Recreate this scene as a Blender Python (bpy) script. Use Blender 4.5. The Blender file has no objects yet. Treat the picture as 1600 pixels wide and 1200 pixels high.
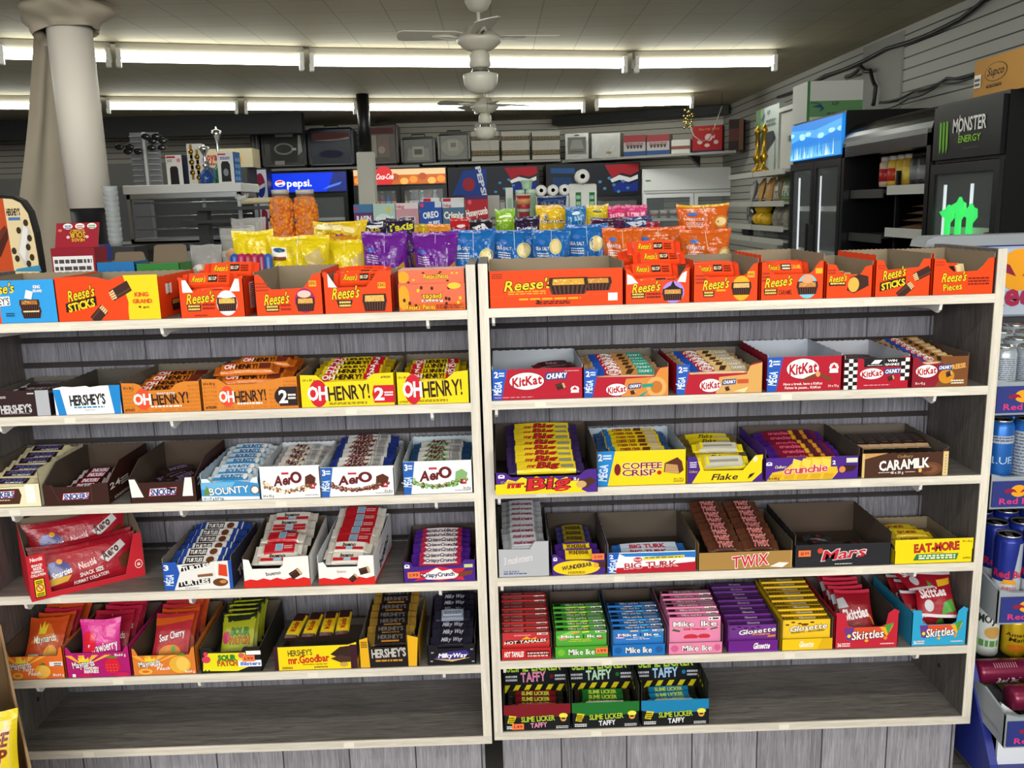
import bpy, bmesh, math, random
from math import sin, cos, pi, radians, sqrt
from mathutils import Vector, Matrix, noise
SC = bpy.context.scene
COL = SC.collection
# ------------------------------------------------------------------ camera
F, PITCH, ROLL, YAW, ZC = 1386.5, .1963, -.0285, .0116, 1.51
def camdir(x, y, z):
    a, b = cos(ROLL)*x - sin(ROLL)*z, sin(ROLL)*x + cos(ROLL)*z
    x, z = a, b
    y, z = cos(PITCH)*y + sin(PITCH)*z, -sin(PITCH)*y + cos(PITCH)*z
    x, y = cos(YAW)*x + sin(YAW)*y, -sin(YAW)*x + cos(YAW)*y
    return Vector((x, y, z))
cd = bpy.data.cameras.new('camera')
cd.sensor_width = 36; cd.lens = F/1600*36; cd.clip_start = .05; cd.clip_end = 100
cam = bpy.data.objects.new('camera', cd); COL.objects.link(cam)
_r, _u, _f = camdir(1, 0, 0), camdir(0, 0, 1), camdir(0, 1, 0)
cam.matrix_world = Matrix.Translation((0, 0, ZC)) @ Matrix((_r, _u, -_f)).transposed().to_4x4()
SC.camera = cam
def ray(u, v): return camdir((u-800)/F, 1, -(v-600)/F)
def atY(u, v, Y): d = ray(u, v); return Vector((0, 0, ZC)) + d*(Y/d.y)
def atZ(u, v, Z): d = ray(u, v); return Vector((0, 0, ZC)) + d*((Z-ZC)/d.z)
def atX(u, v, X): d = ray(u, v); return Vector((0, 0, ZC)) + d*(X/d.x)
_inv = cam.matrix_world.inverted()
def proj(X, Y, Z):
    p = _inv @ Vector((X, Y, Z)); return 800 + F*p.x/-p.z, 600 - F*p.y/-p.z
def solveX(u, Y, Z):
    x = 0.0
    for _ in range(8):
        a, b = proj(x, Y, Z)[0], proj(x+.01, Y, Z)[0]; x += (u-a)/(b-a)*.01
    return x
def solveZ(v, X, Y):
    z = 1.0
    for _ in range(8):
        a, b = proj(X, Y, z)[1], proj(X, Y, z+.01)[1]; z += (v-a)/(b-a)*.01
    return z
# ------------------------------------------------------------------ world, lights, exposure
SC.view_settings.view_transform = 'Standard'
SC.view_settings.look = 'None'
SC.view_settings.exposure = 0.0
SC.view_settings.gamma = 1.0
SC.view_settings.use_curve_mapping = False
SC.cycles.use_denoising = True
SC.cycles.max_bounces = 6
SC.cycles.diffuse_bounces = 3
SC.cycles.glossy_bounces = 3
SC.cycles.transmission_bounces = 4
SC.cycles.transparent_max_bounces = 8
SC.cycles.sample_clamp_indirect = 4
W = bpy.data.worlds.new('daylight'); SC.world = W; W.use_nodes = True
W.node_tree.nodes['Background'].inputs[0].default_value = (.80, .88, 1, 1)
W.node_tree.nodes['Background'].inputs[1].default_value = .40
def area(name, loc, target, sx, sy, power, col=(1, 1, 1)):
    l = bpy.data.lights.new(name, 'AREA'); l.shape = 'RECTANGLE'; l.size = sx; l.size_y = sy
    l.energy = power; l.color = col
    o = bpy.data.objects.new(name, l); COL.objects.link(o); o.location = loc
    o.rotation_euler = (Vector(target)-Vector(loc)).to_track_quat('-Z', 'Y').to_euler()
    return o
# area light added behind the camera to stand in for shop-front window daylight
area('daylight_stand_in', (.2, -2.6, 2.05), (.2, 2.2, .7), 6.0, 1.1, 235, (1, .985, .96))
TUBE = 14            # brightness of the fluorescent tubes
# ------------------------------------------------------------------ materials
def s2l(c): return c/12.92 if c <= .04045 else ((c+.055)/1.055)**2.4
def rgb(h):
    h = h.lstrip('#')
    if len(h) == 3: h = ''.join(c*2 for c in h)
    return tuple(s2l(int(h[i:i+2], 16)/255) for i in (0, 2, 4)) + (1,)
_M = {}
def mat(h, rough=.5, metal=0.0, emit=0.0, bump=0.0, bs=60, alpha=1.0, var=0.0, coat=0.0, trans=0.0, spec=.5):
    k = (h, rough, metal, emit, bump, bs, alpha, var, coat, trans, spec)
    if k in _M: return _M[k]
    m = bpy.data.materials.new('finish_%s' % h); m.use_nodes = True
    n = m.node_tree; b = n.nodes['Principled BSDF']; c = rgb(h)
    b.inputs['Base Color'].default_value = c; b.inputs['Roughness'].default_value = rough
    b.inputs['Metallic'].default_value = metal; b.inputs['Specular IOR Level'].default_value = spec
    if emit: b.inputs['Emission Color'].default_value = c; b.inputs['Emission Strength'].default_value = emit
    if alpha < 1: b.inputs['Alpha'].default_value = alpha
    if coat: b.inputs['Coat Weight'].default_value = coat; b.inputs['Coat Roughness'].default_value = .12
    if trans: b.inputs['Transmission Weight'].default_value = trans; b.inputs['IOR'].default_value = 1.2
    if bump or var:
        tc = n.nodes.new('ShaderNodeTexCoord'); nz = n.nodes.new('ShaderNodeTexNoise')
        nz.inputs['Scale'].default_value = bs; nz.inputs['Detail'].default_value = 3
        n.links.new(tc.outputs['Object'], nz.inputs['Vector'])
        if bump:
            bm_ = n.nodes.new('ShaderNodeBump'); bm_.inputs['Strength'].default_value = bump; bm_.inputs['Distance'].default_value = .02 if bump > .9 else .004
            n.links.new(nz.outputs['Fac'], bm_.inputs['Height']); n.links.new(bm_.outputs['Normal'], b.inputs['Normal'])
        if var:
            mx = n.nodes.new('ShaderNodeMix'); mx.data_type = 'RGBA'
            mx.inputs[6].default_value = tuple(x*(1-var) for x in c[:3])+(1,); mx.inputs[7].default_value = tuple(min(1, x*(1+var)) for x in c[:3])+(1,)
            n.links.new(nz.outputs['Fac'], mx.inputs[0]); n.links.new(mx.outputs[2], b.inputs['Base Color'])
    _M[k] = m; return m
def ink(h): return mat(h, .55, spec=.22)
def foil(h): return mat(h, .28, 0, 0, .5, 60)
def film(h): return mat(h, .14, 0, 0, 1.0, 20, coat=.3)
def card(h): return mat(h, .85, var=.06, bs=25)
def glass(h='dfe8ea', a=.13): return mat(h, .04, alpha=a)
def chain(m, *specs):
    """add nodes by type with input defaults; returns them"""
    out = []
    for t, kw in specs:
        nd = m.node_tree.nodes.new(t)
        for k, v in kw.items():
            if isinstance(k, str) and k[0] == '_': setattr(nd, k[1:], v)
            else: nd.inputs[k].default_value = v
        out.append(nd)
    return out
def wood(name, lo, hi, grain=(40, 40, 2.5), plank=None, rough=.55):
    """weathered board: stretched noise grain, optional plank seams along one axis"""
    m = bpy.data.materials.new(name); m.use_nodes = True; n = m.node_tree; L = n.links.new
    b = n.nodes['Principled BSDF']; b.inputs['Roughness'].default_value = rough
    tc, mp, nz, cr, mp2, nz2, mx = chain(m, ('ShaderNodeTexCoord', {}), ('ShaderNodeMapping', {'Scale': grain}),
        ('ShaderNodeTexNoise', {'Scale': 3.0, 'Detail': 6.0, 'Roughness': .65, 'Distortion': 1.2}), ('ShaderNodeValToRGB', {}),
        ('ShaderNodeMapping', {'Scale': tuple(g*.22 for g in grain)}), ('ShaderNodeTexNoise', {'Scale': 2.0, 'Detail': 3.0, 'Distortion': .6}), ('ShaderNodeMix', {'_data_type': 'RGBA'}))
    L(tc.outputs['Object'], mp.inputs[0]); L(mp.outputs[0], nz.inputs['Vector']); L(nz.outputs['Fac'], cr.inputs[0])
    cr.color_ramp.elements[0].position = .32; cr.color_ramp.elements[1].position = .66
    cr.color_ramp.elements[0].color = rgb(lo); cr.color_ramp.elements[1].color = rgb(hi)
    L(tc.outputs['Object'], mp2.inputs[0]); L(mp2.outputs[0], nz2.inputs['Vector'])
    mx.blend_type = 'MULTIPLY'; mx.inputs[0].default_value = .40
    cr2, = chain(m, ('ShaderNodeValToRGB', {})); cr2.color_ramp.elements[0].position = .38; cr2.color_ramp.elements[1].position = .6
    cr2.color_ramp.elements[0].color = (.5, .5, .5, 1)
    L(nz2.outputs['Fac'], cr2.inputs[0]); L(cr.outputs[0], mx.inputs[6]); L(cr2.outputs[0], mx.inputs[7])
    out = mx.outputs[2]
    if plank:
        ax, wd = plank
        sp, dv, fr, lt, fl, wn, mx2, mx3 = chain(m, ('ShaderNodeSeparateXYZ', {}), ('ShaderNodeMath', {'_operation': 'DIVIDE', 1: wd}), ('ShaderNodeMath', {'_operation': 'FRACT'}),
            ('ShaderNodeMath', {'_operation': 'LESS_THAN', 1: .022}), ('ShaderNodeMath', {'_operation': 'FLOOR'}), ('ShaderNodeTexWhiteNoise', {'_noise_dimensions': '1D'}),
            ('ShaderNodeMix', {'_data_type': 'RGBA'}), ('ShaderNodeMix', {'_data_type': 'RGBA'}))
        L(tc.outputs['Object'], sp.inputs[0]); L(sp.outputs[ax], dv.inputs[0]); L(dv.outputs[0], fr.inputs[0]); L(fr.outputs[0], lt.inputs[0])
        L(dv.outputs[0], fl.inputs[0]); L(fl.outputs[0], wn.inputs['W'])
        mx3.blend_type = 'MULTIPLY'; mx3.inputs[0].default_value = .16
        L(out, mx3.inputs[6]); L(wn.outputs['Value'], mx3.inputs[7])
        mx2.inputs[7].default_value = rgb('3a383a'); L(lt.outputs[0], mx2.inputs[0]); L(mx3.outputs[2], mx2.inputs[6]); out = mx2.outputs[2]
    L(out, b.inputs['Base Color']); return m
def slat(name, base, line, pitch=.0762, frac=.12, axis=2, rough=.6):
    """slat wall: dark grooves at a fixed pitch"""
    m = bpy.data.materials.new(name); m.use_nodes = True; n = m.node_tree; L = n.links.new; b = n.nodes['Principled BSDF']
    b.inputs['Roughness'].default_value = rough
    tc, sp, dv, fr, lt, mx = chain(m, ('ShaderNodeTexCoord', {}), ('ShaderNodeSeparateXYZ', {}), ('ShaderNodeMath', {'_operation': 'DIVIDE', 1: pitch}), ('ShaderNodeMath', {'_operation': 'FRACT'}),
        ('ShaderNodeMath', {'_operation': 'LESS_THAN', 1: frac}), ('ShaderNodeMix', {'_data_type': 'RGBA', 6: rgb(base), 7: rgb(line)}))
    L(tc.outputs['Object'], sp.inputs[0]); L(sp.outputs[axis], dv.inputs[0]); L(dv.outputs[0], fr.inputs[0]); L(fr.outputs[0], lt.inputs[0]); L(lt.outputs[0], mx.inputs[0])
    L(mx.outputs[2], b.inputs['Base Color']); return m
def tiles(name, c1, seam, size, w=.012, bump=.0, rough=.7):
    m = bpy.data.materials.new(name); m.use_nodes = True; n = m.node_tree; L = n.links.new; b = n.nodes['Principled BSDF']; b.inputs['Roughness'].default_value = rough
    c2 = tuple(x*.93 for x in rgb(c1)[:3])+(1,)
    tc, br, vo, bp = chain(m, ('ShaderNodeTexCoord', {}), ('ShaderNodeTexBrick', {'_offset': 0, 'Color1': rgb(c1), 'Color2': c2, 'Mortar': rgb(seam), 'Scale': 1/size, 'Mortar Size': w, 'Brick Width': 1.0, 'Row Height': 1.0}),
        ('ShaderNodeTexVoronoi', {'Scale': 70}), ('ShaderNodeBump', {'Strength': bump, 'Distance': .003}))
    L(tc.outputs['Object'], br.inputs['Vector']); L(br.outputs['Color'], b.inputs['Base Color'])
    if bump: L(tc.outputs['Object'], vo.inputs['Vector']); L(vo.outputs['Distance'], bp.inputs['Height']); L(bp.outputs[0], b.inputs['Normal'])
    return m
# ------------------------------------------------------------------ glyphs of the built-in font
BOLD = {0: 0.0, 1: .018, 2: .036, 3: .06}
CH = [chr(i) for i in range(33, 127)] + list('ÉéèàŤ•')
GL = {}
def _glyphs():
    tmp = []
    for lv, off in BOLD.items():
        for c in CH:
            cu = bpy.data.curves.new('g', 'FONT'); cu.body = c; cu.size = 1; cu.resolution_u = 2; cu.offset = off; cu.fill_mode = 'FRONT'
            o = bpy.data.objects.new('g', cu); COL.objects.link(o); tmp.append((lv, c, o))
    bpy.context.view_layer.update()
    dg = bpy.context.evaluated_depsgraph_get()
    for lv, c, o in tmp:
        e = o.evaluated_get(dg); me = e.to_mesh()
        GL[lv, c] = ([(v.co.x, v.co.y) for v in me.vertices], [tuple(p.vertices) for p in me.polygons])
        e.to_mesh_clear()
    for lv, c, o in tmp:
        cu = o.data; bpy.data.objects.remove(o); bpy.data.curves.remove(cu)
_glyphs()
CAP = max(y for x, y in GL[0, 'H'][0])
def layout(s):
    x, out = 0.0, []
    for c in s:
        if c == ' ': x += .30; continue
        vs = GL[0, c][0] if (0, c) in GL else []
        if not vs: x += .4; continue
        lo, hi = min(v[0] for v in vs), max(v[0] for v in vs)
        out.append((c, x-lo)); x += hi-lo+.085
    return out, max(x-.085, .01)
# ------------------------------------------------------------------ mesh builder
class MB:
    def __init__(s): s.v, s.f, s.m, s.mats, s.sm = [], [], [], [], []
    def mi(s, m):
        if isinstance(m, str): m = ink(m)
        if m not in s.mats: s.mats.append(m)
        return s.mats.index(m)
    def add(s, vs, fs, m, smooth=False):
        o = len(s.v); s.v += [tuple(v) for v in vs]; i = s.mi(m)
        for f in fs: s.f.append(tuple(a+o for a in f)); s.m.append(i); s.sm.append(smooth)
        return s
    def box(s, x0, x1, y0, y1, z0, z1, m, M=None, b=0.0):
        if b:
            vs = []; fs = []
            for (z, i) in ((z0, b), (z0+b, 0), (z1-b, 0), (z1, b)):
                vs += [(x0+i, y0+b if not i else y0+i, z), (x1-i, y0+b if not i else y0+i, z), (x1-i, y1-i, z), (x0+i, y1-i, z)] if i else \
                      [(x0, y0, z), (x1, y0, z), (x1, y1, z), (x0, y1, z)]
            for k in range(3):
                for j in range(4): a, c = k*4+j, k*4+(j+1) % 4; fs.append((a, c, c+4, a+4))
            fs += [(3, 2, 1, 0), (12, 13, 14, 15)]
        else:
            vs = [(x, y, z) for z in (z0, z1) for x, y in ((x0, y0), (x1, y0), (x1, y1), (x0, y1))]
            fs = [(3, 2, 1, 0), (4, 5, 6, 7), (0, 1, 5, 4), (1, 2, 6, 5), (2, 3, 7, 6), (3, 0, 4, 7)]
        if M: vs = [M @ Vector(v) for v in vs]
        return s.add(vs, fs, m)
    def slab(s, pts, O, U, V, t, mf, mb=None, me=None):
        """polygon pts (u,v) extruded t behind its front; front faces -cross... separate inks for front, back, rim"""
        O, U, V = Vector(O), Vector(U), Vector(V); N = U.cross(V).normalized()
        k = len(pts); a = [O+U*p[0]+V*p[1] for p in pts]; b = [p-N*t for p in a]
        s.add(a, [tuple(range(k))], mf); s.add(b, [tuple(range(k-1, -1, -1))], mb or mf)
        s.add(a+b, [(i, k+i, k+(i+1) % k, (i+1) % k) for i in range(k)], me or mb or mf); return s
    def lathe(s, prof, m, n=20, M=None, smooth=True, ax=(0, 0)):
        vs, fs = [], []
        for r, z in prof:
            for i in range(n): t = 2*pi*i/n; vs.append((ax[0]+r*cos(t), ax[1]+r*sin(t), z))
        for k in range(len(prof)-1):
            for i in range(n): j = (i+1) % n; fs.append((k*n+i, k*n+j, k*n+n+j, k*n+n+i))
        if prof[0][0] > 1e-6: fs.append(tuple(range(n-1, -1, -1)))
        if prof[-1][0] > 1e-6: q = (len(prof)-1)*n; fs.append(tuple(range(q, q+n)))
        if M: vs = [M @ Vector(v) for v in vs]
        return s.add(vs, fs, m, smooth)
    def tube(s, pts, r, m, n=8):
        pts = [Vector(p) for p in pts]; vs, fs = [], []
        for i, p in enumerate(pts):
            d = (pts[min(i+1, len(pts)-1)]-pts[max(i-1, 0)]).normalized()
            a = d.cross(Vector((0, 0, 1)) if abs(d.z) < .9 else Vector((1, 0, 0))).normalized(); b = d.cross(a)
            rr = r[i] if isinstance(r, (list, tuple)) else r
            for k in range(n): t = 2*pi*k/n; vs.append(p+(a*cos(t)+b*sin(t))*rr)
        for i in range(len(pts)-1):
            for k in range(n): j = (k+1) % n; fs.append((i*n+k, i*n+j, i*n+n+j, i*n+n+k))
        fs += [tuple(range(n-1, -1, -1)), tuple(range((len(pts)-1)*n, len(pts)*n))]
        return s.add(vs, fs, m, True)
    def ball(s, c, rx, ry, rz, m, n=12):
        prof = [(max(sin(pi*k/8), 1e-7), -cos(pi*k/8)) for k in range(9)]
        return s.lathe(prof, m, n, Matrix.Translation(c) @ Matrix.Diagonal((rx, ry, rz, 1)))
    def mesh(s, name):
        me = bpy.data.meshes.new(name); me.from_pydata(s.v, [], s.f)
        for m in s.mats: me.materials.append(m)
        me.polygons.foreach_set('material_index', s.m); me.polygons.foreach_set('use_smooth', s.sm); me.update()
        return me
    def build(s, name, parent=None, loc=None, rz=0.0, label=None):
        o = bpy.data.objects.new(name, s.mesh(name)); COL.objects.link(o)
        if parent: o.parent = parent
        if loc is not None: o.location = loc
        if rz: o.rotation_euler.z = rz
        if label: o['label'] = label
        return o
def tag(o, label, cat, group=None, kind=None):
    o['label'] = label; o['category'] = cat
    if group: o['group'] = group
    if kind: o['kind'] = kind
    return o
def thing(name, label, cat, loc=(0, 0, 0), rz=0.0, group=None):
    o = bpy.data.objects.new(name, None); COL.objects.link(o); o.location = loc; o.rotation_euler.z = rz; o.empty_display_size = .05
    return tag(o, label, cat, group)
def struct(o): o['kind'] = 'structure'; return o
def dup(root, label=None, loc=None, rot=None):
    r = root.copy(); COL.objects.link(r)
    if label: r['label'] = label
    if loc is not None: r.location = loc
    if rot is not None: r.rotation_euler = rot
    for ch in root.children:
        c = ch.copy(); COL.objects.link(c); c.parent = r
        for g in ch.children: d = g.copy(); COL.objects.link(d); d.parent = c
    return r
ORD = ['frontmost', 'second from the front', 'third from the front', 'fourth from the front', 'fifth from the front', 'sixth from the front', 'seventh from the front',
       'eighth from the front', 'ninth from the front', 'tenth from the front', 'eleventh from the front', 'twelfth from the front', 'thirteenth from the front']
# ------------------------------------------------------------------ printing on panels
class Print:
    """prints inks on a face: (u,v) in fractions of w x h, every ink a little proud of the one below"""
    def __init__(s, mb, O, U, V, w, h, fn=None, step=.00012, inkf=ink, sub=0):
        s.mb, s.O, s.U, s.V, s.w, s.h, s.k, s.fn, s.step, s.inkf, s.sub = mb, Vector(O), Vector(U), Vector(V), w, h, 1, fn, step, inkf, sub
        s.N = s.U.cross(s.V).normalized()
    def P(s, u, v):
        d = s.k*s.step
        return s.fn(u, v, d) if s.fn else s.O+s.U*(u*s.w)+s.V*(v*s.h)+s.N*d
    def clip(s, pts):
        for ax, lim, sg in ((0, 0, 1), (0, 1, -1), (1, 0, 1), (1, 1.2, -1)):
            out = []
            for i, p in enumerate(pts):
                q = pts[i-1]; a, b = (q[ax]-lim)*sg, (p[ax]-lim)*sg
                if (a < 0) != (b < 0): t = a/(a-b); out.append((q[0]+(p[0]-q[0])*t, q[1]+(p[1]-q[1])*t))
                if b >= 0: out.append(p)
            pts = out
        return pts
    def poly(s, pts, c):
        if not s.fn:
            pts = s.clip(pts)
            if len(pts) < 3: return
        if s.sub and len(pts) == 4:
            n = s.sub; a, b, c2, d = [Vector(p) for p in pts]; vs, fs = [], []
            for j in range(n+1):
                for i in range(n+1): q = (a.lerp(b, i/n)).lerp(d.lerp(c2, i/n), j/n); vs.append(s.P(q.x, q.y))
            for j in range(n):
                for i in range(n): k = j*(n+1)+i; fs.append((k, k+1, k+n+2, k+n+1))
            s.mb.add(vs, fs, s.inkf(c), True)
        else: s.mb.add([s.P(*p) for p in pts], [tuple(range(len(pts)))], s.inkf(c))
        s.k += 1
    def ell(s, cx, cy, rx, ry, c, n=28, r=0):
        ca, sa = cos(radians(r)), sin(radians(r)); asp = s.w/s.h
        def q(t, f):
            x, y = rx*cos(t)*f*asp, ry*sin(t)*f
            return cx+(x*ca-y*sa)/asp, cy+x*sa+y*ca
        if s.sub:
            vs = [s.P(cx, cy)]+[s.P(*q(2*pi*i/n, f)) for f in (.5, 1) for i in range(n)]
            fs = [(0, 1+i, 1+(i+1) % n) for i in range(n)]+[(1+i, 1+n+i, 1+n+(i+1) % n, 1+(i+1) % n) for i in range(n)]
            s.mb.add(vs, fs, s.inkf(c), True); s.k += 1
        else: s.poly([q(2*pi*i/n, 1) for i in range(n)], c)
    def text(s, st, x0, x1, y, h, c, b=1, sh=0, o=None, r=0, ow=3, flip=0):
        out, L = layout(st)
        if not out: return
        sx = (x1-x0)/L; sy = h/CAP; ca, sa = cos(radians(r)), sin(radians(r)); asp = s.w/s.h; cx, cy = (x0+x1)/2, y+h/2
        for lv, cc in ((ow, o), (min(b, 1), c)) if o else ((min(b, 2), c),):
            m = s.inkf(cc)
            for ch, ox in out:
                vs, fs = GL[lv, ch]; q = []
                for gx, gy in vs:
                    u = x0+(gx+ox)*sx+sh*gy*sy/asp; v = y+gy*sy
                    du, dv = (u-cx)*asp, v-cy
                    if flip: du, dv = -du, -dv
                    q.append(s.P(cx+(du*ca-dv*sa)/asp, cy+du*sa+dv*ca))
                s.mb.add(q, fs, m)
            s.k += 1
    def run(s, ops):
        for op in ops:
            if isinstance(op, list): s.run(op); continue
            t = op[0]; k0 = s.k; dk = 1
            if t == 'k': s.k += 1; continue
            if isinstance(op[-1], dict) and 'dk' in op[-1]: dk = op[-1]['dk']; op = op[:-1]+({q: w for q, w in op[-1].items() if q != 'dk'},)
            if t in 'rR': _, a, b, c, d, col = op; s.poly([(a, b), (c, b), (c, d), (a, d)], col)
            elif t == 'p': s.poly(op[1], op[2])
            elif t == 'e': s.ell(*op[1:6], **(op[6] if len(op) > 6 else {}))
            elif t == 't': s.text(*op[1:7], **(op[7] if len(op) > 7 else {}))
            if t == 'R': s.k = k0
            elif dk != 1: s.k = k0+(s.k-k0)*dk
        return s
def lines(x0, x1, ytop, n, lh, c, seed=0, fill=.6):
    """rows of small print drawn as thin bars of words"""
    rn = random.Random(seed); out = []
    for i in range(n):
        y = ytop-i*lh; x = x0
        while x < x1:
            wd = rn.uniform(.06, .2)*(x1-x0); e = min(x+wd, x1)
            out.append(('R', x, y-lh*fill, e, y, c)); x = e+.03*(x1-x0)
    return out+[('k',)]
# ------------------------------------------------------------------ the room
CEIL, WX, BY = 2.65, 2.85, 11.9
m_ceil = tiles('ceiling_tile', 'b3a98e', '8a8069', .305, .010, .15)
m_floor = tiles('floor_tile', '8d8a84', '6a6862', .305, .01, 0, .35)
m_slat = slat('grey_slatwall', 'b0b0a8', '2c2c2a')
m_slatback = slat('pale_slatwall', 'c6c1b2', '45433e')
struct(MB().box(-9, 4, -4.2, 14, -.05, 0, m_floor).build('floor'))
struct(MB().box(-9, 4, -4.2, 14, CEIL, CEIL+.05, m_ceil).build('ceiling'))
struct(MB().box(WX, WX+.1, -4.2, 12.3, 0, CEIL, m_slat).build('wall_right'))
struct(MB().box(-9.1, -9, -4.2, 14, 0, CEIL, mat('6f706e', .8)).build('wall_left'))
struct(MB().box(-9, 1.2, 12.3, 12.4, 0, CEIL, m_slatback).build('wall_back'))
# angled stretch of the back wall that comes forward towards the drinks coolers
w = MB(); w.box(0, 2.2, 0, .1, 0, CEIL, m_slatback)
struct(w.build('wall_back_angled', None, (.85, 12.3, 0), -.42))
# plain filler panel on the slat wall and dark duct under the ceiling
struct(MB().box(WX-.012, WX, 6.42, 7.1, 1.2, CEIL-.02, mat('8f8f89', .6)).build('trim_1'))
d = MB(); d.box(0, 2.25, -.12, .12, 0, .10, mat('161617', .6))
struct(d.build('trim_2', None, (.80, 12.0, CEIL-.11), -.42))
struct(MB().box(-9, -2.2, 10.6, 10.75, 2.42, CEIL, mat('1d1d1e', .7)).build('trim_3'))
# ------------------------------------------------------------------ shelving units
ZS = [1.2824+q for q in (0, -.2186, -.4388, -.664, -.8859, -1.0826)]
UNITS = {'L': (-.0531-1.22, -.0531, 2.0304), 'R': (-.0465, 1.1735, 2.044)}
SD, TH = .285, .021
m_edge = wood('pale_edge_band', 'd8cfbd', 'efe8da', (4, 90, 90), None, .5)
m_vedge = wood('pale_upright_edge', 'd8cfbd', 'efe8da', (90, 90, 4), None, .5)
m_gx = wood('grey_shelf_board', '59544f', '8b8580', (3, 45, 40))
m_gz = wood('grey_upright_board', '4c4744', '77716d', (45, 45, 3))
m_back = wood('grey_plank_back', '58575f', '95949b', (75, 75, 3.2), (0, .17))
m_kick = wood('grey_plank_kick', '7a777e', 'b2b0b6', (75, 75, 3.2), (0, .17))
m_groove = mat('2b2523', .8)
GRO = [1.204, 1.138, 1.064, .99, .931, .858, .784, .705, .63, .555, .48, .33]
def shelf_unit(key, label):
    x0, x1, D = UNITS[key]; w = x1-x0; ym = SD
    t = thing('shelving_unit', label, 'shelving unit', (x0, D, 0))
    bk = MB(); zt = 1.358; zs = sorted([zt]+[g for g in GRO]+[.02]); g = .0075
    for a, b in zip(zs, zs[1:]):
        bk.box(TH, w-TH, ym, ym+.012, a+(g if a > .05 else 0), b-(g if b < zt else 0), m_back)
    bk.box(TH, w-TH, ym+.012, ym+.02, .02, zt, m_groove)
    bk.box(TH, w-TH, ym-.001, ym+.021, zt, zt+.004, m_edge)
    bk.build('back_panel', t)
    for xa in (0, w-TH):
        sp = MB(); sp.box(xa, xa+TH, .003, ym+.02, .18, 1.385, m_gz); s_ = sp.build('side_panel', t)
        MB().box(xa-.0003, xa+TH+.0003, 0, .003, ZS[5]-TH, 1.3855, m_vedge).build('edge_band', s_, label='pale cream front edge')
        dot = MB()
        xs = xa+TH+.0004 if xa == 0 else xa-.0004
        dot.tube([(xs-.0006, .13, .27), (xs+.0006, .13, .27)], .006, mat('1d1b1b', .6), 10); dot.build('screw_cap', s_)
    for i, z in enumerate(ZS):
        sh = MB(); sh.box(TH, w-TH, .003, ym, z-TH, z, m_gx); s_ = sh.build('shelf_board', t)
        MB().box(TH if i < 5 else 0, w-TH if i < 5 else w, -.0006, .003, z-TH, z, m_edge).build('edge_band', s_, label='pale cream front edge')
        rn = random.Random(i*7+len(key)+ord(key))
        for q in range(2):
            xx = w*(.16+.5*q+rn.uniform(-.1, .1)); tg = MB()
            tg.box(xx, xx+.026, -.0016, -.0006, z-TH+.003, z-TH+.016, mat('e9e2d2', .6)); tg.build('price_tag', s_)
        if i < 5:
            for xx in ((.035, w-.14) if key == 'R' else (.10, .50, w-.11)):
                if key == 'R' and xx > .5 and i in (2, 3): xx -= .02
                b = MB(); b.slab([(0, 0), (.25, 0), (.25, .03), (.012, .03), (0, .022)], (xx+.002, .26, z-TH-.0305), (0, -1, 0), (0, 0, 1), .006, mat('e6e6e2', .4))
                br = MB(); zt_ = z-TH
                pts = [(.000, 0), (.004, -.014), (.016, -.022), (.05, -.016), (.24, -.03), (.24, 0)]
                br.slab([(p[0], p[1]) for p in pts], (xx, .004, zt_), (0, 1, 0), (0, 0, 1), .007, mat('e9e8e3', .35))
                br.build('shelf_bracket', t)
    kp = MB(); kp.box(.02, w-.02, .03, .045, 0, ZS[5]-TH, m_kick); kp.build('kick_panel', t)
    return t
shelf_unit('L', 'grey wood-grain shelving unit holding orange and yellow candy boxes nearer the white wrapped column')
shelf_unit('R', 'grey wood-grain shelving unit beside the energy drink can rack')
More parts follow.
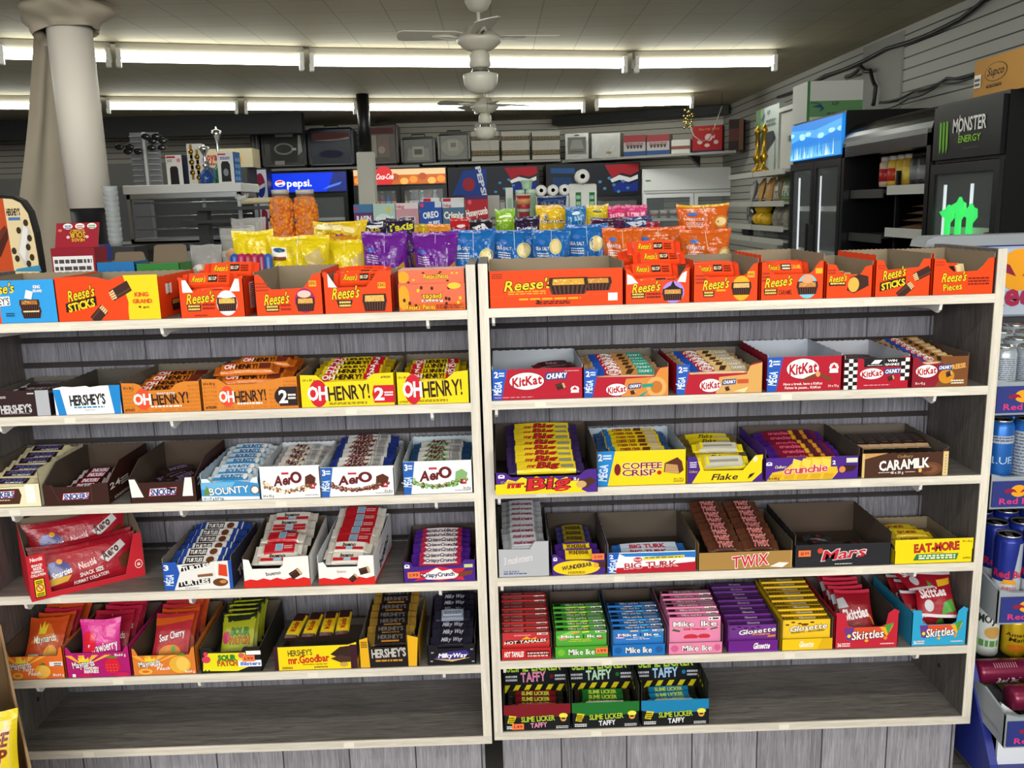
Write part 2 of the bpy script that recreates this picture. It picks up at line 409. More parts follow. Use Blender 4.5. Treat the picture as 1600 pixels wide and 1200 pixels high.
# ------------------------------------------------------------------ candy boxes: builders
CARD = '8e7f68'
def zig(x0, x1, y, n, a, rn):
    return [(x0+(x1-x0)*i/n, y+(a if i % 2 else -a)*rn.uniform(.4, 1)) for i in range(n+1)]
BOXES = {}
class Box: pass
def tray(key, label, short, unit, row, xl, xr, vt, vb, col, ops=(), d=.235, side=None, inner=CARD, cut=None, shape='slope', inset=.006, yaw=0.0, sideops=None, name='candy_box', at=None, fh=None, bh=None, back=True, raw=False):
    D = UNITS[unit][2]+inset; z = ZS[row-1]+.0003
    if at is None:
        X0, X1 = solveX(xl, D, z), solveX(xr, D, z); X0 = max(X0, UNITS[unit][0]+TH+.003); X1 = min(X1, UNITS[unit][1]-TH-.003); cx = (X0+X1)/2; w = X1-X0
        fh = fh or solveZ(vt, cx, D)-z; bh = bh or solveZ(vb, cx, D+d)-z
    else: cx, D, w = at
    b = Box(); b.w, b.d, b.fh, b.bh, b.short, b.key = w, d, fh, bh, short, key
    t = b.root = thing(name, label, 'candy box', (cx, D, z), yaw)
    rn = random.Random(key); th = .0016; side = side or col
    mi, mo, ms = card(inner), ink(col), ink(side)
    body = MB(); h2 = w/2
    body.box(-h2+th, h2-th, th, d-th, 0, .0015, mi)
    for s in (-1, 1):
        if shape == 'slope': top = [(d, bh)]+[(d*(1-i/9), bh+(fh-bh)*(i/9)+rn.uniform(-.0008, .0008)) for i in range(1, 9)]+[(0, fh)]
        elif shape == 'full': top = [(d, bh)]+[(d*(1-i/14), bh+(.0010 if i % 2 else -.0010)) for i in range(1, 14)]+[(0, bh)]
        elif shape == 'step': top = [(d, bh), (d*.45, bh), (d*.22, fh*1.02), (0, fh)]
        else: top = [(d, bh), (shape*d, bh), (0, fh)]
        pts = [(0, 0), (d, 0)]+top
        if s > 0: body.slab(pts, (h2, 0, 0), (0, 1, 0), (0, 0, 1), th, ms, mi, mi)
        else: body.slab([(d-p[0], p[1]) for p in pts][::-1], (-h2, d, 0), (0, -1, 0), (0, 0, 1), th, ms, mi, mi)
    if back:
        pts = [(th, 0), (w-th, 0)]+zig(th, w-th, bh, 22, .0012, rn)[::-1]
        body.slab(pts, (-h2, d-th, 0), (1, 0, 0), (0, 0, 1), th, mi, ms, mi)
    if sideops: Print(body, (h2, 0, 0), (0, 1, 0), (0, 0, 1), d, min(fh, bh)).run(sideops)
    body.build('tray_body', t)
    fp = MB(); c = cut or [(0, 1), (1, 1)]
    pts = [(0, 0), (w, 0)]+[(p[0]*w, p[1]*fh) for p in c[::-1]]
    fp.slab(pts, (-h2, 0, 0), (1, 0, 0), (0, 0, 1), th, mo, mi, mi)
    Print(fp, (-h2, 0, 0), (1, 0, 0), (0, 0, 1), w, fh).run(ops)
    fp.build('front_panel', t)
    b.M = Matrix.Translation((cx, D, z)) @ Matrix.Rotation(yaw, 4, 'Z')
    BOXES[key] = b
    return b
def sticker(b, x, y, text='1.99', c='ff7a3c', w=.03, h=.016):
    m = MB(); X, Z = -b.w/2+x*b.w, y*b.fh
    m.box(X, X+w, -.0032, -.0028, Z, Z+h, mat(c, .6))
    Print(m, (X, -.0032, Z), (1, 0, 0), (0, 0, 1), w, h).run([('t', text, .18, .86, .28, .45, '7a2a10')]); m.build('price_sticker', b.root, label='orange price sticker')
def bar_mesh(name, L, w, h, col, ops=(), end=None, seed=1, fin=0):
    rn = random.Random(seed); m = MB(); e = end or col; ml, me_ = foil(col), foil(e)
    sec = [(-.5, .3), (-.5, .62), (-.40, 1), (.40, 1), (.5, .62), (.5, .3), (.38, 0), (-.38, 0)]
    st = [(-L/2, .06, .96), (-L/2+.010, .10, .98), (-L/2+.017, .8, 1)]+[(-L/2+.017+(L-.034)*k/5, 1, 1) for k in (1, 2, 3, 4)]+[(L/2-.017, .8, 1), (L/2-.010, .10, .98), (L/2, .06, .96)]
    vs = []
    for i, (x, fz, fw) in enumerate(st):
        jz = rn.uniform(-.0005, .0005) if 2 < i < 7 else 0
        for y, z in sec: vs.append((x, y*w*fw, h*.35+(z-.35)*h*fz+jz+(rn.uniform(-.001, .001) if fz < .2 else 0)))
    n = len(sec)
    for i in range(len(st)-1):
        m.add(vs[i*n:(i+2)*n], [(k, (k+1) % n, n+(k+1) % n, n+k)[::-1] for k in range(n)], me_ if i in (0, 1, len(st)-2, len(st)-3) else ml)
    m.add(vs[:n], [tuple(range(n))], me_); m.add(vs[-n:], [tuple(range(n-1, -1, -1))], me_)
    a = L/2-.019
    Print(m, (-a, -.39*w, h+.0006), (1, 0, 0), (0, 1, 0), 2*a, .78*w, step=.0002).run(ops)
    # the long lower edge facing the shopper carries the wrapper's colour band too
    return m.mesh(name)
def put(b, me, name, desc, cat, loc, rot, ordi, group=None, sx=1):
    o = bpy.data.objects.new(name, me); COL.objects.link(o)
    o.matrix_world = b.M @ Matrix.Translation(loc) @ rot @ Matrix.Diagonal((sx, 1, 1, 1))
    s_ = '%s, %s in the %s' % (desc, ordi, b.short)
    if len(s_.split()) > 16: s_ = s_.replace(' from the front', '')
    if len(s_.split()) > 16: print('LONG', s_)
    return tag(o, s_, cat, group or 'bars in the '+b.short)
def Rx(a): return Matrix.Rotation(radians(a), 4, 'X')
def Ry(a): return Matrix.Rotation(radians(a), 4, 'Y')
def Rz(a): return Matrix.Rotation(radians(a), 4, 'Z')
def bars(b, me, desc, n, y0, dy, z0, dz, tilt=28, xs=(0,), jit=2, seed=0, flip=(), name='candy_bar', cat='candy bar', rz=0, colname=('nearer the post', 'farther from the post')):
    rn = random.Random(seed+7); xsv = [v.co.x for v in me.vertices]; L = max(xsv)-min(xsv)
    sx = min(1.25, (b.w-.010)/len(xs)/L) if abs(rz) < 5 else 1
    if jit: sx *= max(.9, 1-jit*.012)
    y0 = max(y0, .030)
    for c, x in enumerate(xs):
        for i in range(n):
            r = Rz(rz+rn.uniform(-jit, jit)) @ Rx(tilt+rn.uniform(-2.5, 2.5))
            if i in flip: r = r @ Rz(180)
            o_ = ORD[i]+(', '+colname[c]+',' if len(xs) > 1 else '')
            put(b, me, name, desc, cat, (x+rn.uniform(-.002, .002), y0+i*dy+rn.uniform(-.003, .003), z0+i*dz+rn.uniform(-.0015, .0015)), r, o_, sx=sx)
def heap(b, me, desc, spots, name='candy_bar', cat='candy bar'):
    """single bars at given (x, y, z, rz, tilt, words)"""
    for x, y, z, rz, tl, wds in spots: put(b, me, name, desc, cat, (x, y, z), Rz(rz) @ Rx(tl), wds)
def bag_fn(w, h, t, seed, lean=0.0, crease=1.0):
    def f(u, v, d):
        x = (u-.5)*w; y = v*h; s = max(0, 1-abs(2*u-1)**2.6); q = max(0, sin(pi*min(max((v-.05)/.9, 0), 1)))
        th = t*.5*(s**.6)*(q**.55)
        nz = noise.noise(Vector((u*3.2+seed, v*3.2, seed*.37)))+.5*(1-2.5*abs(noise.noise(Vector((u*4.5+seed, v*4+u*2, 3.1)))))
        th += nz*t*.09*crease*(s**.5)*min(1, q*2.5)
        pinch = 1-.10*(q**.8)
        y += (.02*h*noise.noise(Vector((u*2.5, seed, v)))+.03*w*(abs(2*u-1)**2-.5))*(1 if v > .5 else .4)
        return Vector((x*pinch, -th-d, y))
    return f
def bag_mesh(name, w, h, t, col, ops=(), seed=1, back=None, nx=14, ny=16, crimp=None, vmap=0.0, crease=1.0):
    f = bag_fn(w, h, t, seed, crease=crease); m = MB(); ml = film(col) if vmap else foil(col); mc = film(crimp or col) if vmap else foil(crimp or col); mb_ = ml
    g = [f(i/nx, j/ny, 0) for j in range(ny+1) for i in range(nx+1)]
    for j in range(ny):
        m.add([g[(j+a)*(nx+1)+i] for a in (0, 1) for i in range(nx+1)], [(i, i+1, nx+2+i, nx+1+i) for i in range(nx)], mc if j in (0, ny-1) else ml, True)
    gb = [Vector((p.x, -p.y*.8+.0006, p.z)) for p in g]
    m.add(gb, [(j*(nx+1)+i, (j+1)*(nx+1)+i, (j+1)*(nx+1)+i+1, j*(nx+1)+i+1) for j in range(ny) for i in range(nx)], mb_, True)
    Print(m, (0, 0, 0), (1, 0, 0), (0, 0, 1), w, h*(1-vmap), fn=lambda u, v, d: f(u, vmap+(1-vmap)*v, d), step=.0006 if vmap else .0003, sub=5, inkf=lambda c: mat(c, .24, 0, 0, .5, 30)).run(ops)
    return m.mesh(name)
def carton_mesh(name, w, h, t, col, ops=(), topops=(), top=None, y0=0.0):
    m = MB(); m.box(-w/2, w/2, 0, t, 0, h, mat(col, .38, coat=.3))
    Print(m, (-w/2, 0, y0), (1, 0, 0), (0, 0, 1), w, h-y0).run(ops)
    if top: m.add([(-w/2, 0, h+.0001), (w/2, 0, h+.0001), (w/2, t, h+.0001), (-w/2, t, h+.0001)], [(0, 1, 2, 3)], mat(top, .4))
    Print(m, (-w/2, 0, h+.0002), (1, 0, 0), (0, 1, 0), w, t).run(topops)
    return m.mesh(name)
# ------------------------------------------------------------------ candy boxes: printed marks
OR, YE, BK, WH, BR = 'f04406', 'ffd21a', '190d08', 'f5f1ea', '3a1a10'
def reese(x0, x1, y, h, r=5, s="Reese's"): return ('t', s, x0, x1, y, h, YE, dict(b=2, sh=.28, o=BK, r=r))
def cup(cx, y, w, h, fill='d39a45', tone=BR):
    o = [('p', [(cx-w*.40, y), (cx+w*.40, y), (cx+w*.5, y+h*.62), (cx-w*.5, y+h*.62)], '1f0e0a')]
    for i in range(9):
        t = -.42+.84*i/8; o.append(('p', [(cx+w*(t*.95-.022), y+.01), (cx+w*(t*.95+.022), y+.01), (cx+w*(t*1.12+.026), y+h*.6), (cx+w*(t*1.12-.026), y+h*.6)], '5a3122', dict(dk=.1)))
    o += [('p', [(cx-w*.5, y+h*.52), (cx+w*.5, y+h*.52), (cx+w*.47, y+h), (cx-w*.47, y+h)], tone), ('p', [(cx-w*.40, y+h*.56), (cx+w*.40, y+h*.56), (cx+w*.38, y+h*.92), (cx-w*.38, y+h*.92)], fill)]
    rn = random.Random(int(cx*100))
    for _ in range(14): o.append(('e', cx+w*rn.uniform(-.34, .34), y+h*rn.uniform(.6, .88), w*.03, h*.03, rn.choice(['b8792a', 'e6bd70', 'f0d090']), dict(n=8, dk=.1)))
    return o
def blackline(x0, x1, y, h, seed=0): return [('p', [(x0, y+h), (x1, y+h), (x1-.01, y), (x0+.01, y)], '2a150c')]+lines(x0+.02, x1-.02, y+h*.9, 2, h*.46, 'f3cf6a', seed)
def stickbar(cx, cy, L, h, ang, asp=2.6):
    ca, sa = cos(radians(ang)), sin(radians(ang))
    def q(a, b): return (cx+(a*ca-b*sa)/asp, cy+(a*sa+b*ca))
    o = [('p', [q(-L, -h), q(L, -h), q(L, h), q(-L, h)], '3b2018'), ('p', [q(L*.62, -h*.85), q(L*1.12, -h*.7), q(L*1.12, h*.7), q(L*.62, h*.85)], 'e9cf9a')]
    for k in (-.45, 0, .45): o.append(('p', [q(L*.64, h*(k-.1)), q(L*1.1, h*(k-.1)), q(L*1.1, h*(k+.1)), q(L*.64, h*(k+.1))], 'a9713f'))
    o.append(('p', [q(-L*.95, h*.35), q(L*.6, h*.35), q(L*.6, h*.7), q(-L*.95, h*.7)], '5b3527'))
    return o
def oval(s, cx, cy, rx, ry, rc='f6f1ee', tc='b3122b'): return [('e', cx, cy, rx*1.03, ry*1.05, '7d0d22'), ('e', cx, cy, rx, ry, rc), ('t', s, cx-rx*.86, cx+rx*.84, cy-ry*.48, ry*1.0, tc, dict(b=2, sh=.12, r=6))]
def mega(n='2', x=.0, c='1f5fc0', w=.2): return [('p', [(x, 0), (x+w*.62, 0), (x+w*1.05, 1), (x, 1)], c), ('t', n, x+.025, x+.065, .74, .18, WH, dict(b=2)), *lines(x+.075, x+w*.85, .90, 2, .08, 'e5ecf8', 3), ('t', 'MÉGA', x-.015, x+w*.85, .28, .22, 'd6e4fa', dict(b=2, r=84))]
def leaf(cx, cy, r, c='f3f3f0', bg='c01a2e'): return [('e', cx, cy, r, r*2.2, c, dict(n=8)), ('p', [(cx-r*.6, cy-r*.4), (cx, cy+r*1.6), (cx+r*.6, cy-r*.4)], bg), ('r', cx-r*.9, cy-r*2.4, cx+r*.9, cy-r*1.2, c)]
def ohh(x0, x1, y, h, rc='d4202e', tc='2a1712', big=True):
    w = x1-x0
    return [('e', x0+w*.17, y+h*.5, w*.15, h*1.05, rc), ('t', 'OH', x0, x0+w*.31, y, h, 'fbf6ef', dict(b=2, o=None)), ('t', 'HENRY!', x0+w*.33, x1, y-.01, h*1.06, tc, dict(b=1, r=3))]
def bubbles(cx, cy, rx, ry, cols, n=60, seed=1, a0=180, a1=380, s=.016):
    rn = random.Random(seed); o = []
    for i in range(n):
        a = radians(a0+(a1-a0)*i/n); k = rn.uniform(.86, 1.12); r = s*rn.uniform(.5, 1.2)
        x, y, c = cx+rx*k*cos(a), cy+ry*k*sin(a), rn.choice(cols)
        o += [('e', x, y, r, r*2.5, c, dict(n=10, dk=.05)), ('e', x-r*.3, y+r*.8, r*.3, r*.7, 'f0ddcc', dict(n=6, dk=.05))]
    return o
def checker(x0, x1, y0, y1, nx, ny, c='141314'):
    return [('R', x0+(x1-x0)*i/nx, y0+(y1-y0)*j/ny, x0+(x1-x0)*(i+1)/nx, y0+(y1-y0)*(j+1)/ny, c) for i in range(nx) for j in range(ny) if (i+j) % 2]+[('k',)]
def burst(cx, cy, rx, ry, c, n=14, k=.72, seed=1):
    rn = random.Random(seed)
    return ('p', [(cx+rx*(1 if i % 2 else k*rn.uniform(.9, 1.1))*cos(pi*i/n), cy+ry*(1 if i % 2 else k*rn.uniform(.9, 1.1))*sin(pi*i/n)) for i in range(2*n)], c)
CUT = [(0, 1), (.07, .98), (.11, .88), (.17, .72), (.24, .66), (.76, .66), (.82, .72), (.88, .88), (.93, .98), (1, 1)]
CUTS = [(0, 1), (.10, 1), (.22, .70), (.80, .70), (.92, 1), (1, 1)]
CUTL = [(0, 1), (.05, 1), (.12, .8), (.18, .62), (.62, .62), (.72, .80), (.80, 1), (1, 1)]
# ------------------------------------------------------------------ top shelf: orange peanut butter cup boxes
CH2 = '5a2a14'
b = tray('L1a', 'blue and orange cookie cup box at the outer end of the top shelf', 'blue and orange cookie cup box', 'L', 1, -40, 91, 438, 425, OR,
    [('p', [(.33, 0), (1, 0), (1, 1), (.37, 1), (.34, .8), (.36, .55), (.33, .3)], '2f9be0'), reese(.12, .51, .68, .22), ('p', [(.1, .36), (.46, .42), (.46, .63), (.1, .6)], WH), ('t', "HERSHEY'S", .12, .45, .42, .16, '2b2a33', dict(b=1, r=3)),
     ('r', .57, .40, .80, .48, WH), *cup(.70, .10, .24, .26, 'e9d5b0'), *cup(.69, .28, .24, .26, 'a86a2c'), ('p', [(.64, .58), (.72, .54), (.75, .72), (.67, .77)], 'e9f1f6'), ('t', 'KING', .76, .84, .80, .07, WH, dict(b=2)), ('t', 'GRAND', .75, .86, .71, .06, WH, dict(b=2)), *lines(.40, .50, .24, 2, .05, '1a4a70')], side=OR)
b = tray('L1b', 'long orange and yellow wafer stick box, king size, empty, on the top shelf', 'king size wafer stick box', 'L', 1, 92, 252, 431, 423, OR,
    [('p', [(.69, 0), (1, 0), (1, 1), (.67, 1), (.69, .8), (.68, .6), (.70, .4), (.69, .2)], 'f8cf16'), *stickbar(.40, .13, .20, .12, 42), *stickbar(.635, .66, .26, .125, 205), ('p', [(.09, .2), (.39, .35), (.39, .56), (.09, .40)], BK), reese(.11, .37, .50, .23, 12), ('t', 'STiCKS', .11, .37, .27, .17, YE, dict(b=2, r=12, sh=.1)),
     ('t', 'KING', .77, .90, .52, .09, 'd8501c', dict(b=2)), ('t', 'GRAND', .745, .93, .37, .09, 'd8501c', dict(b=2)), ('t', '4 pc', .79, .90, .26, .05, '4a2a10')], d=.25, cut=[(0, .99), (.30, 1), (.42, .97), (.52, .90), (.60, .95), (.68, 1), (1, 1)], shape='full',
    sideops=[('r', .18, .55, .34, .80, WH), ('t', 'BOS', .20, .32, .62, .1, BK, dict(r=90)), *cup(.42, .1, .25, .3)])
BIG = bar_mesh('cup_bar', .125, .036, .016, 'f0481a', [('t', "Reese's", .06, .40, .22, .52, YE, dict(b=2, sh=.28, o=BK)), ('r', .48, .18, .72, .80, '2a140c'), ('t', 'BIG CUP', .50, .70, .34, .30, 'f5e9c9'), *lines(.76, .96, .72, 3, .22, '74210d')], 'e03c14')
b = tray('L1c', 'orange marshmallow cup box heaped with wrapped cups, barcode on its side', 'orange marshmallow cup box', 'L', 1, 283, 384, 432, 425, OR,
    [('p', [(.06, .92), (.12, .93), (.22, .62), (.06, .62)], WH), ('p', [(.94, .92), (.88, .93), (.78, .62), (.94, .62)], WH), reese(.10, .52, .36, .24), *blackline(.11, .33, .16, .16), *lines(.35, .54, .34, 2, .09, '8c1f0c', 2),
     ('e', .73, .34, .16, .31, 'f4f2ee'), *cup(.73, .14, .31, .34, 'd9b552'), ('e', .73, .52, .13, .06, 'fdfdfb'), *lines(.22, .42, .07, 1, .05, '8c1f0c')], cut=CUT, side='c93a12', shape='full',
    sideops=[('r', .2, .15, .8, .85, WH)]+[('r', .22, .18+i*.055, .78, .20+i*.055, '222') for i in range(12)])
bars(b, BIG, 'orange wrapped cup', 4, .03, .045, 0.046, .0015, 62, jit=4)
heap(b, BIG, 'orange wrapped cup', [(-.01, .035, .078, 3, 58, 'second layer, frontmost'), (.006, .085, .083, -8, 50, 'second layer, behind another'), (.035, .06, .100, 4, 58, 'lying across the very top')])
b = tray('L1d', 'orange white creme cup box with a purple disc, nearly empty', 'orange box with purple disc', 'L', 1, 401, 506, 428, 414, OR,
    [*lines(.02, .2, .80, 3, .08, 'a53312', 4), reese(.12, .48, .27, .26), *blackline(.14, .35, .09, .16), *lines(.37, .52, .27, 2, .1, 'a5250c', 6), ('e', .735, .34, .15, .30, 'a81d62'), *cup(.74, .08, .28, .34, 'd9a24e'), ('e', .73, .50, .1, .09, 'e6c3b4'), ('r', .81, .68, .92, .82, 'e8b024'), ('t', 'KING', .82, .91, .72, .08, 'a02a10')], cut=[(0, 1), (.07, 1), (.12, .92), (.19, .70), (.26, .63), (.72, .65), (.80, .80), (.86, .96), (.92, 1), (1, 1)], shape='full')
heap(b, BIG, 'orange wrapped cup', [(0, .06, .030, 0, 58, 'lone and frontmost'), (0, .12, .030, 2, 58, 'lone and behind')])
b = tray('L1e', 'orange big cup box with stacked wrapped cups beside the flat candy cartons', 'orange big cup box', 'L', 1, 508, 614, 424, 420, OR,
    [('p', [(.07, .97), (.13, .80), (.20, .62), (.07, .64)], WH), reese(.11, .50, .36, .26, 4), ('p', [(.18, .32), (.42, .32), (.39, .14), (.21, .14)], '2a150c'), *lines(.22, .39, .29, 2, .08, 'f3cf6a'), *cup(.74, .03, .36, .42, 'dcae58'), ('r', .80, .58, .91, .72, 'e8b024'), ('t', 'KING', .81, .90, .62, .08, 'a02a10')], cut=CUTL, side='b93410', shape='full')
bars(b, BIG, 'orange wrapped cup', 4, .026, .045, 0.042, .001, 62, jit=2)
heap(b, BIG, 'orange wrapped cup', [(.005, .03, .072, 1, 58, 'second layer, frontmost'), (.0, .085, .075, 1, 50, 'second layer, behind another'), (.0, .13, .078, 3, 50, 'second layer, rearmost')])
# flat cartons in a clear sleeve
def pieces(w, h, t, up):
    rn = random.Random(5 if up else 9); o = [('e', .07, .5, .09, .45, 'f4a021')]
    for _ in range(10 if up else 16): o.append(('e', rn.uniform(.03, .97), rn.uniform(.1, .9), .022, .07, rn.choice(['3b1d12', 'f2c21e', 'e8781a', '3b1d12']), dict(n=12)))
    return o
m1 = carton_mesh('candy_carton', .15, .030, .10, 'ee5a1c', [*pieces(1, 1, 1, 1), ('t', "Reese's", .38, .58, .35, .32, YE, dict(b=2, o=BK, sh=.2)), ('t', 'Pieces', .60, .76, .35, .32, YE, dict(b=2, o=BK))], top='e9916a')
m2 = carton_mesh('candy_carton', .152, .062, .10, 'ee5a1c', [('r', 0, 0, 1, .28, 'f0641e'), *pieces(1, 1, 1, 0), ('r', .34, .56, .64, .60, '8a2a10'), ('t', 'pieces', .36, .64, .40, .18, YE, dict(b=2, o=BK, flip=1)), ('t', "Reese's", .34, .66, .30, .10, WH, dict(b=2, flip=1, o=BK)), ('t', "Reese's", .10, .31, .06, .16, YE, dict(b=2, o=BK, sh=.2)), ('t', 'Pieces', .36, .54, .06, .16, YE, dict(b=2, o=BK)), *lines(.56, .97, .22, 3, .06, '8a2a10', 3), ('e', .84, .9, .10, .12, 'f8c23a')], top='e9916a')
x = (solveX(623, 2.04, ZS[0])+solveX(729, 2.04, ZS[0]))/2
for me, z, wd in ((m2, 0, 'lower orange candy carton with upside down print at the post'), (m1, .0625, 'upper thin orange candy carton with yellow and brown candies at the post')):
    o = bpy.data.objects.new('candy_carton', me); COL.objects.link(o); o.location = (x, 2.04+(.002 if z else 0), ZS[0]+.0004+z); tag(o, wd, 'candy carton')
# the long box just past the gap
b = tray('R1a', 'long orange peanut butter cup box beside the gap between the two units, empty', 'long orange peanut butter cup box', 'R', 1, 762, 974, 421, 402, OR,
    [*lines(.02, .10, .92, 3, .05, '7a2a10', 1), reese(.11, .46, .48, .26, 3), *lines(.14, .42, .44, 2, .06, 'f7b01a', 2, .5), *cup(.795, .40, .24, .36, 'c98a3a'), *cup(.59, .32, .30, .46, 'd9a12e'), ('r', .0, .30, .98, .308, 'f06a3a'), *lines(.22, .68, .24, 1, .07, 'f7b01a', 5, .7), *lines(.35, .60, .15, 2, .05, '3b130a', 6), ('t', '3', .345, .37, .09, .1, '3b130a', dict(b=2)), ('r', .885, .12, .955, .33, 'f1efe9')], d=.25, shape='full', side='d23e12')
b = tray('R1b', 'orange lava cup box with a lilac disc, heaped highest with wrapped cups', 'orange box with lilac disc', 'R', 1, 977, 1078, 419, 411, OR,
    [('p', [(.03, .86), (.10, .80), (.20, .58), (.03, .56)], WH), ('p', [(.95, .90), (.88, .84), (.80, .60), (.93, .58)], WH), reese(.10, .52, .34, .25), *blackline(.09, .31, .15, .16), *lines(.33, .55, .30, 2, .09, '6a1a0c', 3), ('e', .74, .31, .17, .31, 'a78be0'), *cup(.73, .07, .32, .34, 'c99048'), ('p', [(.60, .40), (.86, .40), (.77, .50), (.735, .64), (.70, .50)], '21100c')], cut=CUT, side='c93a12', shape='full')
bars(b, BIG, 'orange wrapped cup', 4, .03, .045, 0.040, .001, 62, jit=3, seed=3)
heap(b, BIG, 'orange wrapped cup', [(-.01, .035, .070, 3, 58, 'second layer, frontmost'), (.0, .085, .073, -6, 58, 'second layer, behind another'), (.01, .05, .098, 5, 58, 'third layer, frontmost'), (-.02, .10, .098, 12, 58, 'third layer, behind another'), (.0, .06, .121, -3, 58, 'topmost of the heap')])
CAR = bar_mesh('caramel_bar', .12, .034, .014, 'f0481a', [('t', "Reese's", .04, .36, .22, .5, YE, dict(b=2, sh=.28, o=BK)), ('r', .42, .18, .70, .80, '2a140c'), ('t', 'CARAMEL', .72, .98, .3, .36, 'f2c040', dict(b=1)), *lines(.45, .68, .7, 2, .28, 'f5e9c9')], 'e03c14')
b = tray('R1c', 'orange honey cup box with a yellow disc and king size stamp', 'orange box with yellow disc', 'R', 1, 1083, 1184, 412, 397, OR,
    [*lines(.03, .2, .72, 3, .09, '9a2c10', 3), reese(.14, .53, .34, .25), *blackline(.15, .33, .12, .16), *lines(.36, .50, .32, 1, .08, 'f7c21a', 3), ('e', .74, .34, .145, .33, 'f0ac22'), *cup(.74, .16, .31, .34, 'd9b26a'), ('r', .83, .62, .94, .78, 'e8b024'), ('t', 'KING', .84, .93, .66, .08, 'a02a10')], cut=CUT, shape='full')
bars(b, BIG, 'orange wrapped cup', 4, .03, .045, 0.036, .0005, 62, jit=3, seed=5)
heap(b, BIG, 'orange wrapped cup', [(-.02, .05, .066, 2, 58, 'second layer, frontmost'), (-.01, .11, .066, -3, 58, 'second layer, behind another')])
b = tray('R1d', 'orange caramel cup box with a pale blue disc', 'orange box with pale blue disc', 'R', 1, 1188, 1286, 408, 390, OR,
    [*lines(.02, .14, .72, 3, .09, '9a2c10', 7), reese(.06, .48, .35, .24), *blackline(.05, .27, .13, .16), ('t', 'CARAMEL', .29, .50, .13, .12, '6a1a0c', dict(b=1)), ('e', .74, .33, .16, .32, '7cc7d6'), *cup(.74, .12, .34, .34, 'c8803e'), ('e', .74, .50, .1, .09, 'e0a27a'), ('e', .74, .58, .05, .07, 'e0a27a'), ('r', .86, .66, .97, .80, 'e8b024')], cut=CUT, shape='full')
bars(b, CAR, 'orange wrapped caramel cup', 4, .03, .045, 0.038, .0005, 62, jit=3, seed=6)
heap(b, CAR, 'orange wrapped caramel cup', [(-.005, .06, .064, -4, 58, 'top layer, frontmost'), (.01, .115, .064, 5, 58, 'top layer, behind another')])
b = tray('R1e', 'narrow orange nougat bar box between the caramel cup box and the wafer stick box', 'narrow orange nougat bar box', 'R', 1, 1290, 1362, 412, 400, OR,
    [*lines(.03, .2, .84, 2, .08, '9a2c10', 2), reese(.05, .42, .47, .2, 8), ('r', .06, .36, .42, .47, BK), *lines(.09, .40, .45, 1, .08, 'f7d36a', 2), ('p', [(.45, .22), (.60, .12), (.92, .34), (.90, .62), (.72, .68), (.52, .6)], '3a2018'), ('e', .59, .38, .12, .22, 'e3b24a')], cut=[(0, 1), (.2, .98), (.3, .72), (.72, .66), (.84, .9), (1, .95)], shape='full')
NUT = bar_mesh('nougat_bar', .088, .03, .014, 'f0481a', [('t', "Reese's", .1, .6, .2, .5, YE, dict(b=2, sh=.28, o=BK)), ('r', .68, .2, .95, .8, '2a140c')], 'f0d9a0')
bars(b, NUT, 'cream ended orange nougat bar', 4, .035, .04, 0.032, .0005, 62, jit=4, seed=9)
b = tray('R1f', 'orange wafer stick box, empty, second from the end of the top shelf', 'small wafer stick box', 'R', 1, 1366, 1452, 405, 390, OR,
    [*lines(.04, .18, .86, 2, .07, 'b5330f', 2), *stickbar(.55, .15, .24, .12, 40, 1.6), *stickbar(.85, .60, .24, .12, 205, 1.6), ('p', [(.09, .14), (.55, .30), (.55, .54), (.09, .38)], BK), reese(.12, .52, .50, .24, 12), ('t', 'STiCKS', .11, .53, .24, .17, YE, dict(b=2, r=12, sh=.1))], cut=[(0, 1), (.14, .98), (.22, .72), (.78, .78), (.86, 1), (1, 1)], shape='full')
b = tray('R1g', 'orange crunchy candy pieces box in the end place against the side panel', 'end orange candy pieces box', 'R', 1, 1456, 1553, 403, 388, OR,
    [*lines(.03, .18, .92, 2, .07, 'b5330f', 3), reese(.14, .53, .36, .24, 3), ('t', 'Pieces', .18, .48, .12, .18, YE, dict(b=2, o=BK, r=5)), *lines(.58, .93, .46, 3, .08, '7a1d0c', 5)], cut=[(0, 1), (.18, .98), (.26, .74), (.34, .62), (.72, .64), (.80, .76), (.90, .98), (1, 1)], shape='full')
heap(b, NUT, 'orange wrapped candy', [(-.02, .06, .048, 4, 58, 'lone and frontmost'), (.01, .11, .048, -8, 58, 'lone and behind')])
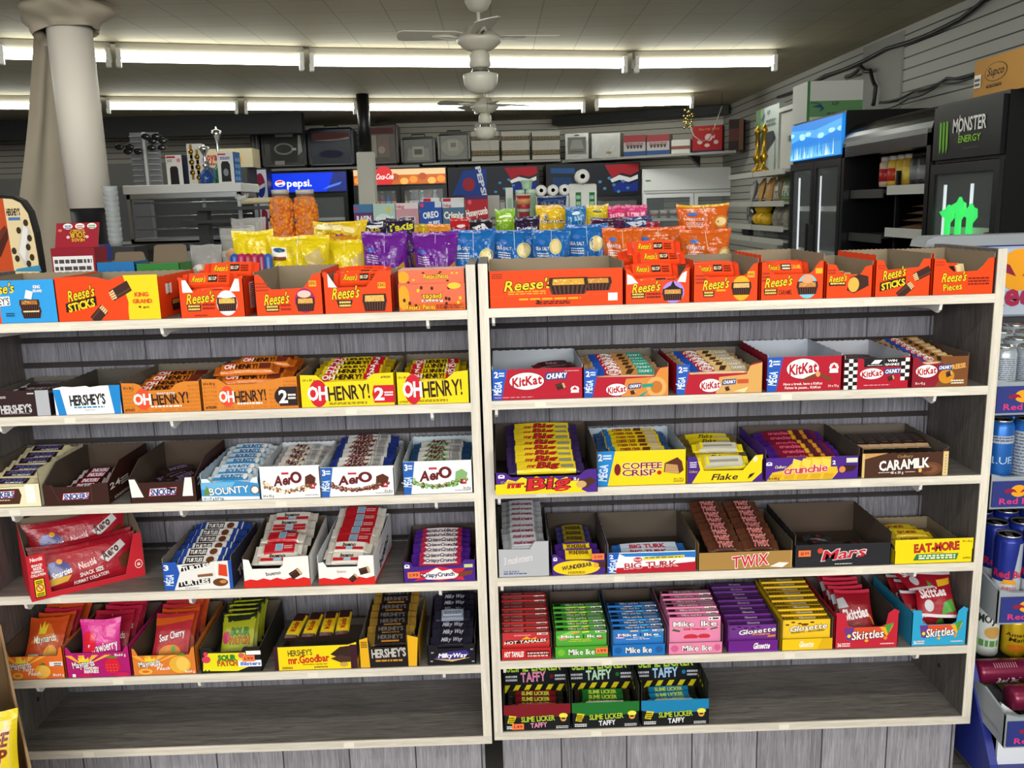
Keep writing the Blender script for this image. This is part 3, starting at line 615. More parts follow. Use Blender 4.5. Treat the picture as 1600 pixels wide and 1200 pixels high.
# ------------------------------------------------------------------ second shelf
DKB = '2f1b1d'
b = tray('L2a', 'dark brown bar box with silver corner, outer end of the second shelf', 'dark brown silver cornered box', 'L', 2, -24, 80, 611, 588, DKB,
    [('t', "HERSHEY'S", .26, .72, .14, .30, 'c9c6c8', dict(b=2, r=2)), *lines(.28, .70, .12, 1, .05, '8d888a'), ('r', .80, 0, 1, 1, 'b3b4ba'), ('r', .68, .86, .78, .91, 'cfc8c0'), *lines(.2, .36, .8, 2, .05, 'cfc8c0')], inner='5d564c', shape='full')
HB = bar_mesh('chocolate_bar', .13, .034, .01, '2b1719', [('t', "HERSHEY'S", .2, .8, .25, .5, 'a9a5a6', dict(b=1))], 'b9bac0')
bars(b, HB, 'dark brown chocolate bar', 3, .06, .05, .030, .004, 8, jit=6, seed=2)
b = tray('L2b', 'white box with bright blue corners and dark lettering on the second shelf, empty', 'white box with blue corners', 'L', 2, 87, 192, 603, 575, 'f3f2ee',
    [('p', [(0, .9), (.11, .9), (.17, 0), (.05, 0)], '1f86cf'), ('p', [(.83, 1), (1, 1), (.98, 0), (.88, 0)], '1f86cf'), ('t', "HERSHEY'S", .24, .76, .34, .34, '23242e', dict(b=2, r=2)), *lines(.29, .74, .28, 1, .07, '3d8fc4', 3, .8), *lines(.45, .6, .16, 1, .04, '999')],
    cut=[(0, .93), (.15, 1), (.3, .97), (.5, 1), (.55, .95), (.7, .99), (.85, 1), (1, 1)], inner='4f4a42', side='2a8ccf', shape='full')
def wordfill(c, seed, n=7):
    rn = random.Random(seed); return [('t', rn.choice(['PEANUT', 'BUTTER', 'CARAMEL', 'PEANUT BUT']), x+.01, x+.15, .03+j*.13, .075, c, dict(b=0, r=0, dk=.03)) for j in range(n) for x in (.01, .18, .35, .52, .69, .84) if j < 5 or x in (.01, .84)]
OHO = bar_mesh('caramel_bar', .15, .036, .017, 'd3741d', [('e', .14, .5, .09, .55, 'd5402c'), ('t', 'OH', .05, .26, .18, .6, WH, dict(b=2)), ('t', 'HENRY!', .28, .72, .16, .64, '2b1512', dict(b=2)), ('r', .76, .1, .99, .9, '6b2a20')], 'b85a16')
OHY = bar_mesh('caramel_bar', .15, .036, .017, 'e3c512', [('e', .14, .5, .09, .55, 'c0182a'), ('t', 'OH', .05, .26, .18, .6, WH, dict(b=2)), ('t', 'HENRY!', .28, .72, .16, .64, '2b1512', dict(b=2)), ('r', .76, .1, .99, .9, 'c0182a'), ('t', '2', .82, .9, .2, .6, WH, dict(b=2))], 'b89a0c')
b = tray('L2c', 'orange peanut butter bar box with a low notch, beside the white box with blue corners', 'single bar orange lettered box', 'L', 2, 193, 316, 597, 567, 'd9822a',
    [wordfill('b8620f', 3), ('t', '24 x 58 g', .03, .16, .78, .08, '3b2010'), *ohh(.15, .84, .27, .34, 'e2502c'), ('t', 'PEANUT BUTTER', .45, .68, .58, .07, WH), *lines(.36, .75, .22, 1, .07, WH, 4, .8), ('t', '#76267', .03, .15, .06, .08, '3b2010')],
    cut=[(0, 1), (.18, .98), (.24, .92), (.30, .72), (.62, .74), (.70, .93), (.8, 1), (1, 1)], inner='6a6154', shape='full')
bars(b, OHO, 'orange wrapped caramel bar', 4, .03, .042, .036, .004, 18, jit=3, seed=3)
b = tray('L2d', 'wide orange peanut butter bar box with a dark number panel, heaped with bars', 'wide orange lettered box', 'L', 2, 318, 468, 590, 561, 'd9822a',
    [wordfill('b8620f', 5), ('t', '24 x 85 g', .02, .14, .80, .08, '3b2010'), *ohh(.18, .66, .26, .32, 'e2502c'), *lines(.36, .62, .22, 1, .07, WH, 4, .8), ('e', .85, .38, .10, .30, '2b1c1a'), ('r', .80, .08, .99, .68, '2b1c1a'), ('t', '2', .80, .88, .18, .38, WH, dict(b=3)), *lines(.89, .97, .45, 2, .1, WH, 2), ('t', '#78280', .03, .14, .06, .08, '3b2010')],
    cut=[(0, 1), (.18, .98), (.26, .8), (.55, .8), (.62, .84), (.75, .92), (.85, .98), (1, 1)], inner='6a6154', shape='full')
bars(b, OHO, 'orange wrapped caramel bar', 5, .02, .04, .058, .004, 24, jit=3, seed=4)
heap(b, OHO, 'orange wrapped caramel bar', [(-.01, .03, .082, 4, 24, 'lying on top at the front'), (.02, .08, .088, -2, 18, 'lying on top behind another')])
ops = lambda two: [('t', '24 x 85 g' if two else '24 x 58 g', .03, .16, .80, .07, '3b3010'), *(ohh(.08, .73, .22, .40, 'cc1a30') if two else [('t', '#78583', .03, .15, .05, .06, '3b3010')]+ohh(.09, .90, .24, .44, 'cc1a30')), *lines(.30, .70, .13, 2, .04, '7a6a10', 4, .7), *([('p', [(.78, .08), (1, .08), (1, .62), (.78, .62), (.76, .35)], 'cc1a30'), ('t', '2', .79, .88, .17, .36, WH, dict(b=3)), *lines(.89, .98, .42, 2, .08, WH, 2), ('t', '#78230', .86, .96, .84, .06, '3b3010')] if two else [])]
b = tray('L2e', 'wide yellow caramel bar box with red number panel on the second shelf', 'yellow box with red number panel', 'L', 2, 471, 618, 584, 557, 'f4d412', ops(True), cut=[(0, 1), (.18, .98), (.26, .76), (.70, .78), (.78, .98), (1, 1)], inner='6a6154', shape='full')
bars(b, OHY, 'yellow wrapped caramel bar', 5, .02, .04, .052, .003, 26, jit=2, seed=5)
b = tray('L2f', 'yellow caramel bar box without number panel, at the post end of the second shelf', 'plain yellow box at the post', 'L', 2, 621, 737, 580, 552, 'f4d412', ops(False), cut=[(0, 1), (.18, .98), (.28, .70), (.66, .72), (.74, .82), (.80, .96), (1, 1)], inner='6a6154', shape='full')
bars(b, OHY, 'yellow wrapped caramel bar', 4, .025, .045, .046, .003, 22, jit=4, seed=6, flip=(1, 2))
KR = 'b3142c'
def kk(x0, x1, y0, y1): return oval('KitKat', (x0+x1)/2, (y0+y1)/2, (x1-x0)/2, (y1-y0)/2)
def chunky(x0, x1, y, h): return [('p', [(x0, y-.02), (x1-.01, y), (x1, y+h+.04), (x0+.01, y+h+.02)], '2c3f86'), ('t', 'CHUNKY', x0+.015, x1-.015, y+.03, h-.04, WH, dict(b=2, sh=.2, r=3))]
def wafer(cx, cy, L, h): return stickbar(cx, cy, L, h, 18, 2.4)
b = tray('R2a', 'red wafer bar box with blue corner at the gap on the second shelf, nearly empty', 'red box nearest the gap', 'R', 2, 764, 911, 576, 546, KR, [*mega('2', 0, '2158b8', .16), *kk(.19, .57, .32, .88), *chunky(.58, .83, .64, .2), *wafer(.75, .40, .11, .10), *leaf(.91, .30, .05, 'e9e4e0'), *lines(.80, .96, .92, 1, .05, 'e0a0a8'), *lines(.02, .45, .10, 1, .05, 'd88a96'), ('r', 0, .16, 1, .165, 'c93a50')], inner='a9b0b8', shape='full')
KKD = bar_mesh('wafer_bar', .11, .032, .014, '3a1418', [('t', 'KitKat', .2, .6, .2, .5, 'b58a8e')], '5a1a20')
heap(b, KKD, 'dark red wafer bar', [(.02, .10, .035, 28, 20, 'leaning at the back'), (.045, .13, .05, 22, 14, 'lying over the other')])
def kkbar(c2, c3): return bar_mesh('wafer_bar', .148, .032, .016, 'd9b48a', [('r', 0, 0, .14, 1, '1f4fae'), ('r', .14, 0, .42, 1, KR), ('e', .30, .5, .13, .48, WH), ('t', 'KitKat', .2, .4, .2, .55, KR, dict(b=2)), ('r', .44, 0, .72, 1, c2), ('p', [(.5, .1), (.6, .1), (.68, .9), (.56, .9)], '4a3020'), ('r', .72, 0, 1, 1, c3), ('t', 'CHUNKY', .74, .98, .3, .4, WH, dict(b=1))], 'c9a070')
b = tray('R2b', 'red and caramel swirl wafer bar box with teal corner, full of bars', 'caramel swirl wafer box', 'R', 2, 913, 1044, 575, 545, KR, [('p', [(.44, 0), (1, 0), (1, 1), (.90, .96), (.84, .66), (.50, .62)], 'd98a3c'), ('e', .86, .30, .12, .36, 'e8a862'), ('e', .86, .30, .07, .22, 'c4742a'), ('p', [(.64, 0), (.78, .22), (.7, 0)], '1f9a86'), *mega('2', 0, '2158b8', .16), *kk(.26, .51, .04, .46), *chunky(.52, .68, .28, .14), ('p', [(.69, .30), (.82, .32), (.82, .44), (.69, .42)], '1f9a86'), *wafer(.58, .14, .07, .07)], cut=[(0, .66), (.04, 1), (.09, 1), (.16, .70), (.84, .68), (.88, .95), (.94, 1), (1, 1)], inner='6e675c', shape='full')
m = kkbar('c48a4a', '1f9a86')
bars(b, m, 'red and caramel wafer bar', 6, .018, .035, .040, .0015, 26, jit=1.5, seed=7)
b = tray('R2c', 'red and cream cookie dough wafer bar box, full of bars', 'cream cookie dough wafer box', 'R', 2, 1057, 1190, 568, 543, KR, [('p', [(.46, 0), (1, 0), (1, 1), (.86, .9), (.82, .62), (.5, .55)], 'd9a55c'), *mega('2', 0, '2158b8', .15), *kk(.27, .52, .06, .50), *chunky(.53, .70, .30, .14), ('r', .71, .32, .84, .46, 'c9542e'), *wafer(.60, .16, .07, .07), ('p', [(.66, .06), (.80, .02), (.84, .2)], 'f0d6a0')], cut=[(0, 1), (.13, 1), (.15, .66), (.84, .66), (.87, .95), (.94, 1), (1, 1)], inner='6e675c', shape='full')
m = kkbar('e0bf7c', 'b9a98c')
bars(b, m, 'red and cream wafer bar', 6, .018, .035, .040, .0015, 26, jit=1.5, seed=8)
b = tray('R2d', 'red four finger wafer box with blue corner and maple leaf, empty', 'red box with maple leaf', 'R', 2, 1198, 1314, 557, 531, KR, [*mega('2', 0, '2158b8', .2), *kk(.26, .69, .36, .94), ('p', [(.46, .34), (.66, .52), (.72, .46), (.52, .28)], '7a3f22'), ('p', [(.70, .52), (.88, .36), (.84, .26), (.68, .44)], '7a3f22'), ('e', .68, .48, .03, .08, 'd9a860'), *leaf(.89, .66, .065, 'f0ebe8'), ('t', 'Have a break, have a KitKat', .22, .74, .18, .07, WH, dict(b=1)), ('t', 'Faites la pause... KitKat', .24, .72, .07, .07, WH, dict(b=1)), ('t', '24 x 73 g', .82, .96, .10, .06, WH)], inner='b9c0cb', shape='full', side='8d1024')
b = tray('R2e', 'red wafer box with black and white checkered flag ends', 'checkered flag box', 'R', 2, 1318, 1419, 560, 532, KR, [('r', 0, 0, .20, 1, WH), *checker(0, .20, 0, 1, 3, 8), ('r', .87, .25, 1, 1, WH), *checker(.87, 1, .25, 1, 2, 6), ('r', .30, .72, .87, 1, '17161a'), ('p', [(.40, .82), (.52, .82), (.58, .95), (.46, .95)], WH), *lines(.35, .58, .79, 1, .05, 'bbb', 2), ('r', .60, .72, .605, 1, '777'), ('t', 'GAGNEZ', .62, .84, .76, .07, WH, dict(b=2)), ('t', 'WIN', .66, .80, .88, .07, WH, dict(b=2)), *kk(.24, .60, .32, .68), *chunky(.61, .86, .48, .16), *wafer(.72, .34, .10, .08), *lines(.3, .7, .14, 1, .05, 'e49aa8')], inner='b9bcc4', shape='full', cut=[(0, 1), (.28, 1), (.3, .96), (.86, .96), (.88, 1.04), (1, 1.04)])
bars(b, KKD, 'dark red wafer bar', 3, .04, .05, .04, .0, 10, jit=12, seed=11)
b = tray('R2f', 'dark red peanut butter wafer box, last on the second shelf before the side panel', 'last second shelf box', 'R', 2, 1423, 1511, 557, 530, '8d1528', [('p', [(.42, 0), (1, 0), (1, 1), (.5, 1), (.6, .5)], '7a4a24'), ('e', .62, .34, .14, .24, 'd08a1e'), *wafer(.66, .42, .12, .09), *kk(.07, .45, .32, .74), *chunky(.46, .71, .56, .14), ('t', 'REESE', .71, .94, .6, .14, 'f0b060', dict(b=2, r=8)), ('t', '36 x 42 g', .07, .24, .10, .07, WH), *lines(.70, .93, .22, 2, .08, 'f0e0c0', 5)], cut=[(0, 1), (.1, 1), (.2, .78), (.30, .74), (.72, .82), (.84, .94), (1, .97)], inner='5a4a42', shape='full')
m = kkbar('a5743a', 'c99a4a')
bars(b, m, 'dark red peanut wafer bar', 7, .014, .03, .048, .003, 20, jit=3, seed=12)
# ------------------------------------------------------------------ third shelf
SB = '3a1d16'
def snick(x0, x1, y, h): return [('p', [(x0+.01, y-.06), (x1-.02, y-.02), (x1+.015, y+h+.07), (x0+.04, y+h+.03)], 'b2163a'), ('p', [(x0+.025, y-.03), (x1-.03, y), (x1, y+h+.045), (x0+.05, y+h+.01)], WH), ('t', 'SNICKERS', x0+.045, x1-.02, y, h, '27408f', dict(b=2, sh=.15, r=2))]
SNC = bar_mesh('nougat_bar', .125, .032, .014, 'd9cda4', [('r', .06, .08, .9, .92, '2a1a1c'), ('t', 'SNICKERS', .14, .82, .42, .42, '51518f', dict(b=2, sh=.2)), ('t', 'ALMOND', .3, .8, .14, .2, WH)], 'd9cda4')
SNB = bar_mesh('nougat_bar', .10, .032, .014, '2c1512', [('p', [(.1, .12), (.86, .12), (.92, .88), (.16, .88)], '8a1a36'), ('t', 'SNICKERS', .17, .85, .26, .5, 'd9d5dd', dict(b=2, sh=.2))], 'b9a9ac')
SNK = bar_mesh('nougat_bar', .10, .034, .014, '231512', [('t', 'SNICKERS', .12, .88, .25, .5, '6b5a78', dict(b=2, sh=.2))], '1d1210')
b = tray('L3a', 'cream almond bar box at the outer end of the third shelf, heaped with bars', 'cream almond bar box', 'L', 3, -44, 66, 757, 694, 'ece3bd', [('p', [(.05, .12), (.64, .12), (.69, .5), (.66, .8), (.05, .8)], '4a2a1c'), *snick(.08, .58, .42, .24), *lines(.2, .5, .33, 1, .08, 'd9b9a0'), ('r', .76, .15, .92, .95, 'f2f0ea')], inner='5a5046', shape='full', cut=[(0, .82), (.74, .9), (.78, 1), (.94, 1), (1, 1)])
bars(b, SNC, 'cream and dark almond bar', 6, .02, .036, .045, .006, 24, jit=4, seed=21)
b = tray('L3b', 'dark brown bar box with white count on its side, third shelf, beside cream almond box', 'brown box beside the cream one', 'L', 3, 70, 172, 757, 693, SB, [*snick(.26, .70, .30, .24), ('p', [(.745, 1), (.75, 1), (.735, .1), (.73, .1)], '6a4a3a'), ('p', [(.12, 1), (.125, 1), (.245, .1), (.24, .1)], '6a4a3a')], inner='4a3c30', shape=.3, sideops=[('t', '24', .05, .28, .62, .28, WH, dict(b=1)), *lines(.30, .48, .85, 3, .12, 'd9d0c8', 4), ('t', 'SNIC', .62, .98, .3, .35, '5c3a30', dict(b=2, r=8)), *lines(.12, .5, .2, 2, .07, 'cfc4ba', 3)], yaw=-.02, cut=[(0, 1), (.14, .98), (.16, .88), (.72, .9), (.74, 1.0), (1, 1.05)])
bars(b, SNB, 'red banded nougat bar', 4, .045, .03, .022, .004, 20, jit=8, seed=22, rz=8)
b = tray('L3c', 'dark brown bar box with two white corners on the third shelf', 'brown box with white corners', 'L', 3, 205, 309, 746, 688, SB, [('p', [(0, .95), (.09, .95), (.2, .22), (.02, .22)], 'eeece8'), ('p', [(.84, .97), (.94, .97), (.94, .22), (.78, .22)], 'eeece8'), *snick(.26, .70, .30, .24)], inner='4a3c30', shape=.3, cut=[(0, 1), (.1, 1), (.14, .80), (.80, .82), (.84, 1), (1, 1)], sideops=[('t', '24', .05, .3, .6, .3, WH)])
heap(b, SNK, 'dark nougat bar', [(-.015, .06, .03, 55, 14, 'outermost'), (.01, .07, .032, 60, 16, 'second along'), (.03, .06, .034, 62, 16, 'third along'), (.0, .10, .042, 50, 12, 'on top at the back'), (.035, .04, .03, 58, 10, 'nearest the white corner')])
BOU = bar_mesh('coconut_bar', .118, .034, .018, 'c9dcea', [('r', 0, 0, 1, .42, '3f8fc4'), ('t', 'BOUNTY', .2, .8, .3, .5, '2a6fae', dict(b=2)), ('e', .9, .5, .06, .4, WH)], 'e5eef3')
b = tray('L3d', 'blue and white coconut bar box on the third shelf', 'blue and white coconut box', 'L', 3, 316, 406, 746, 698, 'dfeaf2', [('p', [(0, 0), (1, 0), (1, .12), (0, .2)], 'e9f1f5'), ('p', [(0, .2), (1, .12), (1, .7), (.5, .9), (0, .72)], '3a93cf'), ('p', [(0, .5), (.5, .44), (.6, .8), (.0, .8)], '6db4de'), ('t', 'BOUNTY', .14, .82, .28, .30, WH, dict(b=2, o='2b5f9a', r=3)), ('p', [(.03, .2), (.10, .66), (.16, .3)], '6a8a3a'), ('e', .93, .42, .08, .2, '7a5a3a'), ('e', .93, .42, .06, .15, WH), ('t', '24 x 57 g (1.37 kg)', .03, .38, .04, .10, '2a4a66')], cut=[(0, .96), (.12, .96), (.2, .74), (.84, .72), (.9, .96), (1, .98)], inner='9fb4c4', shape='full', side='5fa6d4')
bars(b, BOU, 'blue and white coconut bar', 7, .016, .032, .034, .0035, 24, jit=2, seed=23)
def aero(x0, x1, y, h): return [('t', 'Aer', x0, x0+(x1-x0)*.64, y, h*.8, '6a1a22', dict(b=2, sh=.2, r=6)), ('e', x0+(x1-x0)*.8, y+h*.62, (x1-x0)*.2, h*.5, '6a1a22'), ('e', x0+(x1-x0)*.8, y+h*.62, (x1-x0)*.1, h*.28, 'f1eeec'), ('r', x0+(x1-x0)*.3, y+h*.9, x0+(x1-x0)*.55, y+h*1.08, 'c03048')]
AEC = {'w': ['6a3a22', 'ecd9b8', 'f2e4c8', '8a5430'], 'b': ['6a3020', '7d3d26', '8f4c30', '56261a'], 'g': ['6aa84f', '8cc474', '4f8a3c', '6a3020']}
def aerobox(k, two): return [*bubbles(.48, .50, .42, .28, AEC[k], 80, 4, 175, 392, .024), *bubbles(.46, .46, .34, .24, AEC[k], 50, 8, 185, 355, .022), *aero(.23, .70, .42, .36), ('p', [(.75, .44), (.91, .42), (.93, .62), (.85, .74), (.76, .66)], '5a2a1a' if k != 'g' else '86b070'), *leaf(.88, .36, .035, 'c02a40', 'f0e0e0'), ('t', '24 x 42 g', .04 if k == 'w' else .86, .22 if k == 'w' else .97, .06 if k == 'w' else .12, .07, '5a5048'), *lines(.74, .96, .10, 1, .04, '8a8078', 4), *(mega('3', 0, '2560b4', .16) if two else [])]
def aerobar(k, e): return bar_mesh('bubble_bar', .125, .034, .016, 'd9d6d2', [*[('e', .14+.5*i/16, .4+.2*((i*7) % 3-1), .02, .12, AEC[k][i % 4], dict(n=8)) for i in range(17)], *[('e', .12+.56*i/16, .2+.1*((i*5) % 3-1), .022, .12, AEC[k][(i+1) % 4], dict(n=8)) for i in range(17)], ('t', 'Aero', .22, .56, .4, .5, '5a1a20', dict(b=2, sh=.2)), ('r', .74, .1, .76, .9, '8a8a8a'), *lines(.8, .97, .8, 4, .2, '777', 3)], e)
b = tray('L3e', 'white bubble chocolate box with cream and brown balls, half full', 'white box with cream balls', 'L', 3, 408, 502, 728, 690, 'f3f4f3', aerobox('w', False), inner='c9d0d6', shape='full')
bars(b, aerobar('w', 'b5b0ac'), 'grey white bubble bar', 5, .05, .035, .040, .004, 24, jit=4, seed=31)
b = tray('L3f', 'white bubble chocolate box with brown balls and blue corner, full', 'white box with brown balls', 'L', 3, 504, 617, 729, 690, 'f3f4f3', aerobox('b', True), inner='c9d0d6', shape='full', d=.25, side='e2e3e2', sideops=[('e', .1+.06*i, .3+.25*((i*3) % 4)/2, .02, .04, 'c9cac9', dict(n=8)) for i in range(14)])
bars(b, aerobar('b', '23357f'), 'brown bubble bar', 8, .014, .029, .044, .0038, 25, jit=2, seed=32)
b = tray('L3g', 'white mint bubble chocolate box with green balls, beside the post', 'white box with green balls', 'L', 3, 632, 741, 720, 681, 'f3f4f3', aerobox('g', True), inner='bccbd0', shape='full')
bars(b, aerobar('g', '2a4f7a'), 'green mint bubble bar', 5, .045, .036, .044, .003, 24, jit=3, seed=33)
YL = 'f3d313'
b = tray('R3a', 'purple and yellow big bar box overhanging the third shelf at the gap', 'purple and yellow overhanging box', 'R', 3, 769, 934, 735, 660, '4b2388', [('p', [(0, 0), (.9, 0), (.84, .12), (.86, .3), (.80, .34), (.82, .62), (.74, .5), (.70, .70), (.62, .58), (.55, .74), (.48, .62), (.40, .76), (.34, .60), (.26, .74), (.20, .56), (.12, .66), (.09, .46), (0, .44)], 'f5d512'), ('t', 'mr.', .12, .30, .30, .26, 'd0202c', dict(b=3, sh=.2, o='5a0c18', r=2)), ('t', 'Big', .31, .72, .22, .48, 'd0202c', dict(b=3, sh=.2, o='5a0c18', r=4)), ('p', [(.80, .26), (.90, .20), (.99, .5), (.93, .66), (.82, .5)], '4a2a1a'), ('e', .84, .36, .05, .15, 'd0a86a'), ('r', .76, .52, .80, .68, '4b2388'), ('t', '2', .765, .79, .55, .11, WH, dict(b=2)), ('t', 'Cadbury', .05, .22, .50, .09, 'c9a84a', dict(sh=.2)), *leaf(.06, .80, .035, 'e9e6f0', '4b2388')], cut=[(0, .96), (.10, .94), (.16, .74), (.82, .74), (.88, .96), (.92, 1), (1, 1)], inner='4a3f36', inset=-.035, d=.29, shape='full')
MRB = bar_mesh('big_bar', .15, .036, .017, 'ecd02a', [('t', 'mr.', .16, .34, .2, .45, 'b81c28', dict(b=3, sh=.2)), ('t', 'Big', .34, .70, .12, .74, 'b81c28', dict(b=3, sh=.2, o='6a0c18')), ('r', .76, .1, .98, .5, '8a8a72')], '3a2a5a')
bars(b, MRB, 'big yellow bar', 8, .02, .031, .046, .0062, 24, jit=3, seed=41)
b = tray('R3b', 'bright yellow crisp wafer box with blue corner on the third shelf', 'bright yellow crisp box', 'R', 3, 932, 1072, 704, 667, YL, [*mega('2', 0, '1f86cf', .20), ('t', 'COFFEE', .29, .73, .48, .17, '8a1420', dict(b=3, o='f6e8c8')), ('t', 'CRISP', .29, .66, .28, .17, '8a1420', dict(b=3, o='f6e8c8')), ('e', .70, .35, .025, .06, 'b81c28'), ('e', .235, .47, .035, .17, '7a1420'), ('p', [(.75, .36), (.92, .30), (.97, .40), (.95, .66), (.90, .78), (.76, .62)], '5a2a1a'), ('p', [(.76, .36), (.92, .31), (.90, .56), (.77, .60)], 'c99a62'), *[('r', .765, .385+.05*i, .91, .395+.05*i, '9a6a3a') for i in range(4)], ('t', '24 x 70 g', .86, .97, .13, .05, '6a5a10'), *lines(.86, .97, .10, 1, .04, '6a5a10')], inner='a8b6c2', shape='full')
COF = bar_mesh('crisp_bar', .150, .034, .016, 'e9ca18', [('r', .0, .0, .1, 1, '2a6fb4'), ('t', 'COFFEE CRISP', .2, .56, .25, .5, '8a1420', dict(b=2)), ('p', [(.60, .2), (.74, .2), (.76, .8), (.62, .8)], '6a3a20'), ('r', .78, .15, .96, .85, 'c9b890')], '3a5a8a')
bars(b, COF, 'yellow crisp wafer bar', 8, .014, .029, .046, .0025, 25, jit=3, seed=42)
b = tray('R3c', 'yellow flaky chocolate box with dark purple corners and swirls', 'yellow box with purple corners', 'R', 3, 1074, 1191, 712, 681, YL, [('p', [(0, 0), (.06, 0), (.17, .5), (.12, 1), (0, 1)], '46237e'), ('p', [(.86, 0), (1, 0), (1, .36)], '46237e'), ('t', 'Flake', .32, .66, .10, .22, '2f1a1a', dict(b=1, sh=.35)), ('t', 'Cadbury', .02, .13, .40, .08, 'c9a84a', dict(sh=.2)), *lines(.03, .12, .8, 3, .08, 'd9d0e8', 2), ('e', .90, .84, .035, .1, 'e6e0b0'), ('p', [(.80, .10), (.83, .28), (.90, .34), (.86, .2)], '2f1a1a')], cut=[(0, .86), (.10, .88), (.17, .82), (.22, .46), (.74, .44), (.82, .7), (.90, .98), (1, 1)], inner='6a6258', shape='full')
FLK = bar_mesh('flaky_bar', .125, .030, .016, 'ead21c', [('t', 'Flake', .3, .64, .2, .6, '2f1a1a', dict(b=1, sh=.3)), ('r', .7, .1, .98, .5, 'b5b098')], '7a6a3a')
FLS = bar_mesh('flaky_bar', .125, .030, .016, 'c5c1ae', [('r', .0, .0, .08, 1, 'e6cf1c'), ('r', .1, .3, .9, .6, '8f8c80')], 'e6cf1c')
bars(b, FLK, 'yellow flaky chocolate bar', 6, .018, .035, .030, .0035, 24, jit=4, seed=43)
heap(b, FLS, 'silver backed flaky chocolate bar', [(0, .027, .040, 2, 46, 'frontmost'), (0, .082, .058, -3, 26, 'in the middle')])
b = tray('R3d', 'purple and gold honeycomb bar box on the third shelf', 'purple and gold honeycomb box', 'R', 3, 1195, 1341, 714, 664, '4b2388', [('p', [(.02, 0), (.72, 0), (.78, .3), (.74, 1), (.44, 1), (.36, .78), (.28, .72), (.20, .44), (.08, .36)], 'e8bc2c'), *[('p', [(.28+.11*i, .55+.1*(i % 2)), (.36+.11*i, .50), (.38+.11*i, .85), (.30+.1*i, .95)], 'f2d250') for i in range(4)], *[('p', [(.06+.14*i, .05), (.16+.14*i, .03), (.18+.14*i, .25), (.08+.14*i, .28)], 'd9a81e') for i in range(5)], ('t', 'crunchie', .20, .66, .32, .32, 'cf2444', dict(b=3, o='f8e6d0', r=3, sh=.1)), ('t', 'Cadbury', .10, .22, .55, .12, 'e9dfb0', dict(sh=.25)), *leaf(.04, .76, .035, 'e9e6f0', '4b2388'), ('t', '26 x 66 g', .03, .15, .06, .10, '3a2a10'), ('r', .70, .56, .76, 1, '4b2388'), ('t', '2', .715, .745, .66, .16, WH, dict(b=2)), ('p', [(.80, .28), (.94, .36), (.98, .58), (.86, .6), (.79, .52)], '3a1a14'), ('e', .82, .42, .035, .14, 'dc8a4a'), ('r', .86, .72, .98, .92, 'd9dfc8')], inner='4a4038', shape='full')
CRU = bar_mesh('honeycomb_bar', .145, .03, .016, '7a1a36', [('t', 'crunchie', .1, .5, .2, .55, 'e05a72', dict(b=3)), *[('r', .52+.11*i, .1, .60+.11*i, .9, ['d9a81e', '4a2a20', 'c98a2a', '3a2050'][i]) for i in range(4)]], '4b2388')
bars(b, CRU, 'maroon and gold honeycomb bar', 6, .03, .034, .036, .003, 20, jit=2, seed=44)
b = tray('R3e', 'chocolate brown box with white capitals and gold edges, end of third shelf', 'brown box with gold edges', 'R', 3, 1346, 1480, 707, 663, '4a2a1d', [('p', [(.0, .74), (.3, 1), (.0, 1)], 'c99a5a'), ('r', 0, 0, .03, 1, 'd9b878'), ('r', .94, 0, 1, 1, 'e0c488'), *[('e', .97, .12+.12*i, .007, .02, '4a2a1d', dict(n=6)) for i in range(7)], ('e', .80, .30, .13, .28, '6a4028'), ('e', .80, .30, .08, .18, '7d5032'), ('t', 'CARAMILK', .20, .77, .33, .38, WH, dict(b=2, r=3)), ('t', 'Cadbury', .40, .58, .80, .11, 'b08a5a', dict(sh=.25)), ('p', [(.665, .16), (.80, .22), (.82, .38), (.69, .34)], '5a2f1e'), ('e', .675, .25, .02, .09, 'e8b25a'), ('t', '48 x 50 g', .33, .48, .14, .10, WH, dict(b=1)), *lines(.19, .32, .22, 1, .06, 'd0c0b0', 2), *lines(.50, .62, .22, 1, .06, 'd0c0b0', 3)], inner='5f564b', shape='full', cut=zig(0, .93, .985, 18, .02, random.Random(4))+[(.94, 1.06), (.97, 1.16), (1, 1.1)])
DRK = bar_mesh('caramel_filled_bar', .14, .034, .014, '2c1a16', [('t', 'CARAMILK', .2, .8, .25, .5, '6a5548', dict(b=1)), ('r', .04, .2, .12, .8, '7a5a3a')], 'a88a6a')
for i in range(6):
    heap(b, DRK, 'dark brown caramel bar', [(-.072+.03*i, .12, .052, 82, 0, ['nearest the honeycomb box', 'second along the row', 'third along the row', 'fourth along the row', 'fifth along the row', 'sixth along the row'][i])])
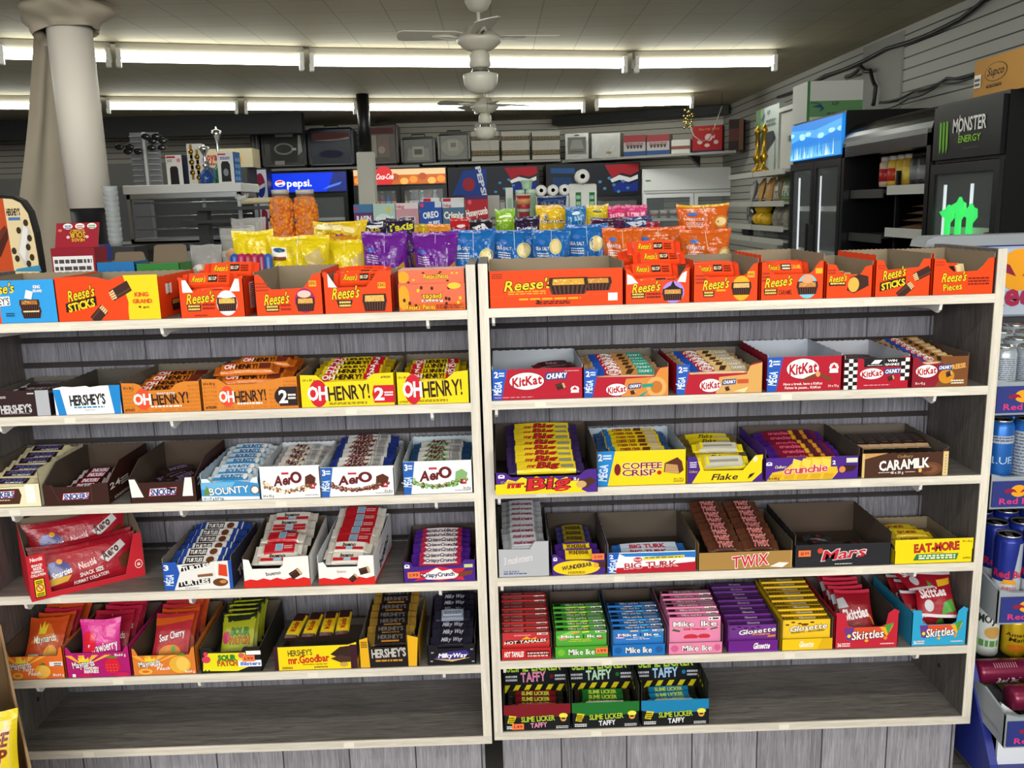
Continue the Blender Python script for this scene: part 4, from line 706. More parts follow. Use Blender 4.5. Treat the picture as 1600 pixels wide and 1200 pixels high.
# ------------------------------------------------------------------ fourth shelf
RD = 'c4202e'
z4 = ZS[3]+.0003
A, B_ = atZ(50, 941, z4), atZ(228, 898, z4)
A = Vector((max(A.x, UNITS['L'][0]+TH+.012), A.y, z4)); ang = math.atan2(B_.y-A.y, B_.x-A.x); wd = (B_-A).length; mid = (A+B_)/2
snickB = [('p', [(.0, .0), (.17, 0), (.15, 1), (0, 1)], RD), ('t', 'Nestlé', .03, .13, .86, .08, WH, dict(b=2, o='e04a50')), ('t', 'SNACK', .035, .125, .74, .05, WH, dict(b=2)), ('t', 'SIZE', .045, .115, .67, .05, WH, dict(b=2)), ('t', 'FORMAT', .03, .13, .60, .05, WH, dict(b=2)), ('t', 'COLLATION', .02, .14, .53, .05, WH, dict(b=2)),
    ('r', .035, .06, .125, .48, BK), ('r', .042, .08, .118, .46, 'f3d21a'), ('e', .08, .27, .032, .085, 'b3242c'), ('e', .08, .27, .024, .062, 'e9d060'), ('p', [(.06, .33), (.066, .34), (.10, .21), (.094, .20)], 'b3242c'), *lines(.05, .11, .43, 2, .04, BK, 3), *lines(.05, .11, .16, 2, .04, BK, 4), ('e', .945, .30, .035, .10, WH), ('e', .945, .30, .030, .086, RD), *leaf(.945, .30, .014, WH, RD)]
b = tray('L4a', 'big red assorted snack pack box turned askew on the fourth shelf', 'askew red snack pack box', 'L', 4, 0, 0, 0, 0, RD, snickB, at=(mid.x, mid.y, wd), fh=.115, bh=.165, d=.15, yaw=ang, inner='7a6a58', cut=[(0, .95), (.15, .97), (.17, .12), (.82, .12), (.93, 1), (1, 1)], shape='slope')
def snackpack(): return bag_mesh('snack_pack', wd*.94, .105, .030, 'a31527', [('e', .22, .52, .12, .2, '4a4a8a'), ('t', 'Smarties', .14, .34, .34, .14, WH, dict(b=1, r=12, sh=.2)), ('p', [(.08, .12), (.3, .2), (.34, .34), (.1, .3)], 'd9a83a'), ('e', .16, .64, .03, .06, '3a62b8'), ('e', .24, .70, .03, .06, 'e0a030'), ('t', 'Nestlé', .42, .60, .44, .16, 'f0d0d0', dict(b=1, o='d0404a', r=8)), ('p', [(.64, .6), (.86, .9), (.92, .74), (.72, .44)], 'cfcac8'), ('t', 'Aero', .66, .84, .58, .2, '4a1a20', dict(b=2, r=24)), ('p', [(.84, .2), (.98, .32), (.96, .6), (.84, .48)], '5a2f1c'), ('t', 'SNACK SIZE', .42, .66, .26, .09, WH, dict(b=1, r=6)), ('t', 'FORMAT COLLATION', .36, .70, .12, .08, WH, dict(b=1, r=6))], seed=4, crimp='8d1020')
sp = snackpack()
for i, (y, z, t, w_) in enumerate(((.008, .004, -14, 'frontmost'), (.046, .004, -14, 'second row'), (.092, .050, -10, 'raised rear row'))):
    put(b, sp, 'snack_pack', 'red assorted snack pack', 'snack pack', (0, y+.012, z), Rx(t), w_)
TUB = bar_mesh('turtle_bar', .128, .036, .016, 'e9e7e4', [('r', 0, 0, .1, 1, '24418f'), ('r', .9, 0, 1, 1, '24418f'), ('r', .16, .1, .56, .9, '1f1a1c'), ('t', 'TURTLES', .18, .54, .28, .44, WH, dict(b=2)), ('e', .72, .5, .09, .36, '6a3a1f')], '24418f')
b = tray('L4b', 'blue and white caramel pecan box with dark lettering panels on the fourth shelf', 'blue and white pecan box', 'L', 4, 258, 365, 870, 818, 'e9e6e2', [('p', [(0, 0), (.14, 0), (.24, .6), (.20, 1), (0, 1)], '2455b0'), ('r', .95, 0, 1, 1, '2455b0'), ('t', '3', .02, .08, .72, .18, WH, dict(b=2)), ('t', 'MÉGA', .0, .17, .25, .24, 'd6e4fa', dict(b=2, r=84)), ('p', [(.20, .10), (.67, .22), (.67, .40), (.22, .30)], '1f1a1c'), ('t', 'TURTLES', .22, .65, .19, .15, WH, dict(b=2, r=4)), ('e', .82, .24, .11, .14, '6a3a1f'), ('e', .86, .26, .05, .06, 'c98a3a'), ('p', [(.26, .66), (.66, .84), (.70, .98), (.28, .86)], '1f1a1c'), ('t', 'TURTLES', .28, .68, .72, .16, WH, dict(b=2, r=7)), *lines(.3, .5, .08, 1, .04, '8a8a8a', 2), ('r', .76, .44, .80, 1, WH), ('p', [(.80, .5), (.93, .44), (.93, .86), (.82, .9)], 'd9401f'), ('p', [(.5, .45), (.72, .48), (.72, .58), (.5, .54)], '8a5a3a')], cut=[(0, .9), (.1, .86), (.2, .9), (.9, 1), (1, 1)], inner='7d756a', shape='full', side='2b2a3a', sideops=[('t', 'TURTLES', .2, .9, .3, .3, 'd9c9c0', dict(b=2, r=10))], fh=.072)
bars(b, TUB, 'blue and white pecan bar', 6, .026, .036, .052, .004, 26, jit=3, seed=51)
BUE = bar_mesh('hazelnut_bar', .108, .034, .016, 'dcd6cc', [('r', 0, 0, 1, .36, 'bf1f28'), ('t', 'bueno', .25, .7, .42, .44, '3a2218', dict(b=2)), ('r', .38, .02, .62, .34, '9fc4da')], 'c9c2b6')
BUR = bar_mesh('hazelnut_bar', .108, .034, .016, 'bf1f28', [('r', .36, .06, .62, .94, 'a8c9dd'), *lines(.38, .60, .85, 4, .2, '5a88a8', 3), *lines(.66, .95, .7, 2, .25, 'e8b0b0', 2)], 'd9d2c6')
def kinder(): return [('p', [(0, 0), (1, 0), (1, .24), (.9, .30), (.8, .24), (.7, .30), (.6, .24), (.5, .31), (.4, .24), (.3, .30), (.2, .24), (.1, .28), (0, .22)], 'd7261e'), ('t', 'bueno', .34, .56, .40, .12, '3a2218', dict(b=1, r=6)), *stickbar(.78, .42, .17, .12, 32, 2)]
b = tray('L4c', 'white and red hazelnut bar box with a dark inside, left of its white lined twin', 'first white and red hazelnut box', 'L', 4, 382, 486, 870, 806, 'f0eeea', kinder(), cut=[(0, .96), (.10, .92), (.14, .62), (.55, .62), (.60, .72), (.62, .98), (.95, 1), (1, 1)], inner='5a4c40', shape='slope', yaw=.0)
b.root['label'] = 'white and red hazelnut bar box with a dark brown inside, fourth shelf'
bars(b, BUE, 'white and red hazelnut bar', 6, .022, .037, .054, .008, 24, jit=4, seed=52, flip=(1, 3))
heap(b, BUR, 'red backed hazelnut bar', [(0, .05, .070, 3, 24, 'second layer'), (.0, .095, .083, -3, 18, 'upper layer')])
b = tray('L4d', 'white lined hazelnut bar box with lettering on its long side, fourth shelf', 'white lined hazelnut box', 'L', 4, 498, 587, 868, 803, 'f0eeea', [('p', [(0, 0), (1, 0), (1, .30), (.85, .22), (.7, .28), (.55, .2), (.4, .26), (.25, .18), (.1, .24), (0, .2)], 'd7261e'), *stickbar(.62, .22, .14, .09, 40, 1.8), *stickbar(.82, .48, .16, .11, 15, 1.8), ('t', 'bueno', .34, .50, .42, .09, 'c87a7a', dict(b=0))], cut=[(0, .74), (.10, .78), (.16, .6), (.70, .62), (.74, 1), (1, 1)], inner='c9cbd2', shape='slope', yaw=-.06, side='e5e4e6', sideops=[('t', 'bueno', .28, .80, .36, .34, '33231f', dict(b=2, r=16)), ('r', 0, 0, 1, .10, 'd7261e'), ('t', 'Kinder', .3, .5, .72, .1, 'c02a2a', dict(b=1, r=14))])
bars(b, BUR, 'red hazelnut bar with blue panel', 7, .05, .028, .052, .008, 22, jit=2, seed=53)
heap(b, BUE, 'white hazelnut bar', [(0, .028, .050, 2, 26, 'frontmost'), (0, .06, .065, -2, 24, 'second layer')])
CRI = bar_mesh('crispy_bar', .118, .030, .016, 'b0274a', [('p', [(.06, .1), (.5, .0), (.94, .1), (.86, .5), (.94, .9), (.5, 1), (.06, .9), (.14, .5)], 'e3dcd8'), ('t', 'CrispyCrunch', .12, .88, .3, .42, '3a2a5a', dict(b=2, sh=.1))], '4b2388')
b = tray('L4e', 'purple box with red and white starburst beside the post, fourth shelf', 'purple starburst box', 'L', 4, 631, 744, 876, 820, '452283', [('p', [(.16, .5), (.26, .30), (.14, .05), (.34, .12), (.5, .02), (.66, .1), (.84, .03), (.8, .4), (.86, .62), (.66, .60), (.5, .72), (.36, .58)], 'c8253a'), ('p', [(.24, .36), (.34, .44), (.46, .66), (.54, .5), (.66, .58), (.7, .42), (.78, .3), (.7, .14), (.5, .10), (.32, .12)], WH), ('t', 'CrispyCrunch', .26, .70, .24, .19, '2b2a62', dict(b=2, r=2)), ('p', [(.74, .2), (.94, .3), (.96, .5), (.78, .44)], '7a3a1c'), *leaf(.055, .78, .04, WH, '452283'), ('r', .84, .64, .96, .80, 'c9cf8a')], cut=[(0, 1), (.10, .96), (.14, .74), (.80, .74), (.84, 1), (1, 1)], inner='4a3d34', shape='full')
bars(b, CRI, 'purple and red crispy bar', 7, .018, .026, .032, .003, 28, jit=2, seed=54, flip=(5, 6))
sticker(b, .06, .22)
GR = 'b3b5ba'
MUS = bar_mesh('nougat_bar', .085, .034, .017, 'a9abb0', [('t', 'musketeers', .06, .94, .3, .4, '7a2038', dict(b=2, sh=.2)), ('p', [(.04, .1), (.96, .14), (.96, .24), (.04, .2)], 'd9dade')], '8f9196')
b = tray('R4a', 'silver grey bar box beside the gap, fourth shelf, filled to the top', 'silver grey box', 'R', 4, 777, 859, 842, 790, GR, [('t', '3 musketeers', .10, .66, .40, .2, 'd9d3d6', dict(b=1, sh=.2, r=8)), ('t', '24 BARS', .1, .4, .12, .05, '3a4a8a'), *lines(.1, .55, .10, 1, .05, '3a4a8a', 2)], cut=[(0, .8), (.62, .78), (.72, 1), (1, 1)], inner='55504a', shape='full', fh=.09)
bars(b, MUS, 'silver wrapped nougat bar', 8, .024, .026, .066, .0055, 30, jit=2, seed=55)
WUN = bar_mesh('peanut_bar', .088, .032, .016, '8a7a1c', [('t', 'WUNDERBAR', .1, .9, .3, .45, '2a2018', dict(b=2))], '46407a')  # darker copy of the yellow wrapper, shade mixed into its colours
WUY = bar_mesh('peanut_bar', .088, .032, .016, 'ecc81c', [('t', 'WUNDERBAR', .1, .9, .3, .45, '4a2a18', dict(b=2)), ('r', 0, .8, 1, 1, '46237e')], '46237e')
b = tray('R4b', 'purple box with a yellow oval and orange price sticker, fourth shelf', 'purple box with yellow oval', 'R', 4, 862, 947, 866, 801, '46237e', [('e', .46, .34, .43, .36, 'f2cc18'), ('t', 'WUNDERBAR', .19, .74, .32, .19, '2c1830', dict(b=2, r=8)), *lines(.3, .62, .16, 2, .06, '6a4a1a', 3), ('p', [(.78, .40), (.98, .30), (1, .6), (.86, .62)], '4a2818'), ('e', .82, .44, .05, .12, 'e3a040'), *leaf(.07, .80, .04, WH, '46237e')], cut=[(0, 1), (.08, 1.02), (.24, .72), (.76, .70), (.9, .98), (1, 1)], inner='3f352d', shape='full')
bars(b, WUY, 'yellow and purple peanut bar', 2, .022, .034, .036, .002, 32, jit=2, seed=56)
for i in range(4): put(b, WUN, 'candy_bar', 'shaded olive peanut bar', 'candy bar', (0, .098+.032*i, .030+.002*i), Rz(2*i-3) @ Rx(22), ORD[i])
sticker(b, .74, .72, '2.00')
TUR = bar_mesh('jelly_bar', .15, .034, .015, 'b9c4d4', [('t', 'BIG TURK', .15, .8, .25, .5, 'b0203a', dict(b=3))], '2a66b4')
b = tray('R4c', 'low blue white and red striped box on the fourth shelf, nearly empty', 'low striped blue white red box', 'R', 4, 950, 1087, 862, 806, 'eef1f5', [('r', 0, 0, 1, .26, 'b8182e'), ('p', [(0, .26), (.3, .26), (1, .46), (1, .26)], 'b8182e'), ('p', [(.12, .96), (1, .96), (1, .66), (.5, .78), (.2, .8)], '2a78c4'), ('p', [(.40, .6), (.87, .66), (.87, .80), (.40, .74)], 'e9d23a'), *lines(.42, .85, .74, 1, .08, '4a5a1a', 3), ('p', [(0, 0), (.07, 0), (.13, 1), (0, 1)], '2158b8'), ('t', '2', .02, .06, .72, .18, WH, dict(b=2)), ('t', 'MÉGA', -.02, .14, .22, .30, 'd6e4fa', dict(b=2, r=84)), ('t', 'BIG TURK', .19, .78, .24, .27, 'b0203a', dict(b=3, o=WH, r=2)), ('e', .34, .64, .05, .12, 'c02a40'), ('t', 'Nestlé', .30, .38, .60, .09, WH)], inner='574d42', shape='full', bh=.075)
bars(b, TUR, 'red lettered jelly bar', 2, .024, .034, .030, .001, 20, jit=2, seed=57)
TWI = bar_mesh('twin_bar', .072, .034, .014, '4a2419', [('t', 'TWIX', .06, .94, .16, .66, 'c02a40', dict(b=2, o='e6c8bc', sh=.1))], '5a3424')
b = tray('R4d', 'gold box with big red and white lettering, filled with two columns of brown bars', 'gold twin bar box', 'R', 4, 1091, 1237, 862, 797, 'a98245', [('t', 'TWIX', .36, .74, .16, .62, 'd01f34', dict(b=3, o=WH, sh=.08, r=5)), ('p', [(.76, .1), (.9, .04), (.97, .3), (.86, .34)], 'e9e6e0'), ('r', .985, 0, 1, 1, 'c29a5a')], inner='4f4235', shape='full')
bars(b, TWI, 'brown twin bar', 8, .022, .028, .044, .0052, 26, xs=(-.046, .046), jit=2, seed=58, colname=('gap side', 'far side'))
b = tray('R4e', 'wide black and dark red lettered box, nearly empty, on the fourth shelf', 'wide black box', 'R', 4, 1241, 1391, 850, 785, '26262b', [('t', 'Mars', .28, .72, .34, .44, 'c22636', dict(b=2, sh=.35, o='e9dcdc', r=5)), ('e', .265, .72, .030, .12, 'c8452a'), ('r', .17, .30, .84, .305, '4a4a50'), *lines(.42, .6, .12, 1, .07, 'cfcfcf', 3)], inner='4f4136', shape='full')
BLB = bar_mesh('nougat_bar', .07, .03, .013, '171619', [('t', 'Mars', .3, .7, .2, .6, '8a2a34', dict(b=1, sh=.3))], '2c2a2a')
heap(b, BLB, 'black nougat bar', [(-.05, .06, .028, 8, 6, 'nearest the gold box'), (-.03, .095, .03, -14, 6, 'behind another'), (.045, .05, .026, 4, 6, 'by itself')])
sticker(b, .035, .50, '$1.99')
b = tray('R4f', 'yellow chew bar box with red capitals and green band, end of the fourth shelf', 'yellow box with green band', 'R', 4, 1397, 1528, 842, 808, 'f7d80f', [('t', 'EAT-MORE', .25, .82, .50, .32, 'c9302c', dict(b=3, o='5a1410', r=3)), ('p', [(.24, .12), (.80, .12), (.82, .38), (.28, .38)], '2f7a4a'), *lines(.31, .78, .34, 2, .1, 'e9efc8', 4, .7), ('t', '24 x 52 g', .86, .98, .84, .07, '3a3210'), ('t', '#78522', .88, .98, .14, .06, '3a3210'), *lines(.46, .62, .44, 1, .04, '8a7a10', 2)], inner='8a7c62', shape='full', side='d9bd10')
EAT = bar_mesh('chew_bar', .11, .032, .014, 'e6c61a', [('t', 'EAT-MORE', .08, .7, .25, .5, '8a201c', dict(b=3))], 'd9b81a')
heap(b, EAT, 'yellow chew bar', [(-.025, .06, .026, 3, 12, 'frontmost'), (-.015, .10, .030, -2, 10, 'second'), (-.03, .14, .03, 2, 10, 'rearmost')])
# ------------------------------------------------------------------ fifth shelf
def crown(cx, cy, s, c='f2d23a'): return ('p', [(cx-s, cy), (cx+s, cy), (cx+s*1.1, cy+s*2.2), (cx+s*.5, cy+s*1.1), (cx, cy+s*2.6), (cx-s*.5, cy+s*1.1), (cx-s*1.1, cy+s*2.2)], c)
def rays(c): return [('p', [(.28, .36), (a, .72), (a+.10, .72)], c) for a in (.0, .2, .42, .62)]
def may(fruit): return [*rays('f7b03a'), crown(.28, .50, .075), ('t', 'Maynards', .10, .44, .34, .20, WH, dict(b=2, o='4a2a4a', r=8))]+fruit
CUTM = [(0, 1), (.05, .98), (.10, .72), (.90, .72), (.95, .98), (1, 1)]
PEACH = [('e', .62, .22, .13, .22, 'f0a83a'), ('e', .66, .24, .10, .18, 'f6c052'), ('p', [(.56, .44), (.66, .52), (.70, .44)], '4a7a2a'), ('t', 'Fuzzy', .30, .48, .26, .12, WH, dict(sh=.2)), ('t', 'Peach', .38, .58, .12, .12, WH, dict(sh=.2)), ('e', .20, .12, .09, .10, 'f2b44a'), ('e', .20, .12, .05, .05, 'e07a1a'), ('r', .76, .40, .98, .54, 'eeeeea'), *lines(.84, .96, .5, 2, .06, '333', 2), ('t', '18x64 g', .80, .98, .08, .08, WH)]
b = tray('L5a', 'orange fruit candy box with a crown and peach, outer end of the fifth shelf', 'outer orange peach box', 'L', 5, 9, 103, 1012, 945, 'e8702a', may(PEACH), cut=CUTM, inner='5a4534', shape='slope')
MPO = bag_mesh('candy_pack', .098, .135, .014, 'c2481c', [('p', [(.1, .5), (.5, .95), (.9, .5), (.5, .6)], 'e0782a'), ('t', 'Maynards', .2, .8, .52, .14, 'f2ead8', dict(b=2, o='3a1a30', r=6)), crown(.4, .68, .1), ('e', .7, .3, .18, .16, 'e8a23a'), ('r', .1, .1, .4, .3, 'd9d9d6')], seed=11)
MPR = bag_mesh('candy_pack', .098, .135, .014, 'b3203c', [('p', [(.0, .4), (.5, 1), (.3, .4)], 'd9582a'), ('t', 'Maynards', .3, .9, .52, .13, 'f0dcc8', dict(b=2, o='3a1020', r=6)), crown(.45, .68, .1, 'd9b83a'), ('e', .72, .28, .16, .16, 'd8304a'), ('e', .3, .25, .14, .14, 'c02444')], seed=14)
MPX = bag_mesh('candy_pack', .098, .135, .014, 'b02a34', [('t', 'Sour Cherry', .15, .85, .5, .14, 'f4ece8', dict(b=2, o='4a1450', r=12)), ('e', .5, .25, .3, .14, 'd8842a'), ('e', .6, .3, .06, .06, '5a9a3a'), ('p', [(0, .75), (1, .85), (1, .95), (0, .9)], 'c9581e')], seed=17)
def packs(b, ms, desc, n, y0=.028, dy=.028, z0=.006, dz=0, tilt=-40, seed=0, name='candy_pack'):
    rn = random.Random(seed)
    for i in range(n): put(b, ms[i % len(ms)], name, desc, 'candy pack', (rn.uniform(-.005, .005), y0+dy*i, z0+dz*i), Rz(rn.uniform(-3, 3)) @ Rx(tilt+rn.uniform(-1.5, 1.5)), ORD[i], 'packs in the '+b.short)
packs(b, [MPO, MPO, MPR, MPO], 'orange fruit candy pack', 5, seed=1)
b = tray('L5b', 'magenta fruit candy box with a crown and strawberry on the fifth shelf', 'magenta strawberry box', 'L', 5, 106, 206, 1010, 942, 'b31a6e', may([('e', .72, .36, .12, .26, 'd8203a'), ('p', [(.62, .62), (.72, .70), (.84, .60)], '5a8a2a'), *[('e', .64+.05*(i % 4), .2+.1*(i//4), .006, .015, 'f0b040', dict(n=6)) for i in range(12)], ('t', 'SWEDISH', .28, .50, .26, .09, WH, dict(b=2)), ('t', 'BERRIES', .28, .50, .15, .09, WH, dict(b=2)), ('e', .3, .08, .1, .07, 'c81c5a'), ('e', .86, .08, .12, .08, 'c81c5a'), ('r', .09, .03, .14, .13, WH), ('t', '18x64 g', .78, .95, .68, .08, WH)]), cut=[(0, 1), (.05, .98), (.10, .80), (.90, .80), (.95, .98), (1, 1)], inner='4f3a34', shape='slope')
packs(b, [MPR], 'red strawberry candy pack', 5, seed=2)
MPP = bag_mesh('candy_pack', .10, .11, .024, 'd02a8a', [('t', 'Strawberry', .2, .95, .3, .2, WH, dict(b=2, o='7a1450', r=8)), ('e', .22, .5, .18, .26, 'd8203a')], seed=19)
put(b, MPP, 'candy_pack', 'bright pink berry pack', 'candy pack', (.004, .012, .030), Rz(3) @ Rx(-12), 'leaning on the front lip', 'packs in the magenta strawberry box')
b = tray('L5c', 'pale orange fruit candy box with a large peach on the fifth shelf', 'large peach candy box', 'L', 5, 209, 308, 1012, 940, 'dd7d30', may([('e', .75, .36, .17, .32, 'e8b03c'), ('e', .79, .38, .10, .26, 'f2c65a'), ('p', [(.70, .70), (.80, .80), (.86, .70)], '4a8a2a'), ('t', 'Fuzzy', .30, .48, .32, .12, WH, dict(sh=.2)), ('t', 'Peach', .38, .58, .18, .12, WH, dict(sh=.2)), ('e', .20, .14, .11, .11, 'f0b44a'), ('e', .20, .14, .06, .05, 'd8701a'), ('t', '18x64 g', .82, .97, .06, .08, WH)]), cut=CUTM, inner='58442f', shape='slope')
packs(b, [MPX, MPO, MPX], 'red cherry and orange candy pack', 5, seed=3)
SOU = bag_mesh('candy_pack', .088, .13, .014, '9aa01e', [('p', [(0, .8), (1, .86), (1, 1), (0, 1)], '23261a'), ('p', [(0, 0), (1, 0), (1, .12), (0, .2)], '23261a'), ('t', 'SOUR', .3, .85, .55, .14, '3f8a3a', dict(b=3, o='15180f')), ('t', 'PATCH', .28, .88, .38, .13, 'd8702a', dict(b=3, o='15180f')), ('e', .15, .5, .12, .12, 'b83a5a'), ('e', .8, .25, .1, .08, '8a2a6a')], seed=23)
b = tray('L5d', 'yellow and black speckled sour candy box on the fifth shelf', 'yellow and black sour box', 'L', 5, 315, 410, 1012, 938, '1b1c19', [('p', [(.03, .08), (.6, .04), (.78, .2), (.74, .78), (.1, .80), (.05, .5)], 'e9e01c'), *[('e', .05+.02*i, [.9, .1, .5][i % 3], .012, .03, '1b1c19', dict(n=6)) for i in range(6)], ('t', 'SOUR', .30, .58, .50, .20, '3a9a3c', dict(b=3, o='1b1c19')), ('t', 'PATCH', .28, .60, .28, .20, 'e8641c', dict(b=3, o='1b1c19')), ('e', .10, .55, .07, .14, 'd83a5a'), ('e', .10, .78, .04, .08, 'd83a5a'), ('e', .68, .68, .05, .10, 'd85a6a'), ('r', .62, .22, 1, .48, 'f0eeee'), ('t', 'Blisters', .66, .98, .28, .13, '4a6ac8', dict(b=2, sh=.1)), ('r', .76, .7, 1, .86, 'f3f1ef')], cut=[(0, 1), (.18, .98), (.22, .82), (.68, .84), (.72, 1), (1, 1)], inner='544b3c', shape='slope', side='25251f')
packs(b, [SOU], 'yellow black sour candy pack', 5, seed=5, tilt=-40)
sticker(b, .70, .44, '1.99')
GOO = bar_mesh('peanut_bar', .12, .034, .013, 'ecc91e', [('r', .66, 0, 1, 1, '3a1d1a'), ('t', 'Mr.Goodbar', .1, .6, .25, .5, 'b8281e', dict(b=2))], '3a1d1a')
b = tray('L5e', 'yellow box with brown ends and dark chocolate squares on the fifth shelf', 'yellow box with brown ends', 'L', 5, 430, 559, 1009, 966, 'f6d611', [('r', 0, 0, .05, 1, '3b1826'), ('r', .92, 0, 1, 1, '3b1826'), ('t', "HERSHEY'S", .17, .46, .60, .24, '3b2320', dict(b=1, r=2)), ('t', 'mr.Goodbar', .17, .66, .30, .30, 'c62a1e', dict(b=2, r=3)), ('t', 'peanuts', .48, .64, .07, .09, '3b2320'), ('t', 'chocolate candy bar', .34, .64, .20, .06, '6a4a20'), ('p', [(.68, .62), (.80, .92), (.92, .96), (.92, .5), (.80, .44)], '35201a'), ('p', [(.68, .44), (.80, .58), (.92, .50), (.92, .28), (.8, .26)], '4a2e22'), ('e', .84, .18, .05, .1, 'c9a24a'), *lines(.09, .22, .14, 2, .05, '6a4a20', 3)], inner='5d5448', cut=[(0, .96), (.05, .98), (.9, 1), (1, 1.1)], shape='full')
for i, x in enumerate((-.066, -.024, .018, .056)): put(b, GOO, 'candy_bar', 'yellow peanut bar lying lengthways', 'candy bar', (x, .10, .062+.002*i), Rz(84+3*i) @ Ry(-8), ['at the outer end', 'second along', 'third along', 'at the post end'][i])
HAL = bar_mesh('almond_bar', .098, .036, .012, '1f1816', [('t', "HERSHEY'S", .08, .92, .42, .4, '6a6664', dict(b=1)), ('r', .2, .12, .8, .28, 'b5761c')], '8a6a2a')
b = tray('L5f', 'black and gold almond bar box with tall yellow corners, fifth shelf', 'black and gold almond box', 'L', 5, 564, 655, 990, 934, '1c1718', [('p', [(0, 0), (.16, 0), (.14, .9), (0, .84)], 'e6ae1e'), ('p', [(.82, 0), (.96, 0), (1, .86), (.82, .94)], 'e6ae1e'), ('t', "HERSHEY'S", .20, .78, .30, .24, 'bfb9b2', dict(b=2, r=2)), *lines(.26, .72, .22, 1, .07, 'c98a2a', 2, .8), *lines(.02, .13, .78, 4, .05, '6a4a10', 3)], cut=[(0, .84), (.06, 1), (.16, .82), (.20, .58), (.78, .58), (.82, .84), (.92, 1), (1, .86)], inner='6a5f50', shape='full', side='d9a41c')
bars(b, HAL, 'black and gold almond bar', 7, .022, .030, .055, .006, 30, jit=2, seed=61)
MIL = bar_mesh('caramel_bar', .09, .033, .015, '1d1c26', [('t', 'Milky Way', .08, .92, .3, .45, 'b5b3c4', dict(b=1, sh=.25))], '2a2838')
MIS = bar_mesh('caramel_bar', .09, .033, .015, '8f98a8', [('r', .05, .2, .95, .5, 'c4ccd8'), *lines(.1, .9, .7, 2, .2, '6a7484', 2)], '2a2838')
b = tray('L5g', 'black starry box with white script lettering at the post, fifth shelf', 'black starry box', 'L', 5, 669, 744, 1007, 930, '15141a', [('p', [(.14, .34), (.3, .62), (.8, .7), (.88, .5), (.7, .30), (.4, .24)], '3a2a8a'), ('t', 'MilkyWay', .22, .80, .36, .20, WH, dict(b=2, sh=.25)), *[burst(x, y, .05, .06, 'c9c6da', 4, .25) for x, y in ((.1, .62), (.92, .74), (.08, .2), (.94, .14))], ('p', [(.12, .32), (.5, .16), (.9, .34), (.5, .26)], 'd9b86a')], cut=[(0, 1), (.18, .96), (.22, .80), (.74, .80), (.78, .96), (1, 1)], inner='3b3128', shape='full')
bars(b, MIL, 'black caramel bar', 7, .022, .030, .042, .006, 28, jit=3, seed=62)
heap(b, MIS, 'silver backed caramel bar', [(0, .098, .080, 1, 26, 'in the middle')])
# theatre boxes standing in open displays
def display(key, label, short, xl, xr, vt, vb, col, ops, topops, ops_lip, n, dsc, th=.021, d=.235, top=None, hh=None, steps=(), lip=.030):
    b = tray(key, label, short, 'R', 5, xl, xr, 0, vb, col, ops_lip, d=d, fh=lip, shape='full', inner='4a4036', name='candy_box', bh=None)
    h = hh or solveZ(vt, (b.M @ Vector((0, 0, 0))).x, UNITS['R'][2]+.012)-ZS[4]-.002
    me = carton_mesh('candy_carton', b.w-.008, h, th, col, ops, topops, top, y0=lip-.002)
    for i in range(n): put(b, me, 'candy_carton', dsc, 'candy carton', (0, .0065+i*(th+.0008), .0035+.0012*(i % 3)+(steps[i] if i < len(steps) else .0022*i)), Rx(-2), ORD[i], 'cartons in the '+short)
    return b
def nfp(x=.74, y=.82): return [('r', x, y, x+.22, y+.13, WH), ('e', x+.035, y+.065, .02, .03, '222'), ('r', x+.08, y+.03, x+.2, y+.1, '333')]
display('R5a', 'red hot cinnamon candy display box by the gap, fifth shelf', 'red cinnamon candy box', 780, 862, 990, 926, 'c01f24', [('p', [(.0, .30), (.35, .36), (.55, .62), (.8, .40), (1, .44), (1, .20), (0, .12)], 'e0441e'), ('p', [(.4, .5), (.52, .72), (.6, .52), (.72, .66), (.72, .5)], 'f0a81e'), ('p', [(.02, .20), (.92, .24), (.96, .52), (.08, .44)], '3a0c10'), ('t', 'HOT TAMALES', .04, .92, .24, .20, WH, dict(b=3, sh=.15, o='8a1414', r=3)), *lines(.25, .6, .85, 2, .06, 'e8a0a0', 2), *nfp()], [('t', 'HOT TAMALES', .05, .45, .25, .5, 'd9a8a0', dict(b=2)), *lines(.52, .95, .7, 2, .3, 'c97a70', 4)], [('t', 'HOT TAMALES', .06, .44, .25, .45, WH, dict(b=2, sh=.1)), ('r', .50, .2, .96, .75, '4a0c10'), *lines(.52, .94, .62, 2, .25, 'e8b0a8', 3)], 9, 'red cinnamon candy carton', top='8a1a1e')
def mi(c): return [('t', 'Mike', .10, .47, .50, .20, WH, dict(b=3, o='14141c')), ('t', 'Ike', .62, .90, .50, .20, WH, dict(b=3, o='14141c')), ('t', 'AND', .50, .59, .52, .10, '14141c', dict(b=2, r=90)), *nfp(.78, .84)]
MIT = [('t', 'Mike and Ike', .26, .64, .25, .5, WH, dict(b=2)), *lines(.68, .95, .7, 2, .3, 'c9c9c9', 3), ('r', .03, .2, .16, .8, '00000f')]
MIL_ = [('t', 'Mike Ike', .26, .74, .25, .5, WH, dict(b=3, o='14141c')), ('e', .12, .5, .07, .3, '7ab83a')]
